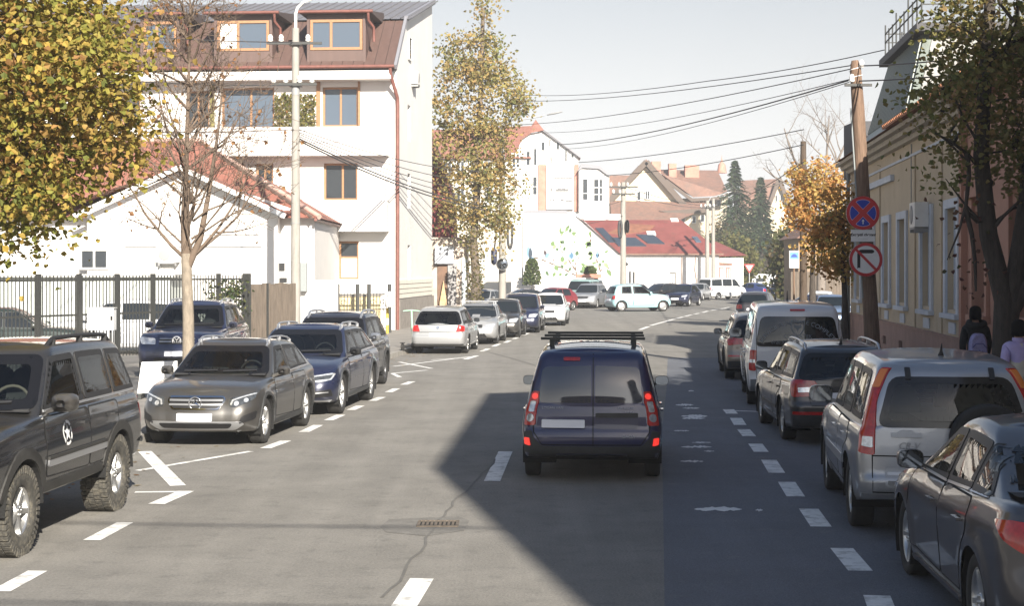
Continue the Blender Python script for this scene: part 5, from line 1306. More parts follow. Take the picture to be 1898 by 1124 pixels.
wins(hb, D5+.28, [(822, 838, 290+8, 332, (.5,), ()), (845, 862, 298, 332, (.5,), ()), (870, 888, 298, 332, (.5,), ()), (895, 912, 298, 332, (.5,), ()), (920, 938, 298, 332, (.5,), ()), (822, 838, 345, 378, (.5,), ()), (845, 862, 345, 378, (.5,), ()), (900, 915, 345, 378, (.5,), ())])
BRK = mat('brick_pink', (.42, .20, .15), .9, var=.2, vscale=1.5)
for a, b in ((998, 1012), (1065, 1072)): obj('brick_panel', flat_poly([(a, 392), (a, 305), (b, 305), (b, 392)], D5-.2, .19), BRK, hb)
sb = obj('sign_panel', flat_poly([(1013, 388), (1013, 305), (1063, 305), (1063, 388)], D5-.45, .4), mat('sign_white', (.70, .69, .68), .6), hb)
lt = MB(); lr = random.Random(2)
def strokes(x0, x1, y, h, d0):
    x = x0
    while x < x1:
        w_ = lr.uniform(1.2, 2.6)
        if lr.random() > .12: lt.box(PX(x, d0), PX(x+w_*.8, d0), d0-.02, d0, PZ(y, d0), PZ(y-1.3*h*lr.uniform(.7, 1), d0))
        x += w_
for a, b, y, h in ((1025, 1060, 331, 2), (1020, 1022, 355, 5), (1030, 1056, 355, 5), (1019, 1028, 372, 3), (1034, 1044, 373, 3), (1048, 1060, 374, 3)): strokes(a, b, y, h, D5-.46)
d_ = D5-.46
for x0, x1, y0, y1 in ((1018, 1023, 324, 325), (1018, 1023, 330, 331), (1018, 1019, 325, 330), (1022, 1023, 325, 330)): lt.box(PX(x0, d_), PX(x1, d_), d_-.02, d_, PZ(y1, d_), PZ(y0, d_))
obj('lettering', lt, mat('letter_grey', (.07, .07, .075), .7), sb)
wgh = D5-1
wing = obj('wing_wall', flat_poly([(1073, 600), (1073, 316), (1078, 310), (1110, 312), (1129, 325), (1129, 600)], wgh, 10), WHITE, hb)
wins(hb, wgh-.02, [(1079, 1090, 331, 372, (), (.33,)), (1099, 1118, 331, 375, (.6,), (.33, .62))])
obj('wing_roof', flat_poly([(1070, 318), (1078, 303), (1112, 308), (1132, 325), (1129, 327), (1110, 313), (1080, 311)], wgh-.3, 10.5), MATS['verge_grey'], hb)

D6 = 152
lb = thing('low_house', 'long low white house with red metal roof and painted magnolias on its gable', 'house', (0, 0, 0))
gwall = obj('gable_wall', flat_poly([(948, 640), (948, 400), (960, 395), (1062, 397), (1085, 412), (1148, 470), (1156, 480), (1156, 640)], D6, .4), WHITE, lb)
fwl = MB(); xa, xb = PX(1156, D6), PX(1333, D6)
def lx(px): return PX(px, D6)-xa
def lz(py): return PZ(py, D6)
wall(fwl, (xa, D6+.1, 0), (1, 0, 0), xb-xa, lz(472), [(lx(1241), lx(1253), 0, lz(505))], .25); fwl.quad((xb, D6+.1, 0), (xb, D6+14, 0), (xb, D6+14, lz(472)), (xb, D6+.1, lz(472)))
obj('front_wall', fwl, WHITE, lb)
window(lb, (PX(1241, D6), D6+.3, .2), 0, PX(1253, D6)-PX(1241, D6), lz(505)-.2, (.5,), (), mat('door_greyframe', (.25, .24, .22), .6), BLIND, .12, name='door')
zr, ze_ = PZ(408, D6+7), lz(470); xr0, xr1 = PX(1083, D6+7), PX(1262, D6+7)
rf = MB().add([(PX(1062, D6)+.3, D6-.35, PZ(398, D6)), (PX(1148, D6), D6-.35, ze_), (xb+.4, D6-.35, ze_), (xr1, D6+7, zr), (xr0, D6+7, zr), (xb+.4, D6+14, ze_), (xa, D6+14, ze_)], [(1, 2, 3, 4), (0, 1, 4), (2, 5, 3), (4, 3, 5, 6)])
obj('roof', rf, REDR3, lb)
obj('eaves_board', MB().box(xa-.2, xb+.4, D6-.33, D6-.2, ze_-.16, ze_-.01), REDR2, lb)
def on_roof(px, py, lift=.05):
    """point of the front roof slope seen at this place"""
    # plane through the eave (D6-.35, ze_) and ridge (D6+7, zr)
    k = (zr-ze_)/7.35; m_ = (py-HY)/FOC          # z = CAM_H - m*d ; z = ze_+k*(d-D6+.35)
    d = (CAM_H-ze_+k*(D6-.35))/(k+m_); return Vector((PX(px, d), d, CAM_H-m_*d+lift))
def roof_patch(name, pts, m, lift=.08):
    top = [on_roof(a, b, lift) for a, b in pts]; bot = [on_roof(a, b, -.02) for a, b in pts]; n = len(pts)
    mb = MB().add(top+bot, [tuple(range(n)), tuple(range(n, 2*n))[::-1]]+[(i, i+n, (i+1) % n+n, (i+1) % n) for i in range(n)]); return obj(name, mb, m, lb)
SOL = mat('solar_glass', (.035, .045, .06), .15, spec=.6, coat=.4)
for q in ([(1103, 424), (1118, 424), (1143, 450), (1128, 450)], [(1130, 442), (1178, 442), (1198, 457), (1146, 457)], [(1179, 436), (1212, 437), (1232, 453), (1200, 452)]): roof_patch('solar_panel', q, SOL)
for q in ([(1198, 430), (1214, 430), (1216, 437), (1200, 437)], [(1242, 406), (1256, 406), (1258, 411), (1244, 411)]): roof_patch('skylight', q, BLIND)
roof_patch('skylight', [(1282, 440), (1292, 440), (1300, 450), (1290, 450)], SKYGLASS); roof_patch('rust_stain', [(1125, 432), (1165, 415), (1215, 418), (1205, 428), (1150, 436)], mat('roof_rust', (.20, .085, .05), .7, var=.3, vscale=2), .02)
for x, y0, y1 in ((1168, 503, 527), (1175, 504, 527)): obj('vent_pipe', MB().box(PX(x-1.3, D6), PX(x+1.3, D6), D6-.1, D6+.09, lz(y1), lz(y0)), MATS['grille'], lb)
obj('wall_lamp', MB().lathe([(.18, 0), (.14, .1), (.001, .16)], 12, Matrix.Translation((PX(1161, D6), D6+.09, lz(490))) @ Matrix.Rotation(R(90), 4, 'X')), MATS['grille'], lb)
for pts in ([(1264, 476), (1263, 500), (1265, 545)], [(1290, 474), (1288, 500), (1291, 520), (1289, 548)]): downpipe(lb, [(PX(a, D6), D6+.05, lz(b)) for a, b in pts], .06, mat('pipe_rust', (.25, .2, .17), .8))
w2 = D6+3
obj('annexe_wall', flat_poly([(1334, 600), (1334, 478), (1378, 478), (1378, 600)], w2, 8), WHITE, lb)
obj('annexe_roof', MB().add([(PX(1330, w2), w2-.3, PZ(476, w2)), (PX(1385, w2), w2-.3, PZ(474, w2)), (PX(1330, w2), w2+5, PZ(448, w2+5)), (PX(1340, w2), w2+5, PZ(448, w2+5)), (PX(1385, w2), w2+9, PZ(474, w2)), (PX(1330, w2), w2-.3, PZ(470, w2)+.1)], [(0, 1, 3, 2), (1, 4, 3)]), REDR3, lb)
obj('string_course', flat_poly([(1333, 492), (1333, 487), (1357, 488), (1357, 492)], w2-.06, .05), REDR2, lb)
REDW = mat('window_red', (.4, .08, .06), .6)
wins(lb, w2-.02, [(1334, 1341, 496, 515, (), ()), (1346, 1354, 496, 515, (.5,), ())], REDW, BLIND)
# mural: flat paint on the gable
def mpt(x, y, k=0): return (PX(950+x/8.03, D6), D6-.003-.002*k, PZ(400+y/8.03, D6))
mur = MB()
def mleaf(x, y, x2, y2, w_, col, k=1):
    dx, dy = x2-x, y2-y; l = math.hypot(dx, dy); w_ *= 1.35; col = tuple(q*.5 for q in col); nx, ny = -dy/l*w_, dx/l*w_
    mur.add([mpt(x, y, k), mpt(x+dx*.35+nx, y+dy*.35+ny, k), mpt(x+dx*.7+nx*.8, y+dy*.7+ny*.8, k), mpt(x2, y2, k), mpt(x+dx*.7-nx*.8, y+dy*.7-ny*.8, k), mpt(x+dx*.35-nx, y+dy*.35-ny, k)], [(0, 1, 2, 3, 4, 5)], col)
def mbranch(P, w_, col=(.20, .13, .08)):
    for a, b in zip(P, P[1:]): mleaf(a[0], a[1], b[0]+(b[0]-a[0])*.05, b[1]+(b[1]-a[1])*.05, w_, col, 0)
for P, w_ in (([(310, 620), (400, 640), (520, 690), (640, 740), (760, 790), (860, 850), (950, 895)], 9), ([(820, 640), (880, 730), (940, 820), (955, 880)], 9), ([(945, 690), (930, 740), (945, 830)], 7), ([(780, 590), (700, 490)], 5), ([(895, 470), (885, 410), (810, 340)], 5), ([(1240, 630), (1275, 720), (1310, 850)], 9),
              ([(1300, 840), (1345, 780)], 6), ([(1150, 400), (1170, 340), (1150, 240)], 12), ([(1380, 720), (1440, 800), (1470, 910)], 12), ([(640, 740), (600, 660)], 4), ([(945, 700), (985, 632)], 5)): mbranch(P, w_)
gr_, dg, pg2, bl, db = (.22, .36, .13), (.10, .20, .08), (.42, .55, .30), (.30, .50, .68), (.12, .28, .46)
for q in ((690, 260, 780, 235, 16, gr_), (780, 250, 850, 130, 18, gr_), (850, 260, 870, 180, 18, dg), (870, 265, 960, 255, 18, gr_), (760, 260, 700, 310, 12, pg2), (880, 280, 970, 310, 10, pg2), (700, 250, 720, 180, 12, gr_), (585, 460, 610, 375, 26, gr_), (600, 500, 650, 430, 18, pg2), (640, 510, 690, 490, 18, dg), (735, 420, 760, 365, 22, dg), (735, 420, 700, 365, 14, gr_), (700, 480, 730, 430, 14, pg2), (760, 530, 785, 455, 16, dg), (900, 400, 940, 385, 10, gr_),
          (950, 600, 970, 520, 22, dg), (740, 700, 745, 600, 26, gr_), (760, 740, 820, 670, 20, pg2), (625, 740, 680, 820, 26, gr_), (720, 770, 760, 740, 24, dg), (840, 830, 865, 765, 16, dg), (770, 900, 830, 860, 14, dg), (880, 690, 920, 650, 14, gr_), (490, 820, 540, 900, 18, dg), (600, 910, 640, 840, 20, gr_), (700, 905, 725, 845, 18, gr_), (1070, 430, 1180, 400, 26, gr_), (1110, 400, 1170, 460, 26, dg), (1145, 300, 1160, 225, 16, gr_), (1090, 490, 1120, 440, 14, gr_), (1110, 570, 1190, 560, 16, gr_), (1140, 520, 1190, 620, 24, gr_), (1140, 660, 1190, 610, 16, dg), (1365, 555, 1430, 520, 14, gr_), (1010, 720, 1090, 740, 16, gr_), (1060, 850, 1050, 740, 26, gr_), (1085, 800, 1100, 720, 18, pg2), (1000, 815, 1050, 860, 16, dg), (1170, 720, 1260, 690, 14, gr_), (1290, 700, 1310, 760, 18, dg), (1330, 700, 1370, 665, 18, gr_), (1360, 700, 1430, 780, 24, pg2), (1400, 790, 1470, 910, 20, gr_), (1190, 800, 1200, 730, 20, gr_), (1250, 830, 1220, 760, 22, gr_)): mleaf(*q)
for q in ((250, 650, 230, 440, 26, bl, 1), (260, 660, 285, 420, 24, (.62, .74, .84), 1), (275, 640, 262, 470, 20, (.05, .08, .12), 2), (240, 650, 320, 625, 22, db, 1), (485, 640, 440, 500, 20, (.7, .78, .84), 1), (490, 640, 545, 545, 22, bl, 1), (490, 590, 478, 510, 18, (.10, .07, .08), 2), (880, 650, 840, 560, 20, bl, 1), (880, 650, 880, 530, 18, db, 2), (885, 650, 925, 550, 20, (.5, .68, .82), 1), (1262, 640, 1230, 560, 16, (.6, .75, .85), 1), (1262, 640, 1265, 520, 18, bl, 1), (1266, 635, 1320, 540, 18, (.66, .8, .88), 1), (1262, 632, 1258, 570, 10, db, 2), (10, 640, 90, 630, 10, (.6, .75, .85), 1), (600, 665, 622, 655, 10, (.3, .1, .1), 1), (972, 636, 998, 628, 8, (.3, .08, .1), 1)): mleaf(*q)
mur_o = obj('mural', mur, mat('mural_paint', (.5, .5, .5), .8, attr='Col'), gwall)
lw = thing('low_wall', 'low white wall in front of the painted gable', 'wall', (0, 0, 0))
obj('wall_face', flat_poly([(950, 600), (950, 517), (1100, 517), (1100, 600)], 116, .35), WHITE, lw)
obj('coping', flat_poly([(949, 518), (949, 515), (1101, 515), (1101, 518)], 115.95, .46), WHITE2, lw)
obj('brick_planter', flat_poly([(1068, 516), (1068, 509), (1115, 508), (1115, 516)], 117, 1), BRK, lw)
obj('lamp_post', MB().tube([PT(968.5, 530, 115.5), PT(968.5, 410, 115.5)], .05, 6), MATS['ac_grey'], lw)

# villas on the rise behind
D7 = 215
vh = thing('villa', 'large cream villa with steep faded red roof and brown gable', 'house', (0, 0, 0))
CREAM = mat('render_cream', (.62, .53, .38), .9, var=.1, vscale=.4); DKW = mat('timber_dark', (.10, .075, .06), .8)
obj('gable_wall', flat_poly([(1130, 640), (1130, 378), (1197, 310), (1262, 378), (1262, 640)], D7, 8), CREAM, vh)
for s, (a, b) in ((0, (1122, 382)), (1, (1270, 386))):
    p0 = Vector((PX(1197, D7), D7-.8, PZ(302, D7))); p1 = Vector((PX(a, D7), D7-.8, PZ(b, D7)))
    q = [p0, p1, p1+Vector((0, 14, 0)), p0+Vector((0, 14, 0))]; t_ = Vector((0, 0, .45))
    obj('roof', MB().add(q+[v+t_ for v in q], [(0, 1, 2, 3), (7, 6, 5, 4), (0, 4, 5, 1), (1, 5, 6, 2), (3, 2, 6, 7)]), REDR2, vh)
    obj('barge_board', MB().bar(p0+Vector((0, -.1, .1)), p1+Vector((0, -.1, .1)), .2, .75), DKW, vh)
mr = MB(); y0_, y1_ = D7+1, D7+9
mr.add([(PX(1228, D7), y0_, PZ(322, D7)), (PX(1284, D7), y0_-1.5, PZ(366, D7)), (PX(1350, D7), y0_-1.5, PZ(362, D7)), (PX(1346, D7), y1_, PZ(316, y1_)), (PX(1212, D7), y1_, PZ(314, y1_)), (PX(1225, D7), y0_+1, PZ(330, D7))], [(1, 2, 3, 4, 0), (0, 5, 1)]); obj('main_roof', mr, REDR2, vh)
obj('eaves', flat_poly([(1236, 332), (1284, 368), (1350, 364), (1350, 369), (1282, 374), (1232, 336)], D7-.6, .4), DKW, vh)
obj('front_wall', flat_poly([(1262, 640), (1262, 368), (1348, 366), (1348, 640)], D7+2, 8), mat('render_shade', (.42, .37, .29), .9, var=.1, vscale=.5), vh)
obj('lower_roof', MB().add([(PX(1128, D7), D7-7, PZ(412, D7-7)), (PX(1240, D7), D7-7, PZ(412, D7-7)), (PX(1310, D7), D7-2, PZ(385, D7-2)), (PX(1130, D7), D7-.5, PZ(372, D7)), (PX(1316, D7), D7-.2, PZ(376, D7))], [(0, 1, 2, 4, 3)]), REDR2, vh)
obj('lower_eaves', flat_poly([(1222, 391), (1312, 386), (1312, 394), (1250, 398)], D7-4, 1.5), DKW, vh)
obj('lower_wall', flat_poly([(1150, 640), (1150, 414), (1250, 398), (1314, 390), (1314, 640)], D7-3.2, 2), CREAM, vh)
wins(vh, D7-.1, [(1180, 1188, 355, 372, (), ()), (1195, 1205, 353, 370, (.5,), ()), (1152, 1160, 385, 398, (), ())]); wins(vh, D7+1.9, [(1280, 1288, 358+14, 372+12, (), ()), (1296, 1304, 370, 383, (), ()), (1312, 1320, 370, 382, (), ()), (1328, 1336, 370, 382, (), ())]); wins(vh, D7-3.3, [(1282, 1290, 400, 414, (), ()), (1298, 1306, 398, 412, (), ()), (1262, 1270, 402, 416, (), ())])
for a, b, c in ((1208, 1225, 299), (1240, 1254, 303), (1270, 1296, 306)): obj('chimney', MB().box(PX(a, D7+6), PX(b, D7+6), D7+6, D7+7.5, PZ(330, D7+6), PZ(c, D7+6)), BRK, vh)
obj('spire', MB().lathe([(.7, 0), (.5, 1.2), (.15, 1.6), (.001, 2.6)], 8, Matrix.Translation((PX(1338, D7+9), D7+9, PZ(321, D7+9)))), BRK, vh)
obj('side_roof', MB().add([(PX(1122, D7), D7+10, PZ(385, D7+10)), (PX(1128, D7), D7+10, PZ(325, D7+10)), (PX(1185, D7), D7+10, PZ(325, D7+10)), (PX(1190, D7), D7+10, PZ(385, D7+10))], [(0, 3, 2, 1)]), REDR2, vh)
D8 = 245
v2 = thing('far_villa', 'pale gabled house with faded roof far off beside the dark spruces', 'house', (0, 0, 0))
obj('gable_wall', flat_poly([(1420, 560), (1420, 384), (1443, 336), (1461, 384), (1461, 560)], D8, 7), CREAM, v2)
obj('front_wall', flat_poly([(1372, 560), (1372, 380), (1420, 384), (1420, 560)], D8+.5, 7), CREAM, v2)
obj('roof', MB().add([(PX(1368, D8), D8-.6, PZ(384, D8)), (PX(1425, D8), D8-.6, PZ(388, D8)), (PX(1444, D8), D8+1, PZ(331, D8)), (PX(1380, D8), D8+4, PZ(332, D8)), (PX(1464, D8), D8-.5, PZ(388, D8)), (PX(1460, D8), D8+8, PZ(360, D8))], [(0, 1, 2, 3), (2, 4, 5)]), REDR2, v2)
obj('barge_board', MB().bar((PX(1443, D8), D8-.7, PZ(331, D8)), (PX(1464, D8), D8-.7, PZ(390, D8)), .3, .6).bar((PX(1443, D8), D8-.7, PZ(331, D8)), (PX(1422, D8), D8-.7, PZ(388, D8)), .3, .6), DKW, v2)
wins(v2, D8-.1, [(1437, 1441, 362, 374, (), ()), (1446, 1450, 362, 374, (), ())])

# ------------------------------------------------------------------ right side of the street
def FX(y): return 9.05+.1*(y-33)
RA = math.atan2(1, .1)
FU = Vector((.0995, .995, 0))        # along the facade, away from the camera
FN = Vector((-.995, .0995, 0))       # out of the facade, towards the road
def fpt(y, z=0, out=0): return Vector((FX(y), y, z))+FN*out
def fbox(mb, y0, y1, z0, z1, o0, o1):
    P = [fpt(y, z, o) for z in (z0, z1) for o in (o0, o1) for y in (y0, y1)]
    return mb.add(P, [(0, 2, 3, 1), (4, 5, 7, 6), (0, 1, 5, 4), (2, 6, 7, 3), (0, 4, 6, 2), (1, 3, 7, 5)])
def fwall(mb, y0, y1, h, holes, depth, z0=0):
    # wall() faces right of its direction: run from far to near so that it looks at the road
    L_ = (y1-y0)/FU.y
    H = [((y1-b)/FU.y, (y1-a)/FU.y, c-z0, d-z0) for a, b, c, d in holes]
    return wall(mb, fpt(y1, z0), -FU, L_, h-z0, H, depth)
RZW = math.atan2(-FU.y, -FU.x)       # local +x runs from far to near, local -y looks at the road
yh = thing('corner_house', 'yellow corner house with a rose plinth and sheet metal tower', 'house', (0, 0, 0))
Y0, Y1 = 31.2, 51.0
yw = [(31.85, 33.1), (35.1, 36.4), (38.85, 40.1), (41.8, 43.0), (45.0, 46.2), (48.2, 49.4)]
m_ = MB(); fwall(m_, Y0, Y1, 5.65, [(a, b, 1.78, 3.86) for a, b in yw], .20, 1.24)
m_.quad(fpt(Y1, 0), fpt(Y1, 5.65), fpt(Y1, 5.65)+Vector((9, 1, 0)), fpt(Y1)+Vector((9, 1, 0)))
m_.quad(fpt(Y0, 0), fpt(Y0)+Vector((9, 0, 0)), fpt(Y0, 5.65)+Vector((9, 0, 0)), fpt(Y0, 5.65)); obj('wall', m_, YELL, yh)
pl_ = MB(); vents = [(32.2, 32.8, .62, .84), (35.4, 36.0, .62, .84), (39.2, 39.8, .62, .84), (42.2, 42.8, .62, .84)]
fwall(pl_, Y0, Y1, 1.20, vents, .3); pl_.v = [tuple(Vector(v)+FN*.06) for v in pl_.v]; fbox(pl_, Y0, Y1, 1.201, 1.24, -.02, .08); obj('plinth', pl_, PLINTH, yh)
for a, b, c, d in vents: obj('cellar_opening', fbox(MB(), a, b, c, d, -.26, -.24), MATS['well'], yh)
for a, b in yw:
    w_ = window(yh, fpt(b, 1.78, -.17), RZW, (b-a)/FU.y, 2.08, (.72,), (.66,), TRIMB, SHUT if True else DGLASS, .07, .05)
    s = MB(); fbox(s, a-.22, a-.002, 1.70, 4.05, .003, .06); fbox(s, b+.002, b+.22, 1.70, 4.05, .003, .06); fbox(s, a-.002, b+.002, 3.863, 4.05, .003, .06); fbox(s, a-.28, b+.28, 1.60, 1.70, .003, .13)
    obj('surround', s, TRIMB, yh)
    obj('apron_panel', fbox(MB(), a+.25, b-.25, 1.29, 1.52, .003, .03), TRIMB, yh)
c_ = MB(); fbox(c_, Y0-.05, Y1+.1, 5.66, 5.78, -.1, .14); fbox(c_, Y0-.05, Y1+.1, 5.781, 5.90, -.1, .30); fbox(c_, Y0-.05, Y1+.1, 5.901, 6.0, -.1, .46); obj('cornice', c_, mat('cornice_stone', (.42, .37, .30), .9, var=.15, vscale=3), yh)
obj('string_course', fbox(fbox(MB(), 41, 46.5, 4.9, 5.06, .003, .10), Y0, Y1, 5.3, 5.36, .003, .04), TRIMB, yh)
for y in (33.9, 37.6, 43.9, 47.2): obj('pilaster', fbox(MB(), y-.22, y+.22, 1.25, 5.29, .003, .035), YELL, yh)
rt = MB().add([fpt(Y0, 6.01, .55), fpt(Y1, 6.01, .55), fpt(Y1, 7.6, -4.5), fpt(Y0, 7.6, -4.5), fpt(Y1, 5.9, -9), fpt(Y0, 5.9, -9)], [(0, 3, 2, 1), (3, 5, 4, 2)]); obj('roof', rt, TILEO, yh)
tl = MB().lathe([(.11, 0), (.10, .42)], 8).mesh('tile', TILEO)
tmesh = MB().add([(.11*math.cos(a*math.pi/6), -.05, .11*math.sin(a*math.pi/6)) for a in range(7)]+[(.09*math.cos(a*math.pi/6), .40, .09*math.sin(a*math.pi/6)) for a in range(7)], [(i, i+1, i+8, i+7) for i in range(6)]+[tuple(range(7))[::-1]]).mesh('tile', TILEO)
sl_ = math.atan2(1.59, 5.05)
def tiles(par, ya, yb, rows, zb=6.02, cap=300):
    n = 0
    for r_ in range(rows):
        y = ya
        while y < yb and n < cap:
            o = obj('tile', tmesh, None, par); o.location = fpt(y, zb+.37*math.sin(sl_)*r_, .56-.37*math.cos(sl_)*r_)
            o.rotation_euler = (sl_+random.uniform(-.03, .03), 0, RZW+random.uniform(-.03, .03)); y += .25; n += 1
tiles(yh, 31.3, 38.6, 7)
# tower
ta, tb = 39.2, 47.2
B = [fpt(ta, 6.6, -.1), fpt(tb, 6.6, -.1), fpt(tb, 6.6, -5.2), fpt(ta, 6.6, -5.2)]
cx = sum((b for b in B), Vector())/4
Tt = [cx+(b-cx)*.80+Vector((0, 0, 1.95)) for b in B]; Sk = [cx+(b-cx)*1.13+Vector((0, 0, -.60)) for b in B]
tw_ = MB(); tw_.add(B+Tt, [(0, 4, 5, 1), (1, 5, 6, 2), (2, 6, 7, 3), (3, 7, 4, 0), (4, 7, 6, 5)]); two = obj('tower', tw_, PATINA, yh)
obj('tower_front', MB().add([B[0].lerp(B[3], .04)+Vector((0, -.03, .05)), B[3]+Vector((0, -.03, .05)), Tt[3]+Vector((0, -.03, 0)), Tt[0].lerp(Tt[3], .05)+Vector((0, -.03, 0))], [(0, 1, 2, 3)]), mat('tower_pale', (.26, .255, .245), .8, var=.15, vscale=2), two)
obj('tower_skirt', MB().add(Sk+B, [(0, 4, 5, 1), (1, 5, 6, 2), (2, 6, 7, 3), (3, 7, 4, 0)]), mat('skirt_sheet', (.27, .29, .26), .5, .2, var=.15, vscale=1.5), two)
for k in range(22):
    t = (k+.5)/22; a, b = B[0].lerp(B[1], t)+FN*.02, Tt[0].lerp(Tt[1], t)+FN*.02; obj('rib', MB().bar(a, b, .07, .06, up=FN), mat('rib_pale', (.30, .325, .30), .5, .2), two)
capb = MB().slab([cx+(b-cx)*.90+Vector((0, 0, 0)) for b in B], 8.56, 8.76); obj('tower_platform', capb, mat('platform_dark', (.06, .06, .065), .7), two)
rail = empty('railing', (0, 0, 0), 0, yh); C4 = [cx+(b-cx)*.84 for b in B]
for i in range(4):
    a, b = C4[i].copy(), C4[(i+1) % 4].copy()
    for k in range(9):
        p0 = a.lerp(b, k/9); p0.z = 8.76; obj('bar', MB().tube([p0, p0+Vector((0, 0, .80+.2*(k % 3 == 0)))], .022, 5), IRON, rail)
    for z in (8.86, 9.25, 9.5):
        a.z = b.z = z; obj('rail', MB().bar(a, b, .03), IRON, rail)
obj('dormer_block', MB().box(FX(51)+.2, FX(51)+1.6, 51.2, 53, 5.6, 7.4), mat('block_dark', (.07, .07, .075), .8), yh)
downpipe(yh, [fpt(50.6, 5.7, .12), fpt(50.6, .3, .12)], .06, MATS['box_grey'])
downpipe(yh, [fpt(37.9, 5.6, .03), fpt(37.9, 4.2, .03)], .015, MATS['box_grey'])
ac = ac_unit(yh, fpt(35.9, 3.55, .07), RZW)
# pink house next door
ph = thing('pink_house', 'terracotta pink house with deep brown windows next to the yellow one', 'house', (0, 0, 0))
Q0 = 15.0
pw_ = [(28.9, 30.1), (25.6, 26.8), (22.2, 23.4), (18.8, 20.0)]
m_ = MB(); fwall(m_, Q0, 31.17, 5.75, [(a, b, 1.80, 3.70) for a, b in pw_], .35, 1.0); m_.quad(fpt(Q0, 0), fpt(Q0)+Vector((9, 0, 0)), fpt(Q0, 5.75)+Vector((9, 0, 0)), fpt(Q0, 5.75)); obj('wall', m_, PINK, ph)
p2 = MB(); fwall(p2, Q0, 31.17, .97, [(29.2, 29.8, .4, .75)], .3); p2.v = [tuple(Vector(v)+FN*.07) for v in p2.v]; fbox(p2, Q0, 31.17, .971, 1.0, -.02, .09); obj('plinth', p2, PLINTH, ph)
for a, b in pw_:
    window(ph, fpt(b, 1.80, -.30), RZW, (b-a)/FU.y, 1.9, (.5,), (.7,), mat('window_brown', (.07, .03, .02), .5), DGLASS, .09, .06)
    s = MB(); fbox(s, a-.2, a-.002, 1.75, 3.95, .003, .07); fbox(s, b+.002, b+.2, 1.75, 3.95, .003, .07); fbox(s, a-.25, b+.25, 1.62, 1.75, .003, .14); fbox(s, a-.28, b+.28, 3.95, 4.1, .003, .16); obj('surround', s, PINK, ph)
for z in (1.35, 1.55): obj('band', fbox(MB(), Q0, 31.15, z, z+.07, .003, .03), PINK, ph)
obj('corner_strip', fbox(MB(), 30.9, 31.15, 1.01, 5.7, .003, .12), PINK, ph)
c_ = MB(); fbox(c_, Q0, 31.15, 5.76, 5.9, -.1, .2); fbox(c_, Q0, 31.15, 5.901, 6.02, -.1, .42); obj('cornice', c_, PINK, ph)
obj('roof', MB().add([fpt(Q0, 6.03, .55), fpt(31.15, 6.03, .55), fpt(31.15, 7.6, -4.5), fpt(Q0, 7.6, -4.5), fpt(31.15, 5.9, -9), fpt(Q0, 5.9, -9)], [(0, 3, 2, 1), (3, 5, 4, 2)]), TILEO, ph)
tiles(ph, 25.5, 31.0, 8, 6.05)
# unseen three storey house, its outline fitted so its shade lies over the road
tall = thing('corner_block', 'unseen three storey block on the right, shaped to cast the shade across the road', 'building', (0, 0, 0))
TP = [(6.35, 10.9), (5.85, -1.8), (7.4, -10.3), (12, -24), (30, -24), (30, 22), (14.9, 14.6)]
th_ = MB(); n = len(TP); hh = 11.7
for i in range(n):
    a, b = Vector((*TP[i], 0)), Vector((*TP[(i+1) % n], 0)); L_ = (b-a).length; k = int(L_//3.0)
    H = [(L_*(j+.5)/k-.55, L_*(j+.5)/k+.55, z, z+1.7) for j in range(k) for z in (1.4, 5.0, 8.4)] if i in (0, 1) else []
    wall(th_, a, b-a, L_, hh, H, .2)
    for q in H:
        u = (b-a).normalized(); nn_ = Vector((u.y, -u.x, 0)); window(tall, a+u*q[0]-nn_*.17+Vector((0, 0, q[2])), math.atan2(u.y, u.x), 1.1, 1.7, (.5,), (), WFRAME, DGLASS)
obj('wall', th_, WHITE2, tall); obj('roof', MB().slab(TP, hh, 12.0), REDR, tall)
# background fence and house behind the orange tree
bf = thing('brown_fence', 'brown board fence behind the orange leaved tree', 'fence', (0, 0, 0))
for k in range(22): x0 = 1466+k*5; obj('board', flat_poly([(x0, 560), (x0, 504), (x0+4.6, 504), (x0+4.6, 560)], 100, .05), PLANK, bf)
bh = thing('back_house', 'brownish house half hidden behind the orange leaved tree', 'house', (0, 0, 0))
obj('wall', flat_poly([(1480, 560), (1480, 440), (1570, 440), (1570, 560)], 112, 6), mat('render_brown', (.26, .19, .13), .9, var=.2, vscale=.6), bh)
obj('roof', MB().prism([(PX(1474, 112), PZ(442, 112)), (PX(1525, 112), PZ(405, 112)), (PX(1580, 112), PZ(442, 112))], 111.5, 119), REDR2, bh)
# added house behind the viewer, put in to darken reflections in glass and paint
rh = thing('added_reflected_house', 'added unseen house behind the viewpoint, there to darken reflections in the car windows', 'house', (-6, -62, 0))
hm_ = MB(); Hs = [(1.2+j*2.6, 2.5+j*2.6, z, z+1.7) for j in range(14) for z in (1.2, 4.9)]
wall(hm_, (19, 0, 0), (-1, 0, 0), 38, 8.2, Hs, .2); hm_.quad((19, 0, 0), (19, 0, 8.2), (19, -10, 8.2), (19, -10, 0)).quad((-19, 0, 0), (-19, -10, 0), (-19, -10, 8.2), (-19, 0, 8.2)); obj('wall', hm_, YELL, rh)
for q in Hs: window(rh, (19-q[0], -.17, q[2]), math.pi, 1.3, 1.7, (.5,), (), WFRAME, DGLASS)
obj('roof', MB().add([(-19.6, .6, 8.1), (19.6, .6, 8.1), (19.6, -5, 11.5), (-19.6, -5, 11.5), (19.6, -10.6, 8.1), (-19.6, -10.6, 8.1)], [(0, 3, 2, 1), (3, 5, 4, 2), (0, 5, 3), (1, 2, 4)]), REDR2, rh)
fr_ = thing('flat_roof_shed', 'low grey flat roofed shed between the gabled block and the painted gable', 'shed', (0, 0, 0))
obj('wall', flat_poly([(962, 600), (962, 399), (1052, 399), (1052, 600)], 160, 4), WHITE2, fr_)
obj('roof', flat_poly([(960, 400), (974, 390), (1050, 390), (1056, 400)], 159.6, 5), MATS['verge_grey'], fr_)
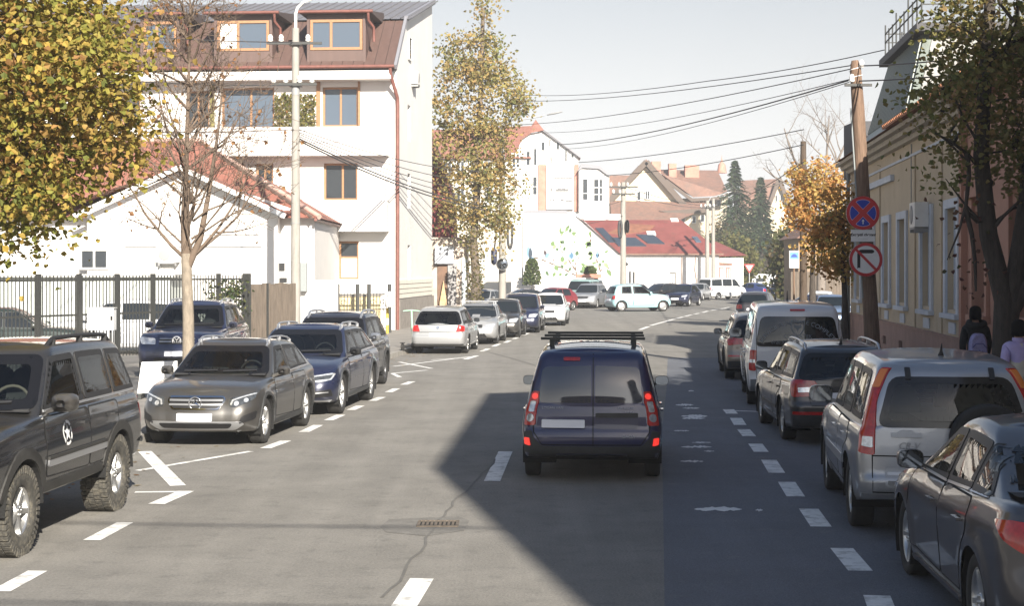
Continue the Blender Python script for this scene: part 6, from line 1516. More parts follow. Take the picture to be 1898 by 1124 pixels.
obj('parapet', flat_poly([(1050, 402), (1050, 396), (1150, 397), (1150, 408), (1084, 408)], 161, .4), WHITE, fr_)
# ------------------------------------------------------------------ poles, wires, signs
def insul(par, p, s=1):
    return obj('insulator', MB().lathe([(.03*s, 0), (.07*s, .03*s), (.05*s, .08*s), (.065*s, .11*s), (.04*s, .17*s), (.001, .19*s)], 10, Matrix.Translation(p)), PORC, par)
PD = 52; pb_ = Vector((PX(548, PD), PD, .12)); ptop = PZ(52, PD)
cp = thing('concrete_pole', 'tall pale concrete pole with two crossarms and a curved lamp arm', 'utility pole', pb_)
obj('shaft', MB().tube([(0, 0, 0), (0, 0, ptop-.12)], [.17, .115], 10), CONC, cp)
for py, hw_, n_ in ((81, .92, (-.8, -.45, .42)), (157, .75, (-.7, -.3, .15, .55))):
    z = PZ(py, PD)-.12; ca = obj('crossarm', MB().box(-hw_, hw_*.95, -.20, -.12, z-.04, z+.04).box(-.2, .2, -.21, .2, z-.06, z-.045), IRON, cp)
    for x in n_: insul(ca, (x, -.16, z+.045), 1.3)
obj('lamp_arm', MB().tube([(0, 0, ptop-.2), (0, 0, ptop+.35), (.06, 0, ptop+.55), (.25, -.05, ptop+.72), (.6, -.1, ptop+.85), (1.3, -.2, ptop+1.1), (1.8, -.3, ptop+1.25)], [.05]*3+[.045]*4, 8), PORC, cp)
obj('lamp_head', MB().lathe([(.001, -.35), (.09, -.3), (.12, 0), (.08, .3), (.001, .36)], 10, Matrix.Translation((2.1, -.35, ptop+1.3)) @ Matrix.Rotation(R(80), 4, 'Y') @ Matrix.Diagonal((.5, 1, 1, 1))), STEEL, cp)
obj('pole_band', MB().tube([(0, 0, 8.2), (0, 0, 8.6)], .135, 10).tube([(0, 0, 4.0), (0, 0, 4.03)], .16, 10), MATS['ac_grey'], cp)
MD = 87; mp = thing('mirror_pole', 'concrete pole carrying a round traffic mirror beside the leafy columnar tree', 'utility pole', (PX(931, MD), MD, .12))
mz = PZ(230, MD); obj('shaft', MB().tube([(0, 0, 0), (0, 0, 5.2), (0, 0, mz)], [.21, .18, .13], 10), CONC, mp)
obj('lamp_arm', MB().tube([(0, 0, mz-.1), (.3, 0, mz+.05), (1.6, -.1, mz+.2), (2.3, -.15, mz+.36)], .04, 8), STEEL, mp)
obj('lamp_head', MB().lathe([(.001, -.45), (.08, -.4), (.13, 0), (.08, .42), (.001, .46)], 10, Matrix.Translation((2.85, -.2, mz+.45)) @ Matrix.Rotation(R(78), 4, 'Y') @ Matrix.Diagonal((.4, 1, 1, 1))), MATS['ac_grey'], mp)
obj('cable_box', MB().lathe([(.001, -.5), (.16, -.35), (.17, .35), (.001, .5)], 10, Matrix.Translation((-.45, -.1, PZ(480, MD)))), mat('box_navy', (.03, .035, .07), .6), mp)
obj('cable_coil', MB().tube([(.42+.13*math.cos(a*.5), -.25+.01*a, PZ(440, MD)+.75*math.sin(a*.5)) for a in range(40)], .075, 6).tube([(-.45, -.05, PZ(470, MD)), (-.3, -.05, PZ(430, MD)), (-.1, 0, PZ(400, MD))], .05, 6), WIRE, mp)
mm = thing('traffic_mirror', 'round convex traffic mirror strapped to the concrete pole by the junction', 'mirror', PT(931, 490, MD-.5))
obj('rim', MB().lathe([(.30, .02), (.345, 0), (.345, -.05), (.30, -.06)], 24, Matrix.Rotation(R(90), 4, 'X')), MATS['ac_grey'], mm)
obj('mirror_face', MB().lathe([(.335, .0), (.28, .03), (.18, .055), (.08, .068), (.001, .07)], 24, Matrix.Rotation(R(90), 4, 'X')), MATS['mirror'], mm)
obj('bracket', MB().box(-.03, .03, .05, .35, -.03, .03), MATS['ac_grey'], mm)
def plain_pole(px, d, ytop, r0, r1, label, m, arms=(), name='utility_pole'):
    o = thing(name, label, 'utility pole', (PX(px, d), d, 0)); z = PZ(ytop, d)
    obj('shaft', MB().tube([(0, 0, 0), (0, 0, z)], [r0, r1], 9), m, o)
    for py, hw_ in arms:
        zz = PZ(py, d); c = obj('crossarm', MB().box(-hw_, hw_, -r1-.1, -r1-.02, zz-.05, zz+.05), IRON, o)
        for x in (-.85, -.3, .3, .85): insul(c, (x*hw_, -r1-.06, zz+.055), 1.4)
    return o
p1 = plain_pole(1155, 110, 338, .24, .16, 'concrete pole with cable coils standing before the red metal roof', CONC, ((347, 1.0), (360, .8)))
obj('cable_coil', MB().tube([(-.22+.10*math.cos(a*.5), -.3+.004*a, PZ(425, 110)+.6*math.sin(a*.5)) for a in range(40)], .085, 6).tube([(.26+.08*math.cos(a*.5), -.3, PZ(420, 110)+.4*math.sin(a*.5)) for a in range(30)], .08, 6), WIRE, p1)
p2 = plain_pole(1311, 147, 372, .22, .16, 'slim concrete lamp pole in front of the cream villa', CONC, ((385, .7),))
obj('lamp_arm', MB().tube([(0, 0, PZ(380, 147)), (.3, 0, PZ(366, 147)), (1.9, -.1, PZ(358, 147))], .05, 7), STEEL, p2)
obj('lamp_head', MB().lathe([(.001, -.4), (.1, -.3), (.14, 0), (.08, .35), (.001, .4)], 10, Matrix.Translation((1.9, -.1, PZ(357, 147))) @ Matrix.Rotation(R(80), 4, 'Y') @ Matrix.Diagonal((.5, 1, 1, 1))), STEEL, p2)
plain_pole(1322, 149, 368, .2, .15, 'second slim concrete pole close to the lamp pole', CONC)
plain_pole(1462, 150, 395, .2, .14, 'thin distant pole rising from the autumn bushes', CONC, ((405, .7),))
plain_pole(1489, 72, 262, .19, .13, 'dark wooden pole among the orange leaves', WOODP2)

WD = 36.5
wp = thing('wooden_pole', 'leaning brown wooden pole carrying the round road signs', 'utility pole', (PX(1622, WD), WD, .12))
tz = PZ(112, WD)-.12; tx = PX(1584, WD)-PX(1622, WD)
pr_ = random.Random(4)
obj('shaft', MB().tube([(tx*t+pr_.uniform(-.012, .012), 0, tz*t) for t in (0, .12, .25, .4, .55, .7, .85, .97, 1)], [.185, .18, .175, .17, .165, .155, .145, .13, .08], 14), WOODP, wp)
obj('cable_conduit', MB().tube([(tx*t-.17, -.05, tz*t) for t in (.25, .6, .85)], .02, 6), MATS['box_grey'], wp)
obj('binding_wire', MB().tube([(tx*.94+.14*math.cos(a), .14*math.sin(a), tz*(.93+.004*a)) for a in range(16)], .012, 5), PORC, wp)
for z, s in ((.975, 1), (.93, -1)): insul(wp, (tx*z+s*.12, -.12, tz*z), 1)
obj('crossarm', MB().box(tx*.92-.30, tx*.92+.32, -.20, -.14, tz*.92-.03, tz*.92+.03), IRON, wp)

def disc(mb, pts, y): mb.add([(x, y, z) for x, z in pts], [tuple(range(len(pts)))]); return mb
def circle(r, n=40, x=0, z=0): return [(x+r*math.cos(2*math.pi*k/n), z+r*math.sin(2*math.pi*k/n)) for k in range(n)]
SRED = mat('sign_red', (.47, .035, .04), .45, var=.06, vscale=6); SBLUE = mat('sign_blue', (.018, .045, .36), .45, var=.06, vscale=6); SWHITE = mat('sign_face', (.66, .66, .66), .5, var=.06, vscale=6); SBLACK = mat('sign_black', (.012, .012, .013), .5)
SD_ = WD-.55
def sign_body(name, label, px, py, r, sway):
    s = thing(name, label, 'road sign', PT(px, py, SD_), sway)
    pl0 = MB().lathe([(r, 0), (r, .02), (.001, .02)], 40, Matrix.Rotation(R(-90), 4, 'X')); obj('plate', pl0, STEEL, s)
    obj('clamp', MB().box(-.14, .2, .022, .30, -.03, .03), MATS['ac_grey'], s)
    return s
r1_ = 31.5*SD_/FOC
s1 = sign_body('no_stopping_sign', 'round blue no stopping sign with red cross and small white arrow on the wooden pole', 1599.5, 395, r1_, .06)
obj('ring', disc(MB(), circle(r1_*.99), -.002), SRED, s1)
q = MB(); q2 = MB()
for k in range(4):
    a0 = math.pi/2*k; g_ = .105*r1_/.5
    def wedge(ri, gg):
        P = []; c = math.pi/4
        for j in range(13):
            a = a0-c+2*c*j/12; x, z = ri*math.cos(a), ri*math.sin(a)
            # keep clear of both diagonals
            d1 = math.cos(a0)*x+math.sin(a0)*z; d2 = -math.sin(a0)*x+math.cos(a0)*z; lim = d1-gg
            d2 = max(-lim, min(lim, d2)); P.append((math.cos(a0)*d1-math.sin(a0)*d2, math.sin(a0)*d1+math.cos(a0)*d2))
        P.append((math.cos(a0)*gg, math.sin(a0)*gg)); return P
    disc(q, wedge(r1_*.80, g_), -.004); disc(q2, wedge(r1_*.775, g_*1.12), -.006)
obj('field_edge', q, mat('sign_pale', (.55, .45, .58), .5), s1); obj('field', q2, SBLUE, s1)
obj('arrow', MB().add([(x*r1_, -.008, z*r1_) for x, z in ((-.03, -.66), (.03, -.66), (.03, -.48), (.09, -.48), (0, -.36), (-.09, -.48), (-.03, -.48))], [(0, 1, 2, 3, 4, 5, 6)]), SWHITE, s1)
s3 = sign_body('no_right_turn_sign', 'round white sign barring right turns under the small plate', 1605, 481.5, r1_, .06)
obj('ring', disc(MB(), circle(r1_*.99), -.002), SRED, s3); obj('field', disc(MB(), circle(r1_*.81), -.004), SWHITE, s3)
def sc(pts): return [(x*r1_, z*r1_) for x, z in pts]
obj('arrow', disc(disc(MB(), sc([(-.52, -.52), (-.44, -.47), (-.34, -.50), (-.34, .36), (-.52, .36)]), -.006), sc([(-.52, .34)]+[(-.52+.25*(1-math.cos(a)), .34+.25*math.sin(a)) for a in (0, .4, .8, 1.2, 1.57)]+[(.36, .59), (.46, .55), (.50, .48), (.46, .41), (.36, .37), (-.34, .37)]), -.0062), SBLACK, s3)
obj('bar', disc(MB(), line_poly(sc([(-.62, .62), (.62, -.62)]), .155*r1_), -.008), SRED, s3)
def text_obj(txt, size, m, parent, loc, rot=(R(90), 0, 0), name='lettering', shear=0, bend=None, align='CENTER', bold=0):
    cu = bpy.data.curves.new('lettering', 'FONT'); cu.body = txt; cu.size = size; cu.align_x = align; cu.shear = shear; cu.offset = bold
    o = bpy.data.objects.new('lettering_src', cu); COL.objects.link(o)
    dg_ = bpy.context.evaluated_depsgraph_get(); me = bpy.data.meshes.new_from_object(o.evaluated_get(dg_)); bpy.data.objects.remove(o); bpy.data.curves.remove(cu)
    if bend:
        for v in me.vertices:
            a = v.co.x/bend; rr_ = bend+v.co.y; v.co.x, v.co.y = rr_*math.sin(a), rr_*math.cos(a)-bend
    me.materials.clear(); me.materials.append(m)
    ob = bpy.data.objects.new(name, me); COL.objects.link(ob); ob.parent = parent; ob.location = loc; ob.rotation_euler = rot
    return ob
s2 = thing('plate_sign', 'small white rectangular plate with black script between the two round signs', 'road sign', PT(1599.5, 437, SD_), .06)
pw2, ph2 = 22*SD_/FOC, 11.5*SD_/FOC
obj('plate', MB().box(-pw2, pw2, 0, .02, -ph2, ph2), SWHITE, s2); obj('edge', MB().box(-pw2, pw2, -.002, -.0005, ph2-.012, ph2).box(-pw2, pw2, -.002, -.0005, -ph2, -ph2+.012), STEEL, s2)
obj('clamp', MB().box(-.14, .2, .022, .30, -.02, .02), MATS['ac_grey'], s2)
text_obj('Exceptii riverani', .088, SBLACK, s2, (0, -.003, -.005), shear=.25, bold=.003)
text_obj('-------------', .05, MATS['box_grey'], s2, (0, -.003, -.085))

# yield sign, parking sign, leaning white boards
ys = thing('yield_sign', 'red bordered white yield triangle on a thin post in front of the bushes', 'road sign', G(1389, 548))
yd = ys.location.y; zt_ = PZ(490, yd); zb_ = PZ(507, yd); hw_ = 10*yd/FOC
obj('post', MB().tube([(0, .05, 0), (0, .05, zt_)], .05, 7), STEEL, ys)
obj('plate', MB().prism([(-hw_, zt_), (0, zb_), (hw_, zt_)], 0, .03), SRED, ys); obj('field', MB().add([(x*.62*hw_, -.004, lerp(zt_, zb_, t)) for x, t in ((-1, .14), (0, .72), (1, .14))], [(0, 1, 2)]), SWHITE, ys)
bs = thing('parking_sign', 'white and blue board sign fixed beside the dark wooden pole', 'road sign', PT(1472, 481, 61))
k61 = 61/FOC
obj('post', MB().tube([(0, .06, -bs.location.z), (0, .06, 17*k61)], .04, 7), WOODP, bs)
obj('plate', MB().box(-9*k61, 9*k61, 0, .03, -16*k61, 16*k61), SWHITE, bs); obj('field', MB().box(-8*k61, 8.5*k61, -.005, -.001, 0, 13*k61), mat('sign_lightblue', (.10, .25, .62), .5), bs)
obj('car_symbol', MB().prism([(-6*k61, 4*k61), (-5*k61, 7*k61), (-2*k61, 10*k61), (2*k61, 10*k61), (5*k61, 7*k61), (6*k61, 4*k61)], -.012, -.006), mat('sign_navy', (.02, .05, .25), .5), bs)
for i, (x0, x1, lab) in enumerate(((1537, 1543, 'narrow white board leaning behind the wooden pole'), (1544, 1553, 'broader white board leaning beside the narrow one'))):
    b = thing('white_board', lab, 'board', G(x0+4, 578)); dd = b.location.y
    obj('panel', MB().prism([(-3*dd/FOC, PZ(537-i*2, dd)), (3.5*dd/FOC, PZ(537-i*2, dd)), (4*dd/FOC, PZ(506+i*4, dd)), (-1.5*dd/FOC, PZ(504+i*4, dd))], 0, .08), MATS['white_paint'], b); obj('stand', MB().box(-.05, .05, .02, .07, 0, PZ(536-i*2, dd)), IRON, b)

# cables: sagging strands between the poles
def cable(name, label, pts, sag, r, group='overhead cables across the street'):
    """pts: (px, py, distance) stations; sag as a share of each span"""
    mb = MB()
    for (a, b, c), (d, e, f) in zip(pts, pts[1:]):
        A, B_ = PT(a, b, c), PT(d, e, f); n = 14; L_ = (B_-A).length
        mb.tube([A.lerp(B_, k/n)-Vector((0, 0, 4*sag*L_*(k/n)*(1-k/n))) for k in range(n+1)], r, 5, True)
    o = obj('cable', mb, WIRE); tag(o, label, 'cable', group); return o
cab = [([(930, 172, MD), (1312, 150, 44), (1640, 92, 34)], 'topmost overhead cable passing behind the wooden pole head', 0.0115),
       ([(930, 186, MD), (1584, 120, WD)], 'second overhead cable from the top, tied to the wooden pole head', 0.0130),
       ([(930, 232, MD), (1584, 126, WD)], 'third overhead cable from the top, tied just under the pole head', 0.0130),
       ([(1005, 246, MD), (1574, 147, WD)], 'fourth overhead cable from the top, meeting the wooden pole crossarm', 0.0101),
       ([(1035, 268, MD), (1572, 149, WD)], 'thick bundled cable meeting the wooden pole crossarm', 0.0187),
       ([(1050, 276, MD), (1574, 152, WD)], 'lowest of the cables that meet the wooden pole crossarm', 0.0101),
       ([(1060, 302, 95), (1490, 240, 62)], 'cable sagging over the gabled block to the dark wooden pole', 0.0187),
       ([(1110, 326, 100), (1490, 268, 62)], 'lower cable sagging past the villa gable to the dark wooden pole', 0.0187),
       ([(1155, 345, 110), (1311, 382, 147), (1490, 300, 62)], 'slack cable linking the two concrete poles before the villa', .02),
       ([(1155, 358, 110), (1311, 386, 147)], 'low slack cable from the coil pole to the lamp pole', .02),
       ([(931, 395, MD), (1020, 425, 95), (1155, 400, 110)], 'drooping cable crossing the painted gable', 0.0158),
       ([(931, 400, MD), (1000, 408, 95), (1155, 372, 110)], 'upper drooping cable crossing the painted gable', 0.0158)]
for pts, lab, r in cab: cable('cable', lab, pts, .006, r)
fan = [(238, 330), (243, 352), (246, 372), (250, 385), (254, 398), (258, 405)]
for i, (a, b) in enumerate(fan):
    cable('cable', ['uppermost cable of the fan', 'second cable of the fan', 'third cable of the fan', 'fourth cable of the fan', 'fifth cable of the fan', 'lowest cable of the fan'][i]+' running right from the tall concrete pole', [(548, a, PD), (931, b-12, MD)], .012, .016 if i < 4 else .028, 'cables fanning out from the concrete pole')
for i, (a, b, c) in enumerate(((150, 78, 4), (330, 158, 6), (430, 240, 8))):
    cable('cable', ['upper cable crossing the linden crown to the concrete pole', 'middle cable crossing the linden crown to the concrete pole', 'lower cable crossing the linden crown to the concrete pole'][i], [(-300, [10, 100, 215][i], 34), (548, b, PD)], .01, .016, 'cables passing behind the linden crown')
for i, (a, b) in enumerate(((60, 20), (90, 70))): cable('cable', ['upper cable leading right from the wooden pole into the dark tree', 'lower cable leading right from the wooden pole into the dark tree'][i], [(1588, 122+i*28, WD), (2100, a, 26)], .01, .016, 'cables leading into the dark tree')
# cables crossing over the road nearer than the picture; their shadows lie on the asphalt
for i, (y, h) in enumerate(((3.0, 7.2), (-1.2, 7.4))):
    mb = MB(); A, B_ = Vector((-13, y+1.0, h+.6)), Vector((10.5, y-.6, h)); mb.tube([A.lerp(B_, k/12)-Vector((0, 0, 2.0*(k/12)*(1-k/12))) for k in range(13)], .022, 5)
    tag(obj('cable', mb, WIRE), ['cable across the road that throws the farther thin shadow on the asphalt', 'cable across the road that throws the nearer thin shadow on the asphalt'][i], 'cable', 'cables throwing shadows on the road')

# ------------------------------------------------------------------ trees
BARK = mat('bark', (.12, .095, .075), .95, var=.4, vscale=5, stretch=(4, 4, .8), bump=.5, bscale=18)
BARK2 = mat('bark_dark', (.055, .045, .037), .95, var=.4, vscale=5, stretch=(4, 4, .8), bump=.5, bscale=18)
BARKP = mat('bark_pale', (.22, .185, .145), .95, var=.3, vscale=5, stretch=(3, 3, 1.2), bump=.4, bscale=18)
def branch(mb, a, d, L_, r, rnd, depth, tips, up=.15, wob=.25, n=5, kids=(3, 5), shrink=.62, col=None, sides=6):
    pts = [Vector(a)]; d = Vector(d).normalized(); rs = [r]
    for k in range(n):
        d = (d+Vector((rnd.gauss(0, wob), rnd.gauss(0, wob), rnd.gauss(0, wob)+up))*.5).normalized()
        pts.append(pts[-1]+d*L_/n); rs.append(max(.004, r*(1-.75*(k+1)/n)))
    mb.tube(pts, rs, max(3, sides), False)
    tips += pts[2:] if depth <= 1 else pts[-1:]
    if depth > 0:
        for _ in range(rnd.randint(*kids)):
            t = rnd.uniform(.3, 1); i = min(n-1, int(t*n)); p = pts[i].lerp(pts[i+1], t*n-i)
            dd = (pts[i+1]-pts[i]).normalized(); s = dd.orthogonal(); s.rotate(Matrix.Rotation(rnd.uniform(0, 6.28), 3, dd))
            branch(mb, p, dd*.75+s*rnd.uniform(.5, 1.0), L_*shrink*rnd.uniform(.7, 1.15), max(.005, rs[i]*.6), rnd, depth-1, tips, up, wob, n, kids, shrink, col, sides-1)
def in_blobs(rnd, blobs):
    tot = sum(b[3]*b[4]*b[5] for b in blobs); q = rnd.uniform(0, tot)
    for b in blobs:
        q -= b[3]*b[4]*b[5]
        if q <= 0: break
    while True:
        v = Vector((rnd.uniform(-1, 1), rnd.uniform(-1, 1), rnd.uniform(-1, 1)))
        if v.length <= 1: break
    v = v.normalized()*v.length**.55
    return Vector((b[0]+v.x*b[3], b[1]+v.y*b[4], b[2]+v.z*b[5]))
def tree(name, label, base, trunk, r0, limbs, blobs, n_cl, per, leaf, pal, seed, bark=BARK, group=None, cat='tree', spread=.32, single=0, cluster_cols=True, lift=0):
    """trunk: points; limbs: number of limbs towards cluster centres; leaves in clusters through the crown"""
    rnd = random.Random(seed); root = thing(name, label, cat, base, 0, group)
    tb_ = MB(); m = len(trunk); rs = [lerp(r0, r0*.35, (k/(m-1))**.8) for k in range(m)]; rs[0] *= 1.25
    tb_.tube(trunk, rs, 10, False); obj('trunk', tb_, bark, root)
    cs = [in_blobs(rnd, blobs) for _ in range(n_cl)]
    lb_ = MB(); T_ = [Vector(t) for t in trunk]
    order = sorted(range(n_cl), key=lambda i: rnd.random())[:limbs]
    joints = []
    for i in order:
        c = cs[i]; cand = [t for t in T_ if t.z < c.z+.2] or T_[-1:]
        src = min(cand+joints[-40:], key=lambda t: (t-c).length+.6*max(0, t.z-c.z+.3)); mid = src.lerp(c, .5)+Vector((rnd.gauss(0, .1), rnd.gauss(0, .1), .08*(c-src).length))
        l = (c-src).length; r_ = min(r0*.35, .012+.016*l)
        lb_.tube([src, src.lerp(mid, .5)+Vector((rnd.gauss(0, .04), rnd.gauss(0, .04), 0)), mid, mid.lerp(c, .55), c], [r_, r_*.8, r_*.6, r_*.4, .006], 5, False); joints += [mid, c]
    if lb_.v: obj('limbs', lb_, bark, root)
    crown = MB(); singles = []
    for c in cs:
        base_c = pick(rnd, pal)
        for _ in range(per):
            p = c+Vector((rnd.gauss(0, spread), rnd.gauss(0, spread), rnd.gauss(0, spread*.8)))
            col = tuple(.55*a+.45*b for a, b in zip(base_c, pick(rnd, pal))) if cluster_cols else pick(rnd, pal)
            s = leaf*rnd.uniform(.7, 1.25)
            if single: singles.append((p, s, col))
            else: leaf_at(crown, p, s, rnd, col, .35)
    if single:
        bx = Vector(base); key = lambda q: (bx+q[0]).length
        vis = [q for q in singles if abs((bx+q[0]).x/(bx+q[0]).y) < .32]
        near = set(id(q) for q in sorted(vis, key=key)[:single])
        cols = {}
        for q in singles:
            if id(q) not in near: leaf_at(crown, q[0], q[1], rnd, q[2], .35)
        protos = []
        for k in range(12):
            l1 = MB(); leaf_at(l1, (0, 0, 0), leaf, rnd, pick(rnd, pal), .35); protos.append(l1.mesh('leaf', LEAF))
        for q in sorted(vis, key=key)[:single]:
            o = obj('leaf', rnd.choice(protos), None, root, loc=q[0]); o.rotation_euler = (rnd.uniform(-.5, .5), rnd.uniform(-.5, .5), rnd.uniform(0, 6.28)); s_ = q[1]/leaf; o.scale = (s_, s_, s_)
    c_o = obj('crown', crown, LEAF, root); c_o['kind'] = 'stuff'
    return root
YG = [(q0*1.08, q1*1.07, q2*1.15) for q0, q1, q2 in [(.17, .17, .028), (.24, .21, .035), (.30, .21, .04), (.13, .14, .025), (.33, .20, .055), (.20, .19, .03), (.30, .24, .055), (.26, .14, .045), (.10, .115, .02)]]
OLIVE = [(.15, .13, .05), (.10, .115, .035), (.17, .155, .05), (.20, .16, .06), (.11, .125, .04), (.23, .155, .065), (.14, .14, .05)]
GOLD = [(.26, .22, .075), (.31, .23, .08), (.18, .19, .065), (.34, .23, .085), (.14, .16, .06), (.28, .18, .07)]
ORANGE = [(.46, .24, .075), (.40, .19, .06), (.48, .30, .10), (.34, .16, .055), (.34, .27, .085), (.28, .24, .07), (.46, .33, .12)]
# linden, left edge
LB = Vector((-7.6, 20.5, .12))
tree('linden_tree', 'big yellow green linden crown hanging in from the left above the black off-road car', LB, [(0, 0, 0), (.05, 0, 1.2), (0, .1, 2.4), (.15, .05, 3.6), (.2, 0, 5), (.3, 0, 6.4)], .2, 120,
     [(.4, 0, 4.4, 2.2, 2.2, 1.75), (1.15, -.1, 5.2, 1.7, 1.8, 1.5), (.1, 0, 5.8, 2.1, 2.2, 1.6), (.5, -.2, 3.4, 1.25, 1.5, .8), (1.5, 0, 4.3, 1.15, 1.3, 1.1), (-.8, -.3, 3.4, 1.6, 1.6, .85)], 430, 92, .092, YG, 11, BARK, spread=.30, single=300)
# dark linden, right
DB = Vector((7.45, 24, .12))
tree('dark_tree', 'dark green street tree shading the pavement before the pink house', DB, [(0, 0, 0), (-.04, 0, 1.0), (-.02, 0, 2.0), (-.25, .05, 3.0), (-.38, 0, 4.2), (-.3, 0, 5.6), (-.2, 0, 7.2)], .225, 90,
     [(.15, 0, 5.0, 1.45, 1.5, 1.2), (.4, 0, 6.6, 1.6, 1.6, 1.3), (-.55, 0, 5.3, .85, 1.0, .7), (1.0, 0, 4.4, 1.2, 1.2, .9), (-.35, -.2, 4.1, .75, .7, .45)], 215, 42, .092, OLIVE, 12, BARK2, spread=.27, single=300)
lm = MB(); rn = random.Random(3)
lm.tube([(0.02, 0, 1.7), (.15, 0, 2.4), (.3, .05, 3.4), (.4, 0, 4.6), (.5, 0, 6)], [.17, .15, .12, .09, .05], 8); lm.tube([(.1, 0, 1.9), (.5, -.1, 2.6), (.8, -.1, 3.6), (1.0, 0, 5)], [.14, .11, .09, .05], 8)
for P in ([(-.2, 0, 3.75), (-.4, -.05, 4.0), (-.62, -.1, 4.22), (-.88, -.15, 4.4), (-1.12, -.2, 4.52)], [(-.62, -.1, 4.22), (-.6, -.15, 3.9), (-.66, -.2, 3.45), (-.78, -.25, 3.05), (-.97, -.3, 2.62)], [(-.67, -.2, 3.4), (-.58, -.22, 3.0), (-.53, -.22, 2.6), (-.52, -.22, 2.15)], [(-.2, 0, 3.3), (-.45, -.05, 3.2), (-.62, -.1, 3.35)]): lm.tube(P, [.045, .036, .028, .018, .008][:len(P)], 6)
dt = [o for o in bpy.data.objects if o.name.startswith('dark_tree')][0]; obj('bough', lm, BARK2, dt)
for k in range(60):
    P = rn.choice([(-.7, -.2, 3.3), (-.55, -.25, 2.5), (-.9, -.3, 2.8), (-.65, -.2, 3.7), (-.5, -.1, 2.3)]); l1 = MB(); leaf_at(l1, (0, 0, 0), .085, rn, pick(rn, [(.07, .03, .025), (.10, .05, .03), (.05, .05, .02)]), .5)
    obj('leaf', l1, LEAF, dt, loc=Vector(P)+Vector((rn.gauss(0, .28), rn.gauss(0, .2), rn.gauss(0, .22))))
# columnar tree, middle
tree('columnar_tree', 'tall slim golden leaved tree between the apartment block and the mirror pole', (PX(881, 82), 82, .12), [(0, 0, 0), (.05, 0, 2), (-.1, 0, 4), (.1, 0, 6.5), (.1, 0, 9), (.3, 0, 12), (.4, 0, 16)], .28, 90,
     [(-.2, 0, 6.4, 2.0, 1.6, 1.7), (.1, 0, 8.6, 2.2, 1.7, 2.0), (.2, 0, 11.2, 2.6, 1.8, 2.0), (.1, 0, 13.4, 1.9, 1.4, 1.5), (.5, 0, 15.2, .95, .9, 1.5), (-.4, 0, 4.9, 1.3, 1.0, 1.1), (2.2, 0, 11.0, .9, .7, .8), (.9, 0, 5.6, 1.0, .8, 1.6), (1.5, 0, 7.0, .9, .8, 1.2), (1.3, 0, 4.4, .6, .6, 1.0)], 330, 30, .18, GOLD, 21, BARK, spread=.36)
# bare tree, left
bt = thing('bare_tree', 'almost bare young tree with a pale trunk and few brown leaves behind the grey crossover', 'tree', (PX(347, 27), 27, .12))
bm2 = MB(); tp = []; rn = random.Random(9)
bm2.tube([(0, 0, 0), (.02, 0, .8), (.02, 0, 1.6), (.0, 0, 2.2), (-.02, 0, 2.75)], [.125, .105, .098, .092, .085], 12); obj('trunk', bm2, BARKP, bt)
bb = MB()
bb.tube([(-.02, 0, 2.7), (-.05, 0, 3.3), (-.03, .05, 4.2), (.0, .05, 5.2), (.05, 0, 6.6), (.05, 0, 7.6)], [.085, .062, .045, .032, .018, .008], 8)
bb.tube([(.0, 0, 2.5), (.22, 0, 3.0), (.35, .1, 3.8), (.5, .1, 4.8), (.6, .1, 5.8)], [.07, .055, .04, .025, .01], 7)
for z in (2.75, 3.0, 3.3, 3.6, 3.9, 4.2, 4.5, 4.8, 5.2, 5.6, 6.0, 6.4, 6.8):
    for k in range(4):
        a = rn.uniform(0, 6.28); s = Vector((math.cos(a), math.sin(a)*.6, rn.uniform(.35, 1.2))); L_ = 2.0*(1-(z-2.7)/7.5)*rn.uniform(.7, 1.15)
        branch(bb, (rn.uniform(-.05, .1), 0, z), s, L_, .022, rn, 2, tp, .12, .24, 5, (4, 6), .58, None, 4)
for s, L_ in (((.9, 0, .6), 1.9), ((.7, -.1, .95), 1.9), ((-.8, 0, .8), 1.8)): branch(bb, (.02, 0, 2.62), s, L_, .036, rn, 2, tp, .14, .2, 5, (5, 6), .58, None, 5)
obj('branches', bb, mat('bark_twig', (.13, .095, .07), .95, var=.25, vscale=4), bt)
lv = MB()
for p in rn.sample(tp, min(len(tp), 330)): leaf_at(lv, p+Vector((rn.gauss(0, .03), rn.gauss(0, .03), -.04)), rn.uniform(.06, .10), rn, pick(rn, [(.24, .12, .05), (.30, .16, .07), (.18, .09, .04)]), .6)
c_o = obj('crown', lv, LEAF, bt); c_o['kind'] = 'stuff'
# orange trees behind the wooden pole
tree('orange_tree', 'orange leaved street tree left of the leaning wooden pole', (PX(1506, 67), 67, .12), [(0, 0, 0), (0, 0, 2.4), (.05, 0, 3.9), (.1, 0, 5.6)], .15, 60, [(.25, 0, 4.9, 1.25, 1.1, 1.2), (.1, 0, 6.4, 1.1, .9, .85), (.7, 0, 3.6, .9, .8, .7), (-.4, 0, 3.7, .45, .5, .5), (-.45, 0, 5.0, .5, .5, .5)], 120, 40, .15, ORANGE, 31, BARK2, spread=.24)
tree('orange_tree', 'yellow orange tree whose trunk stands close to the yellow corner house', (PX(1566, 50), 50, .12), [(0, 0, 0), (0, 0, 1.5), (-.05, 0, 2.6), (-.1, 0, 4)], .13, 30, [(-.25, 0, 3.4, .75, .7, .9), (-.1, 0, 4.6, .6, .6, .6), (-.3, 0, 2.6, .6, .5, .4)], 60, 36, .13, ORANGE+OLIVE[:2], 32, BARK2, spread=.22)
b2 = thing('bare_tree', 'leafless grey tree rising behind the orange crown', 'tree', (PX(1522, 92), 92, 0)); tp2 = []; rn = random.Random(14); bb = MB()
bb.tube([(0, 0, 0), (0, 0, 4), (.1, 0, 7.5)], [.3, .24, .16], 8)
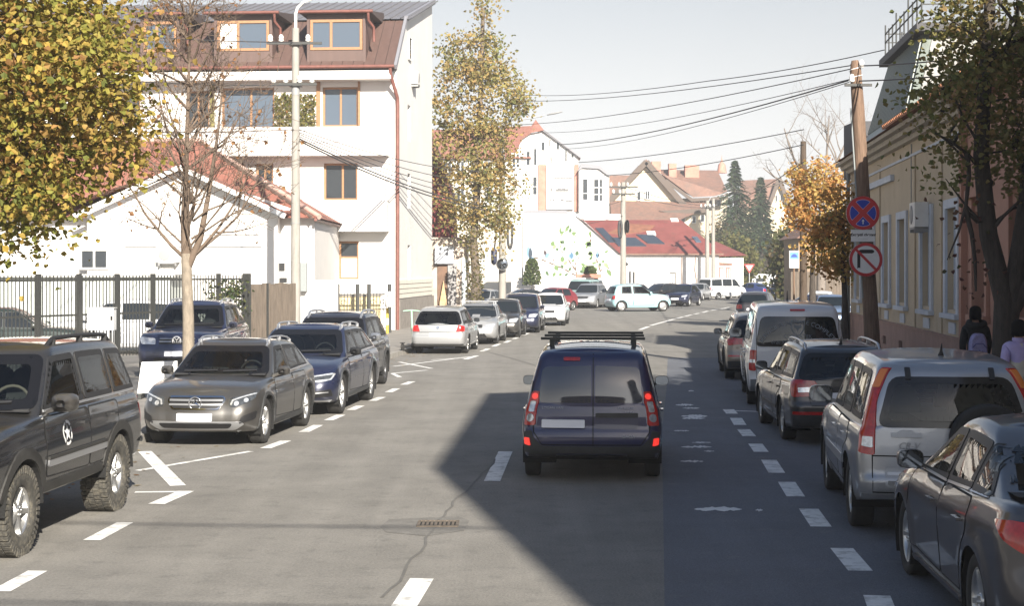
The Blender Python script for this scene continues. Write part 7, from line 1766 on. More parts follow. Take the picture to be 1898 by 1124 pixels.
for s, L_ in (((-.5, 0, .8), 5), ((.1, 0, 1), 5.2), ((.6, 0, .75), 4.6), ((-.85, .1, .45), 4), ((.3, -.2, .9), 5)): branch(bb, (.05, 0, 6.4), s, L_, .12, rn, 3, tp2, .12, .2, 5, (3, 5), .58, None, 6)
obj('branches', bb, mat('bark_grey', (.17, .145, .125), .95, var=.2, vscale=3), b2)
# spruces
def spruce(label, px, d, ytop, ybot, wpx, seed):
    rnd = random.Random(seed); k = d/FOC; z1, z0 = PZ(ytop, d), PZ(ybot, d); H = z1-z0; W_ = wpx*k/2
    root = thing('spruce_tree', label, 'tree', (PX(px, d), d, 0), 0, 'dark spruces by the far villa'); obj('trunk', MB().tube([(0, 0, 0), (0, 0, z1-.3)], [.3, .05], 7), BARK2, root)
    cm = MB(); pal = [(.035, .062, .028), (.045, .075, .032), (.065, .085, .036), (.03, .05, .026)]
    for _ in range(800):
        t = rnd.random()**.8; z = z0+H*t; R_ = W_*(1-t)**.95*(1+.22*math.sin(t*31+seed)*math.cos(t*11))+.1; a = rnd.uniform(0, 6.28); l = rnd.uniform(.45, 1.08)
        p0 = Vector((0, 0, z+.25*R_)); p1 = Vector((math.cos(a)*R_*l, math.sin(a)*R_*l, z-.18*R_)); c = pick(rnd, pal); side = Vector((-math.sin(a), math.cos(a), 0))
        for j in range(7):
            u = rnd.uniform(.25, 1); q = p0.lerp(p1, u); s = .42*rnd.uniform(.6, 1.2)
            v = (side*rnd.uniform(-1, 1)+Vector((math.cos(a), math.sin(a), -.5))).normalized()*s; w_ = v.cross(Vector((0, 0, 1))).normalized()*s*.33
            cm.add([q, q+v*.5+w_, q+v, q+v*.5-w_-Vector((0, 0, .1))], [(0, 1, 2, 3)], c)
    o = obj('crown', cm, LEAF, root); o['kind'] = 'stuff'; return root
spruce('taller dark spruce left of the far villa', 1362, 200, 297, 480, 150, 1); spruce('shorter dark spruce directly beside the far villa', 1410, 208, 328, 470, 92, 2)
MASS = [(.075, .085, .03), (.10, .095, .035), (.06, .07, .028), (.13, .105, .04), (.12, .075, .03), (.09, .11, .03)]
for i, (px, d, zt2, w_, pal, lab) in enumerate(((1338, 198, 420, 36, MASS, 'olive green bush tree beneath the taller spruce'), (1385, 230, 392, 52, [(.10, .065, .03), (.075, .075, .03), (.12, .08, .035)], 'brownish round tree behind the yield sign'), (1362, 172, 448, 40, [(.13, .13, .035), (.10, .11, .03), (.16, .14, .045)], 'yellowish bush behind the corner of the low house'),
        (1412, 250, 452, 44, MASS[:3]+[(.15, .14, .04)], 'green yellow bush behind the white caravan'), (1432, 262, 378, 50, [(.11, .07, .035), (.085, .08, .035), (.14, .085, .04)], 'rust tinted tree below the far villa gable'), (1452, 240, 440, 40, [(.05, .06, .025), (.07, .075, .03), (.12, .08, .03)], 'dark green bush by the thin distant pole'), (1470, 130, 430, 30, MASS, 'ragged bush behind the blue board sign'), (1320, 172, 470, 30, MASS, 'low hedge bush behind the red roof corner'))):
    k = d/FOC; zz = PZ(zt2, d); h = zz*.55; W_ = w_*k*.80
    tree('far_tree', lab, (PX(px, d), d, 0), [(0, 0, 0), (0, 0, zz*.3), (.1, 0, zz*.7)], .16, 12, [(0, 0, zz-h*.55, W_, W_*.8, h*.55), (-W_*.4, 0, zz*.42, W_*.7, W_*.6, zz*.34), (W_*.4, 0, zz*.45, W_*.7, W_*.6, zz*.34)], 125, 30, .40, [tuple(q*.8 for q in c_) for c_ in pal], 50+i, BARK2, 'trees and bushes below the far villas', spread=.6)
for px, d, y0, y1, w_, lab in ((986, 114.5, 480, 517, 34, 'rounded green shrub in front of the painted gable'), (1094, 117.5, 494, 512, 30, 'small shrub standing in the brick planter')):
    k = d/FOC; zz = PZ(y0, d); rnd = random.Random(px); sh = thing('shrub', lab, 'shrub', (PX(px, d), d, 0)); cm = MB(); zb0 = PZ(y1, d)-.4
    for _ in range(900):
        t = rnd.random(); rr_ = w_*k/2*math.sqrt(max(.05, 1-t*t*.9)); a = rnd.uniform(0, 6.28); l = math.sqrt(rnd.random()); leaf_at(cm, (math.cos(a)*rr_*l, math.sin(a)*rr_*l*.6, lerp(zb0, zz, t)), .2, rnd, pick(rnd, [(.07, .10, .03), (.10, .12, .04), (.05, .075, .025)]), 0)
    obj('stem', MB().tube([(0, 0, 0), (0, 0, zz*.7)], .04, 5), BARK2, sh); o = obj('foliage', cm, LEAF, sh); o['kind'] = 'stuff'
# creeper on the bar fence
cm = MB(); rnd = random.Random(8)
for _ in range(1500):
    t = rnd.triangular(.80, 1.0, .94); p = fa+fd*t; h = rnd.uniform(.3, 2.2)*(1 if rnd.random() > .3 else .9); leaf_at(cm, (p.x+rnd.gauss(0, .12), p.y+.25+rnd.gauss(0, .22), .12+h), rnd.uniform(.07, .13), rnd, pick(rnd, [(.05, .08, .025), (.08, .10, .035), (.12, .12, .045)]), .2)
cr = thing('fence_creeper', 'green creeper growing through the bar fence near the plank fence', 'creeper', fa+fd*.93); o = obj('foliage', cm, LEAF, cr); o.location = -cr.location; o['kind'] = 'stuff'
# ivy wrapped trunk below the columnar tree, with dry growth
cm = MB()
for _ in range(650):
    a = rnd.uniform(0, 6.28); leaf_at(cm, (PX(880, 79)+.42*math.cos(a)*rnd.uniform(.6, 1.2), 79+.4*math.sin(a), rnd.uniform(.3, 4.6)), .15, rnd, pick(rnd, [(.13, .11, .04), (.08, .08, .03), (.16, .12, .06)]), .4)
iv = thing('ivy_column', 'dry ivy wrapped round the foot of the tall golden tree', 'ivy', (PX(880, 79), 79, .12)); o = obj('foliage', cm, LEAF, iv); o.location = -iv.location; o['kind'] = 'stuff'
# fallen leaves
cm = MB()
for _ in range(420):
    side = rnd.random()
    if side < .75: y = rnd.uniform(14, 50); x = pl([(b, a) for a, b in LK], y)+abs(rnd.gauss(0, .5))+.05
    else: y = rnd.uniform(18, 45); x = pl([(b, a) for a, b in RK], y)-abs(rnd.gauss(0, .4))-.05
    a = rnd.uniform(0, 6.28); s = rnd.uniform(.035, .06); c_, s_ = math.cos(a)*s, math.sin(a)*s; cm.add([(x-c_, y-s_, .008), (x+s_*.6, y-c_*.6, .012), (x+c_, y+s_, .016), (x-s_*.6, y+c_*.6, .010)], [(0, 1, 2, 3)], pick(rnd, [(.24, .13, .05), (.28, .20, .07), (.16, .09, .04)]))
tag(obj('fallen_leaves', cm, LEAF), kind='stuff')
# ------------------------------------------------------------------ vehicles in place
mat('jeep_flare', (.030, .029, .027), .6, var=.2, vscale=12); mat('allroad_clad', (.055, .058, .062), .55, var=.12, vscale=10)
mat('glass_van', (.020, .024, .040), .06, spec=.8, coat=.7); mat('mcv_recess', (.012, .015, .06), .3, coat=.5); mat('exhaust', (.5, .26, .18), .35, 1)
mat('t5_bumper', (.12, .13, .14), .65); mat('crv_recess', (.30, .31, .32), .45, .4); mat('crv_handle', (.36, .37, .385), .4, .4)
P_BLACK = paint('paint_black', (.011, .011, .0115), .25, 0, .12); P_GREY = paint('paint_greybrown', (.080, .077, .073), .30, .6, .14)
P_NAVY = paint('paint_navy', (.008, .013, .042), .25, .2, .10); P_BLACK2 = paint('paint_black_blue', (.008, .009, .016), .25, 0, .12)
P_VAN = paint('paint_deep_blue', (.006, .009, .060), .3, .1, .03); P_TAUPE = paint('paint_taupe', (.24, .205, .17), .35, .6, .2)
P_WHITE = paint('paint_white', (.58, .59, .60), .4, 0, .12); P_CHAR = paint('paint_charcoal', (.042, .040, .040), .3, .5, .2)
P_SILVER = paint('paint_silver', (.36, .37, .385), .36, .6, .2); P_DKGREY = paint('paint_darkgrey', (.075, .072, .078), .32, .55, .2)
P_SILV2 = paint('paint_light_silver', (.31, .315, .32), .38, .35, .15); P_SKY = paint('paint_ice_blue', (.27, .44, .47), .4, 0, .04)
P_RED = paint('paint_red', (.16, .014, .018), .3, 0, .15); P_BLUE = paint('paint_blue', (.03, .05, .16), .3, .3, .15); P_TEAL = paint('paint_teal', (.22, .34, .33), .5, 0, .2)
P_GREEN = paint('paint_dark_green', (.012, .022, .018), .3, .2, .2); P_STEEL = paint('paint_steel_blue', (.13, .19, .30), .3, .4, .15)

def set_car(t, name, label, cat, m, front=None, rear=None, side='L', s=None, hi=True, group=None, z=0.0, **kw):
    q = dict(T[t]); q.update(kw); root, pp = car(q, name, label, cat, m, hi, group)
    f = Vector(front); f.z = z
    b = Vector(rear); b.z = z
    place(root, pp, f, b, side, s); return root, pp
def along(p, d, L_): d = Vector(d).to_3d().normalized(); return p+d*L_
GPL = 'cars parked along the left kerb'; GPR = 'cars parked along the right kerb'; GJ = 'cars around the junction'
jeep, jp = set_car('jeep', 'parked_suv', 'black off-road car with chunky mud tyres and a star decal on its door', 'car', P_BLACK, G(30, 1033), G(215, 945), 'L', 1.02, group=GPL)
bv = jp['bvh']
star = MB()
def on_side(x, z, off=.006):
    h, n, _, _ = bv.ray_cast(Vector((x, 3, z)), Vector((0, -1, 0))); return h+Vector((0, off, 0)) if h else None
em = proj(bv, 'L', circ(.28, .985, .120, 28), .006, .2)
ring = circ(.28, .985, .120, 28)+[(.28+.12, .985)]; inner = circ(.28, .985, .092, 28)+[(.28+.092, .985)]
st_ = MB()
for k in range(28):
    if k % 6 == 5: continue
    P = [on_side(*q, .007) for q in (ring[k], ring[k+1], inner[k+1], inner[k])]; st_.quad(*P)
for k in range(5):
    a = math.pi/2+2*math.pi*k/5; b = a+math.pi/5; c = a-math.pi/5
    q = [(.28+r_*math.cos(t), .985+r_*math.sin(t)) for r_, t in ((0, 0), (.036, c), (.088, a), (.036, b))]; st_.quad(*[on_side(*w_, .008) for w_ in q])
dd_ = [c for c in jeep.children if c.name.split('.')[0] == 'door'][0]; obj('star_decal', st_, MATS['white_paint'], dd_)
lin = MB().tube([(jp['wb']/2-.42, jp['hw']-.12, .55), (jp['wb']/2-.40, jp['hw']-.12, .78)], .02, 6)
gla, gp_ = set_car('gla', 'parked_crossover', 'dusty grey brown crossover with a three pointed star in its grille', 'car', P_GREY, G(490, 822), G(565, 790), 'L', group=GPL)
def grille_star(root, p, z, r, bars, w):
    bv = p['bvh']; h, n, _, _ = bv.ray_cast(Vector((6, 0, z)), Vector((-1, 0, 0))); x = h.x+.035
    g_ = [c for c in root.children if c.name.split('.')[0] == 'grille'][0]
    for zb in bars:
        br = proj(bv, 'F', line_poly([(-w, zb), (w, zb)], .026), .022, .09); obj('grille_bar', br, MATS['satin'], g_)
    fr_ = MB(); pl_ = rpoly([(-.40, .745), (.40, .745), (.43, .70), (.34, .575), (-.34, .575), (-.43, .70)], .03); pl_.append(pl_[0])
    for a, b in zip(pl_, pl_[1:]):
        if math.dist(a, b) > .003: proj(bv, 'F', line_poly([a, b], .022), .018, .12, .012, fr_)
    obj('grille_frame', fr_, MATS['chrome'], g_)
    e = MB(); e.tube([(x, r*math.cos(2*math.pi*k/24), z+r*math.sin(2*math.pi*k/24)) for k in range(25)], .011, 6, False)
    for k in range(3):
        a = math.pi/2+2*math.pi*k/3; t = (x+.006, r*math.cos(a), z+r*math.sin(a)); s_ = .022
        l_ = [(x, s_*math.cos(a+q), z+s_*math.sin(a+q)) for q in (1.05, -1.05)]; e.add([(x+.02, 0, z), l_[0], t, l_[1]], [(0, 1, 2), (0, 2, 3)])
    obj('emblem', e, MATS['chrome'], g_)
grille_star(gla, gp_, .665, .092, (.695, .635), .40)
for c in [c for c in gla.children if c.name.split('.')[0] == 'headlight']:
    s_ = 1 if c.data.vertices[0].co.y > 0 else -1
    obj('lamp_strip', proj(gp_['bvh'], 'F', rpoly([(s_*a, b) for a, b in ((.51, .635), (.53, .705), (.64, .745), (.82, .795), (.83, .782), (.65, .728), (.55, .69), (.535, .632))], .01), .016, .03), MATS['lamp_clear'], c)
    for (a, b, r_) in ((.60, .655, .034), (.72, .70, .030)): obj('lamp_lens', proj(gp_['bvh'], 'F', circ(s_*a, b, r_, 14), .016, .03), MATS['lamp_clear'], c)
a6, ap_ = set_car('allroad', 'parked_estate', 'dark navy estate car with grey wheel arch trims parked behind the grey crossover', 'car', P_NAVY, G(632, 767), G(686, 742), 'L', group=GPL)
d_a6 = (G(632, 767)-G(686, 742)).normalized()
rr0 = G(712, 712); dus, dp_ = set_car('duster', 'parked_suv', 'black high car with silver mirrors and roof rails behind the navy estate', 'car', P_BLACK2, along(rr0, d_a6, 2.67), rr0, 'L', 1.0, group=GPL)
sv, sp_ = set_car('suv', 'parked_suv', 'big dark blue car parked on the pavement behind the thin bare tree', 'car', P_NAVY, Vector((-6.72, 37.0, 0)), Vector((-6.72, 39.85, 0)), 'L', 1.0, z=.125, rails=(-1.75, .1, .62, 'satin', .018))
bv = sp_['bvh']; h, n, _, _ = bv.ray_cast(Vector((6, 0, .86)), Vector((-1, 0, 0))); ex = h.x+.03
e = MB(); e.tube([(ex, .095*math.cos(2*math.pi*k/24), .86+.095*math.sin(2*math.pi*k/24)) for k in range(25)], .012, 6, False)
for P in ([(-.055, .075), (0, .01), (.055, .075)], [(-.08, .03), (-.035, -.075), (0, -.01), (.035, -.075), (.08, .03)]): e.tube([(ex, a, .86+b) for a, b in P], .011, 5)
obj('emblem', e, MATS['white_paint'], sv)
for zb in (.83, .89): obj('grille_bar', proj(bv, 'F', line_poly([(-.40, zb), (-.12, zb)], .02), .02, .09).add(*(lambda m: (m.v, m.f))(proj(bv, 'F', line_poly([(.12, zb), (.40, zb)], .02), .02, .09))), MATS['satin'], sv)
# moving van, rear view
vd = Vector((.07, 1, 0)).normalized(); vl = G(979, 881)
van, vp = set_car('mcv', 'panel_van', 'deep blue small van driving away mid road with black bars on its roof', 'van', P_VAN, along(vl, vd, 2.905), vl, 'L', 1.0)
bv = vp['bvh']
for i, x in enumerate((-1.25, -.30, .65)):
    b = obj('roof_bar', MB().box(x-.03, x+.03, -.66, .66, 1.70, 1.732), mat('bar_black', (.012, .013, .012), .5), van)
    for y in (-.52, .52):
        h, n, _, _ = bv.ray_cast(Vector((x, y, 4)), Vector((0, 0, -1))); obj('bar_foot', MB().box(x-.04, x+.04, y-.03, y+.03, h.z-.01, 1.70), MATS['bar_black'], b)
RB = (R(90), 0, R(-90))          # lettering that faces the rear
def rear_text(root, p, txt, size, y, z, m, off=.02, **k):
    h, n, _, _ = p['bvh'].ray_cast(Vector((-6, y, z)), Vector((1, 0, 0))); tilt = math.asin(max(-1, min(1, n.z))) if h else 0
    return text_obj(txt, size, m, root, (h.x-off, y, z), (R(90)-abs(tilt), 0, R(-90)), **k)
rear_text(van, vp, 'LOGAN VAN', .045, .47, .90, MATS['lettering']); rear_text(van, vp, 'LAUREATE', .04, -.42, .90, MATS['lettering']); rear_text(van, vp, '1.5 dCi', .035, -.46, .858, MATS['lettering']); rear_text(van, vp, 'DACIA', .05, -.45, .56, MATS['lettering'])
# right kerb
x1r = G(1346, 702); x1d = Vector((.085, 1, 0)).normalized()
set_car('x1', 'parked_crossover', 'taupe crossover with lit looking red lamps parked in front of the white van', 'car', P_TAUPE, along(x1r, x1d, 2.76), x1r, 'L', 1.0, group=GPR)
t5, tp_ = set_car('t5', 'parked_van', 'white transporter van with a lettered dark rear window', 'van', P_WHITE, G(1378, 727), G(1388, 750), 'L', .99, group=GPR)
LG = mat('sticker_grey', (.20, .22, .24), .6)
bk_ = [c for c in t5.children if c.name.split('.')[0] == 'rear_window'][0]
rear_text(bk_, tp_, 'SERVICII FUNERARE COMPLETE', .115, 0, 1.60, LG, .03, bend=.80); rear_text(bk_, tp_, 'CORNATEK', .10, 0, 1.33, LG, .022); rear_text(bk_, tp_, '0720 372 204  0740 397 413', .085, 0, 1.225, LG, .018)
h, n, _, _ = tp_['bvh'].ray_cast(Vector((-6, 0, 1.5)), Vector((1, 0, 0))); sx_ = h.x-.03
shp = [(-.125, .13), (0, .115), (.125, .13), (.115, -.02), (.06, -.11), (0, -.15), (-.06, -.11), (-.115, -.02), (-.125, .13)]
shm = MB()
for a, b in zip(shp, shp[1:]):
    P = line_poly([a, b], .02); shm.add([(sx_, -y, 1.52+z) for y, z in P], [(0, 1, 2, 3)])
shm.add([(sx_, -y, 1.52+z) for y, z in ((-.02, .05), (-.06, .07), (-.07, .02), (-.02, -.01), (0, -.07), (.02, -.01), (.07, .02), (.06, .07), (.02, .05))], [tuple(range(9))]); obj('shield_emblem', shm, LG, bk_)
oc, op_ = set_car('octavia', 'parked_estate', 'dark charcoal estate car with roof rails parked behind the white van', 'car', P_CHAR, G(1412, 785), G(1452, 815), 'L', group=GPR)
crv, cp_ = set_car('crv', 'parked_suv', 'silver upright car with tall rear lamps and a spare wheel on its tailgate', 'car', P_SILVER, G(1535, 908), G(1580, 975), 'L', group=GPR)
bv = cp_['bvh']; h, n, _, _ = bv.ray_cast(Vector((-6, -.30, .93)), Vector((1, 0, 0)))
tm, rm = wheel_meshes(.35, .215, 'spoke', 5, .66)
spw = empty('spare_wheel', (h.x-.13, -.30, .95), R(90), crv); obj('tyre', tm, None, spw)
obj('cover', MB().lathe([(.29, .04), (.28, .10), (.2, .125), (.001, .13)], 30, Matrix.Rotation(R(-90), 4, 'X')), MATS['cladding'], spw); spw.rotation_euler = (0, 0, R(90))
rear_text(crv, cp_, 'CR-V', .085, .41, .87, MATS['ac_grey'], .05, shear=.3)
fo, fp_ = set_car('focus', 'parked_saloon', 'dark grey saloon car cut off by the lower right edge of the picture', 'car', P_DKGREY, G(1685, 1065), Vector((3.20, 10.87, 0)), 'L', group=GPR)
# left kerb further on
CD = Vector((.094, 1, 0)).normalized()
g_r = G(866, 655); golf, gq = set_car('golf', 'parked_estate', 'silver estate car seen from behind next to a green scooter', 'car', P_SILV2, along(g_r, CD, 2.515*.98), g_r, 'R', .98, group=GPL)
def facing(t, name, label, cat, m, px, py, s=1.0, d=None, **k):
    """car that faces the camera, its left front wheel at this place"""
    f = G(px, py); d = d or -CD; return set_car(t, name, label, cat, m, f, along(f, -Vector(d), T[t]['wb']*s), 'L', s, False, **k)
sed, sq_ = facing('sedan', 'parked_saloon', 'silver saloon with white roof bars parked beyond the silver estate', 'car', P_SILV2, 922, 638, .97, group=GPL)
for x in (-.55, .15): obj('roof_bar', MB().box(x-.03, x+.03, -.66, .66, 1.50, 1.535).box(x-.03, x+.03, -.60, -.56, 1.36, 1.50).box(x-.03, x+.03, .56, .60, 1.36, 1.50), MATS['satin'], sed)
facing('hatch', 'parked_hatchback', 'dark small hatchback parked beyond the silver saloon', 'car', P_CHAR, 963, 626, .98, group=GPL)
facing('mpv', 'parked_people_carrier', 'dark blue tall people carrier parked by the white saloon', 'car', P_NAVY, 999, 617, .97, group=GPL)
facing('logan', 'parked_saloon', 'white saloon facing the camera at the far end of the left row', 'car', P_WHITE, 1047, 604, .98, group=GPL)
def free(t, name, label, cat, m, px, d, deg, s=1.0, z=0, **k):
    """car centred on this column at distance d; deg = heading, 0 to the right, 90 away"""
    root, pp = car(T[t], name, label, cat, m, False, k.get('group')); root.location = (PX(px, d), d, z); root.rotation_euler = (0, 0, R(deg)); root.scale = (s,)*3; return root
free('sedan', 'parked_saloon', 'black low car behind the dark people carrier', 'car', P_BLACK2, 963, 100, 200, group=GJ)
free('hatch', 'parked_hatchback', 'red hatchback behind the white saloon', 'car', P_RED, 1022, 103, 230, group=GJ)
free('hatch', 'parked_hatchback', 'pale grey small car glimpsed behind the ivy clad tree foot', 'car', P_SILV2, 893, 92, 250, group=GJ)
facing('mpv', 'people_carrier', 'silver people carrier facing the camera left of the ice blue car', 'car', P_SILVER, 1107, 572, 1.02, Vector((-.30, -1, 0)), group=GJ)
free('t4', 'parked_van', 'teal van mostly hidden behind the silver people carrier', 'van', P_TEAL, 1082, 113, 250, group=GJ)
up = set_car('up', 'small_car', 'ice blue small car turning right across the junction', 'car', P_SKY, G(1229, 577.6), G(1152, 578.2), 'R', None, True, GJ)
free('suv', 'parked_suv', 'black high car half hidden behind the tail of the ice blue car', 'car', P_BLACK2, 1150, 113, 200, .95, group=GJ)
free('suv', 'parked_suv', 'black high car behind the bonnet of the ice blue car', 'car', P_BLACK, 1222, 116, 215, .95, group=GJ)
free('hatch', 'hatchback', 'dark navy hatchback facing the camera right of the ice blue car', 'car', P_NAVY, 1266, 116, 248, 1.08, group=GJ)
free('hatch', 'hatchback', 'silver small car between the navy hatchback and the white minibus', 'car', P_SILV2, 1293, 138, 250, group=GJ)
free('t4', 'minibus', 'white minibus with dark windows parked before the red roofed annexe', 'van', P_WHITE, 1340, 143, 38, 1.0, group=GJ)
free('sedan', 'saloon', 'blue saloon just right of the white minibus', 'car', P_BLUE, 1391, 150, 130, group=GJ)
free('hatch', 'hatchback', 'dark hatchback driving away past the white caravan', 'car', P_DKGREY, 1443, 190, 75, 1.1, group=GJ)
free('sedan', 'saloon', 'dark saloon driving away near the blue board sign', 'car', P_BLACK2, 1448, 140, 72, group=GJ)
free('hatch', 'hatchback', 'grey hatchback driving away with red lamps beyond the taupe crossover', 'car', P_DKGREY, 1406, 80, 72, 1.03, group=GJ)
free('sedan', 'parked_saloon', 'dark blue saloon parked crosswise behind the white transporter', 'car', P_NAVY, 1490, 76, 168, group=GPR)
free('hatch', 'parked_hatchback', 'steel blue car with a white plate beneath the white boards', 'car', P_STEEL, 1542, 72, 260, group=GPR)
free('hatch', 'parked_hatchback', 'white small car behind the steel blue car', 'car', P_WHITE, 1522, 86, 75, group=GPR)
free('golf', 'parked_estate', 'dark green car standing inside the yard behind the bar fence', 'car', P_GREEN, 42, 43.5, 5, .98, .12)
free('mpv', 'parked_people_carrier', 'white car standing inside the yard behind the bar fence', 'car', P_WHITE, 222, 47.2, 183, .98, .12)
# caravan
cv = thing('caravan', 'white rounded caravan far down the road before the autumn bushes', 'caravan', (PX(1417, 188), 188, 0), R(3))
body_ = rpoly([(-1.8, .55), (1.35, .45), (1.85, 1.2), (1.7, 2.5), (-1.75, 2.55), (-1.95, 1.4)], .35)
obj('body', MB().prism(body_, -1, 1.1), P_WHITE, cv); obj('window', MB().box(-1.4, -.3, -1.02, -1.003, 1.45, 2.0), DGLASS, cv); obj('window', MB().box(.55, .75, -1.02, -1.003, 1.4, 2.0), DGLASS, cv)
for x in (-.3,): obj('wheel', MB().lathe([(.33, -.1), (.33, .1), (.2, .12), (.001, .12)], 16, Matrix.Translation((x, -.95, .33)) @ Matrix.Rotation(R(90), 4, 'X')), MATS['tyre'], cv)
cv.scale = (.86,)*3; obj('drawbar', MB().bar((1.5, 0, .45), (2.9, 0, .45), .1), IRON, cv); obj('jockey_wheel', MB().tube([(2.8, 0, 0), (2.8, 0, .5)], .06, 6), IRON, cv)

# ------------------------------------------------------------------ street clutter
sco = thing('electric_scooter', 'pale green stand-up scooter leaning at the kerb by the silver estate', 'scooter', (PX(757, 49.2), 49.2, .12), R(75))
obj('deck', MB().box(-.48, .40, -.075, .075, .10, .15), MATS['plastic'], sco); stem = obj('stem', MB().tube([(.45, 0, .14), (.36, 0, .75), (.30, 0, 1.22)], .03, 8), mat('scooter_green', (.35, .62, .42), .4), sco)
obj('handlebar', MB().tube([(.30, -.27, 1.20), (.30, 0, 1.23), (.30, .27, 1.20)], .02, 7), MATS['scooter_green'], sco)
for x in (-.55, .47): obj('wheel', MB().lathe([(.11, -.03), (.12, 0), (.11, .03), (.06, .035), (.001, .035)], 18, Matrix.Translation((x, 0, .12)) @ Matrix.Rotation(R(90), 4, 'X')), MATS['tyre'], sco)
obj('mudguard', MB().box(-.68, -.45, -.05, .05, .24, .26), MATS['plastic'], sco)
wb_ = thing('notice_board', 'upright white board between the black off-road car and the grey crossover', 'board', (PX(292, 30.5), 30.5, .125), R(3))
kk = 30.5/FOC
obj('panel', MB().prism([(-37*kk, .10), (36*kk, .14), (36*kk, .72), (-29*kk, .70)], -.02, .06), MATS['white_paint'], wb_); obj('foot', MB().box(-.34, -.28, -.2, .25, 0, .1).box(.26, .32, -.2, .25, 0, .1), IRON, wb_)
eb = thing('meter_cabinet', 'white meter cabinet hung on the bar fence', 'cabinet', PT(190, 612, 40.2))
obj('case', MB().box(-.34, .32, -.16, .12, 0, .54), MATS['white_paint'], eb); obj('lid', MB().box(-.36, .34, -.18, .14, .543, .57), MATS['ac_white'], eb); obj('lock', MB().box(.24, .30, -.18, -.163, .25, .36), MATS['grille'], eb)
obj('stand', MB().box(-.25, -.2, -.03, .03, -1.0, -.003).box(.18, .23, -.03, .03, -1.0, -.003), IRON, eb)
yp = thing('yellow_post', 'yellow and white striped post on the pavement by the red downpipe', 'post', (PX(718, 62), 62, .12)); obj('shaft', MB().tube([(0, 0, 0), (0, 0, 1.0)], .05, 8), mat('post_yellow', (.55, .40, .06), .6), yp)
obj('stripe', MB().tube([(0, 0, .35), (0, 0, .6)], .053, 8), MATS['white_paint'], yp)
mbx = thing('letter_box', 'white rounded letter box on the iron gate post', 'letter box', (PX(722, 61.6), 61.6, PZ(570, 61.6))); obj('case', MB().lathe([(.001, 0), (.18, .02), (.19, .45), (.12, .58), (.001, .62)], 12), MATS['white_paint'], mbx); obj('slot', MB().box(-.1, .1, -.195, -.18, .42, .45), MATS['grille'], mbx)

# ------------------------------------------------------------------ people
def skin_mesh(name, V, E, m, sub=2, root=0):
    me = bpy.data.meshes.new(name); me.from_pydata([v[:3] for v in V], E, []); o = bpy.data.objects.new('tmp_skin', me); COL.objects.link(o)
    md = o.modifiers.new('s', 'SKIN'); md.use_smooth_shade = True
    for i, v in enumerate(V):
        sv_ = me.skin_vertices[0].data[i]; r_ = v[3]; sv_.radius = r_ if isinstance(r_, tuple) else (r_, r_); sv_.use_root = i == root
    ss = o.modifiers.new('u', 'SUBSURF'); ss.levels = sub; ss.render_levels = sub
    out = bpy.data.meshes.new_from_object(o.evaluated_get(bpy.context.evaluated_depsgraph_get())); bpy.data.objects.remove(o); out.materials.clear(); out.materials.append(m); out.name = name
    out.polygons.foreach_set('use_smooth', [True]*len(out.polygons)); return out
SKIN = mat('skin', (.42, .25, .18), .55); HAIR = mat('hair_black', (.006, .005, .005), .9, spec=.15)
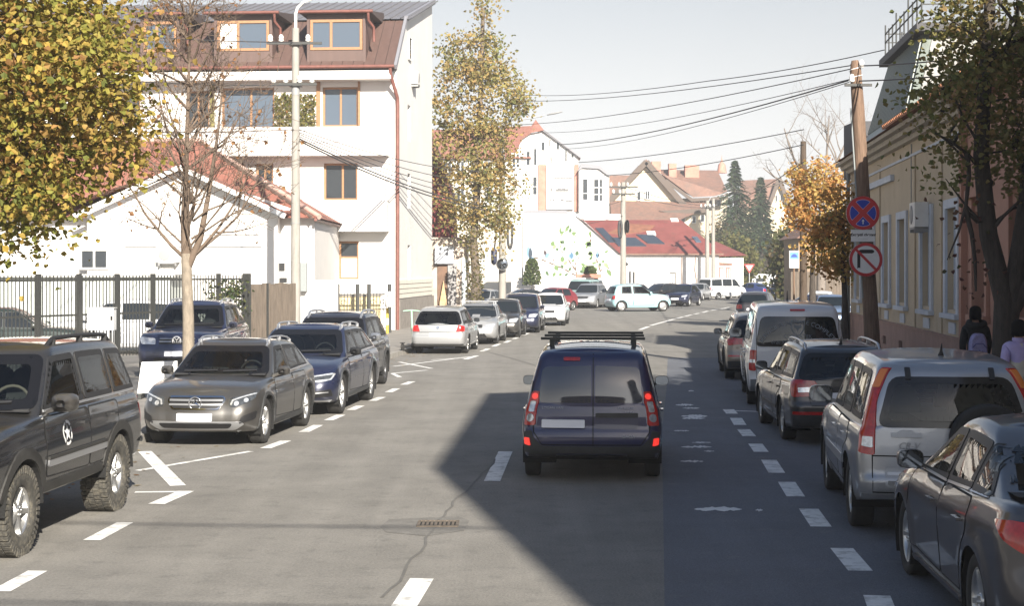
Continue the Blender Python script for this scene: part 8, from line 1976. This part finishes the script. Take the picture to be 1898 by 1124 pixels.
def person(label, loc, rz, h, coat, trousers, extra, stride=.22, arm=.12):
    """walking figure, facing local +x"""
    s = h/1.75; root = thing('person', label, 'person', loc, rz); V = []; E = []
    def add(x, y, z, r, par=None):
        V.append((x*s, y*s, z*s, r if not isinstance(r, tuple) else tuple(q*s for q in r))); i = len(V)-1
        if par is not None: E.append((par, i))
        return i
    pel = add(0, 0, .93, (.13, .10)); wa = add(0, 0, 1.10, (.12, .09), pel); ch = add(0, 0, 1.30, (.15, .11), wa); sh = add(-.01, 0, 1.43, (.09, .08), ch); ne = add(0, 0, 1.50, .05, sh)
    hd0 = add(.02, 0, 1.58, (.07, .075), ne); hd1 = add(.025, 0, 1.66, (.078, .092), hd0); add(.01, 0, 1.725, (.05, .06), hd1)
    H_ = []
    for sy, st in ((1, stride), (-1, -stride)):
        hp = add(0, sy*.09, .88, .085, pel); kn = add(st*.55+.03, sy*.095, .50, .058, hp); an = add(st-.04*(st < 0), sy*.09, .09, .038, kn); add(st+.13, sy*.10, .035, .035, an)
        so = add(0, sy*.17, 1.40, .06, sh); el = add(-st*.35-.02, sy*.22, 1.13, .042, so); wr = add(-st*.5+arm*.4, sy*.22, .89, .028, el); pa_ = add(-st*.5+arm*.5, sy*.22, .82, (.018, .036), wr)
        for k in range(4): f1 = add(-st*.5+arm*.5+.03-.02*k, sy*.215, .765, .009, pa_); add(-st*.5+arm*.5+.026-.02*k, sy*.205, .725-.006*abs(k-1.4), .008, f1)
        t1 = add(-st*.5+arm*.5+.045, sy*.20, .83, .010, wr); add(-st*.5+arm*.5+.055, sy*.195, .785, .009, t1)
        H_.append((st, sy))
    obj('body', skin_mesh('body', V, E, SKIN, 1), None, root)
    # clothes follow the body, a little wider
    V2 = []; E2 = []
    def a2(x, y, z, r, par=None):
        V2.append((x*s, y*s, z*s, tuple(q*s for q in r) if isinstance(r, tuple) else r*s)); i = len(V2)-1
        if par is not None: E2.append((par, i))
        return i
    c0 = a2(0, 0, .84, (.21, .15)); c1 = a2(0, 0, 1.05, (.20, .145), c0); c2 = a2(0, 0, 1.28, (.205, .15), c1); c3 = a2(-.01, 0, 1.42, (.14, .12), c2); a2(0, 0, 1.49, (.075, .08), c3)
    for st, sy in H_:
        so = a2(0, sy*.17, 1.395, .085, c3); el = a2(-st*.35-.02, sy*.235, 1.13, .066, so); a2(-st*.5+arm*.4, sy*.225, .91, .05, el)
    obj('jacket', skin_mesh('jacket', V2, E2, coat, 2), None, root)
    V2.clear(); E2.clear(); q0 = a2(0, 0, .92, (.15, .13))
    for st, sy in H_:
        hp = a2(0, sy*.095, .85, .105, q0); kn = a2(st*.55+.03, sy*.10, .50, .078, hp); a2(st-.04*(st < 0), sy*.095, .10, .06, kn)
    obj('trousers', skin_mesh('trousers', V2, E2, trousers, 2), None, root)
    for st, sy in H_: obj('shoe', MB().lathe([(.001, -.14), (.05, -.12), (.055, .02), (.045, .12), (.001, .155)], 12, Matrix.Translation(((st+.05)*s, sy*.095*s, .045*s)) @ Matrix.Rotation(R(90), 4, 'Y') @ Matrix.Diagonal((.85, 1, 1, 1))), MATS['plastic'], root)
    hm = MB(); rnd = random.Random(len(label))
    n = 14
    prof = [(.108, -.035), (.118, .02), (.112, .07), (.085, .108), (.04, .128), (.001, .132)]
    vs = []
    for r_, z in prof:
        for k in range(n):
            a = 2*math.pi*k/n; fx = 1.12 if math.cos(a) < 0 else .80
            zz = z-(.075 if math.cos(a) < .35 and z < .03 else -.04 if z < .03 else 0); vs.append(((.01+r_*math.cos(a)*fx)*s, r_*math.sin(a)*.88*s, (1.655+zz)*s))
    hm.add(vs, [(i*n+k, i*n+(k+1) % n, (i+1)*n+(k+1) % n, (i+1)*n+k) for i in range(len(prof)-1) for k in range(n)], None, True); obj('hair', hm, HAIR, root)
    fc = MB()
    for y in (-.035, .035): fc.lathe([(.012, 0), (.001, .006)], 8, Matrix.Translation((.098*s, y*s, 1.645*s)) @ Matrix.Rotation(R(90), 4, 'Y'))
    obj('eyes', fc, MATS['plastic'], root); obj('nose', MB().add([(.095*s, -.014*s, 1.605*s), (.095*s, .014*s, 1.605*s), (.125*s, 0, 1.605*s), (.10*s, 0, 1.65*s)], [(0, 1, 2), (0, 2, 3), (1, 3, 2)]), SKIN, root)
    obj('mouth', MB().box(.094*s, .10*s, -.022*s, .022*s, 1.572*s, 1.58*s), mat('lips', (.3, .11, .09), .6), root)
    for sy in (1, -1): obj('ear', MB().lathe([(.03, 0), (.02, .012), (.001, .016)], 10, Matrix.Translation((0, sy*.078*s, 1.63*s)) @ Matrix.Rotation(R(-90*sy), 4, 'X')), SKIN, root)
    extra(root, s); return root
BLK = mat('coat_black', (.010, .010, .012), .9, var=.3, vscale=12, bump=.3, bscale=12)
def hood(root, s):
    hm = MB().lathe([(.09, .0), (.15, .02), (.19, .06), (.17, .12), (.12, .13)], 18, Matrix.Translation((-.06*s, 0, 1.41*s)) @ Matrix.Rotation(R(-14), 4, 'Y')); obj('hood', hm, BLK, root)
person1 = person('person in a black hooded jacket walking away with a lavender backpack', PT(1806, 500, 28.0)*Vector((1, 1, 0)).to_3d() if False else Vector((PX(1808, 28), 28, .125)), R(86), 1.80, BLK, mat('trousers_black', (.015, .015, .018), .9), hood)
bp = thing('backpack', 'lavender printed backpack on the black jacketed person', 'backpack', Vector((PX(1808, 28), 28, .125)), R(86))
LAV = mat('pack_lavender', (.33, .32, .55), .8, var=.25, vscale=14); LAVD = mat('pack_print', (.09, .09, .28), .8)
pk = rpoly([(-.16, .92), (.16, .92), (.15, 1.22), (.09, 1.36), (-.09, 1.36), (-.15, 1.22)], .06)
pm = MB(); nn_ = len(pk)
pm.add([(-.15, y, z) for y, z in pk]+[(-.24, y, z) for y, z in pk]+[(-.29, y*.8, 1.12+(z-1.12)*.85) for y, z in pk], [tuple(range(2*nn_, 3*nn_))]+[(i, (i+1) % nn_, (i+1) % nn_+nn_, i+nn_) for i in range(nn_)]+[(i+nn_, (i+1) % nn_+nn_, (i+1) % nn_+2*nn_, i+2*nn_) for i in range(nn_)]); obj('bag', pm, LAV, bp)
obj('pocket', MB().prism([(-.11, .94), (.11, .94), (.12, 1.10), (.06, 1.17), (-.06, 1.17), (-.12, 1.10)], 0, .03, Matrix.Translation((-.30, 0, 0)) @ Matrix.Rotation(R(90), 4, 'Z')), LAV, bp)
pt_ = MB()
for P in ([(-.12, 1.11), (-.06, 1.18), (.06, 1.18), (.12, 1.11)], [(-.10, .97), (-.05, 1.0), (0, .97), (.05, 1.0), (.10, .97)], [(-.05, 1.06), (-.03, 1.02), (0, 1.07), (.03, 1.02), (.05, 1.06)]): pt_.tube([(-.333, y, z) for y, z in P], .010, 5)
obj('print', pt_, LAVD, bp); obj('strap', MB().tube([(-.12, .12, 1.33), (.0, .13, 1.46), (.14, .12, 1.30)], .022, 6).tube([(-.12, -.12, 1.33), (.0, -.13, 1.46), (.14, -.12, 1.30)], .022, 6), LAVD, bp)
LIL = mat('coat_lilac', (.42, .36, .60), .85, var=.1, vscale=10); CRM = mat('vest_cream', (.50, .47, .38), .85, var=.1, vscale=10)
def vest(root, s):
    V = [(0, 0, .86*s, (.215*s, .165*s)), (0, 0, 1.05*s, (.21*s, .16*s)), (0, 0, 1.27*s, (.20*s, .16*s)), (-.01*s, 0, 1.40*s, (.13*s, .125*s)), (0, 0, 1.47*s, (.08*s, .085*s))]
    obj('vest', skin_mesh('vest', V, [(0, 1), (1, 2), (2, 3), (3, 4)], CRM, 2), None, root)
    obj('collar', MB().lathe([(.085, 0), (.095, .02), (.085, .075)], 14, Matrix.Translation((0, 0, 1.45*s))), LIL, root)
    obj('strap', MB().tube([(-.13*s, .10*s, 1.30*s), (-.02, .11*s, 1.47*s), (.13*s, .10*s, 1.28*s)], .02, 6), MATS['plastic'], root)
person('person in a lilac sleeved cream jacket and black trousers at the right edge', Vector((PX(1888, 22.3), 22.3, .125)), R(95), 1.74, LIL, mat('trousers_black2', (.014, .014, .016), .9), vest, .12)
# ------------------------------------------------------------------ thin autumn haze over the street
hzm = bpy.data.materials.new('haze'); hzm.use_nodes = True; hn = hzm.node_tree; hn.nodes.remove(hn.nodes['Principled BSDF'])
pv = hn.nodes.new('ShaderNodeVolumePrincipled'); pv.inputs['Color'].default_value = (.92, .94, .97, 1); pv.inputs['Density'].default_value = .0009; pv.inputs['Anisotropy'].default_value = .1
hn.links.new(pv.outputs[0], hn.nodes['Material Output'].inputs['Volume'])
tag(obj('haze', MB().box(-1600, 1600, -400, 2700, -1.2, 21), hzm), kind='stuff')
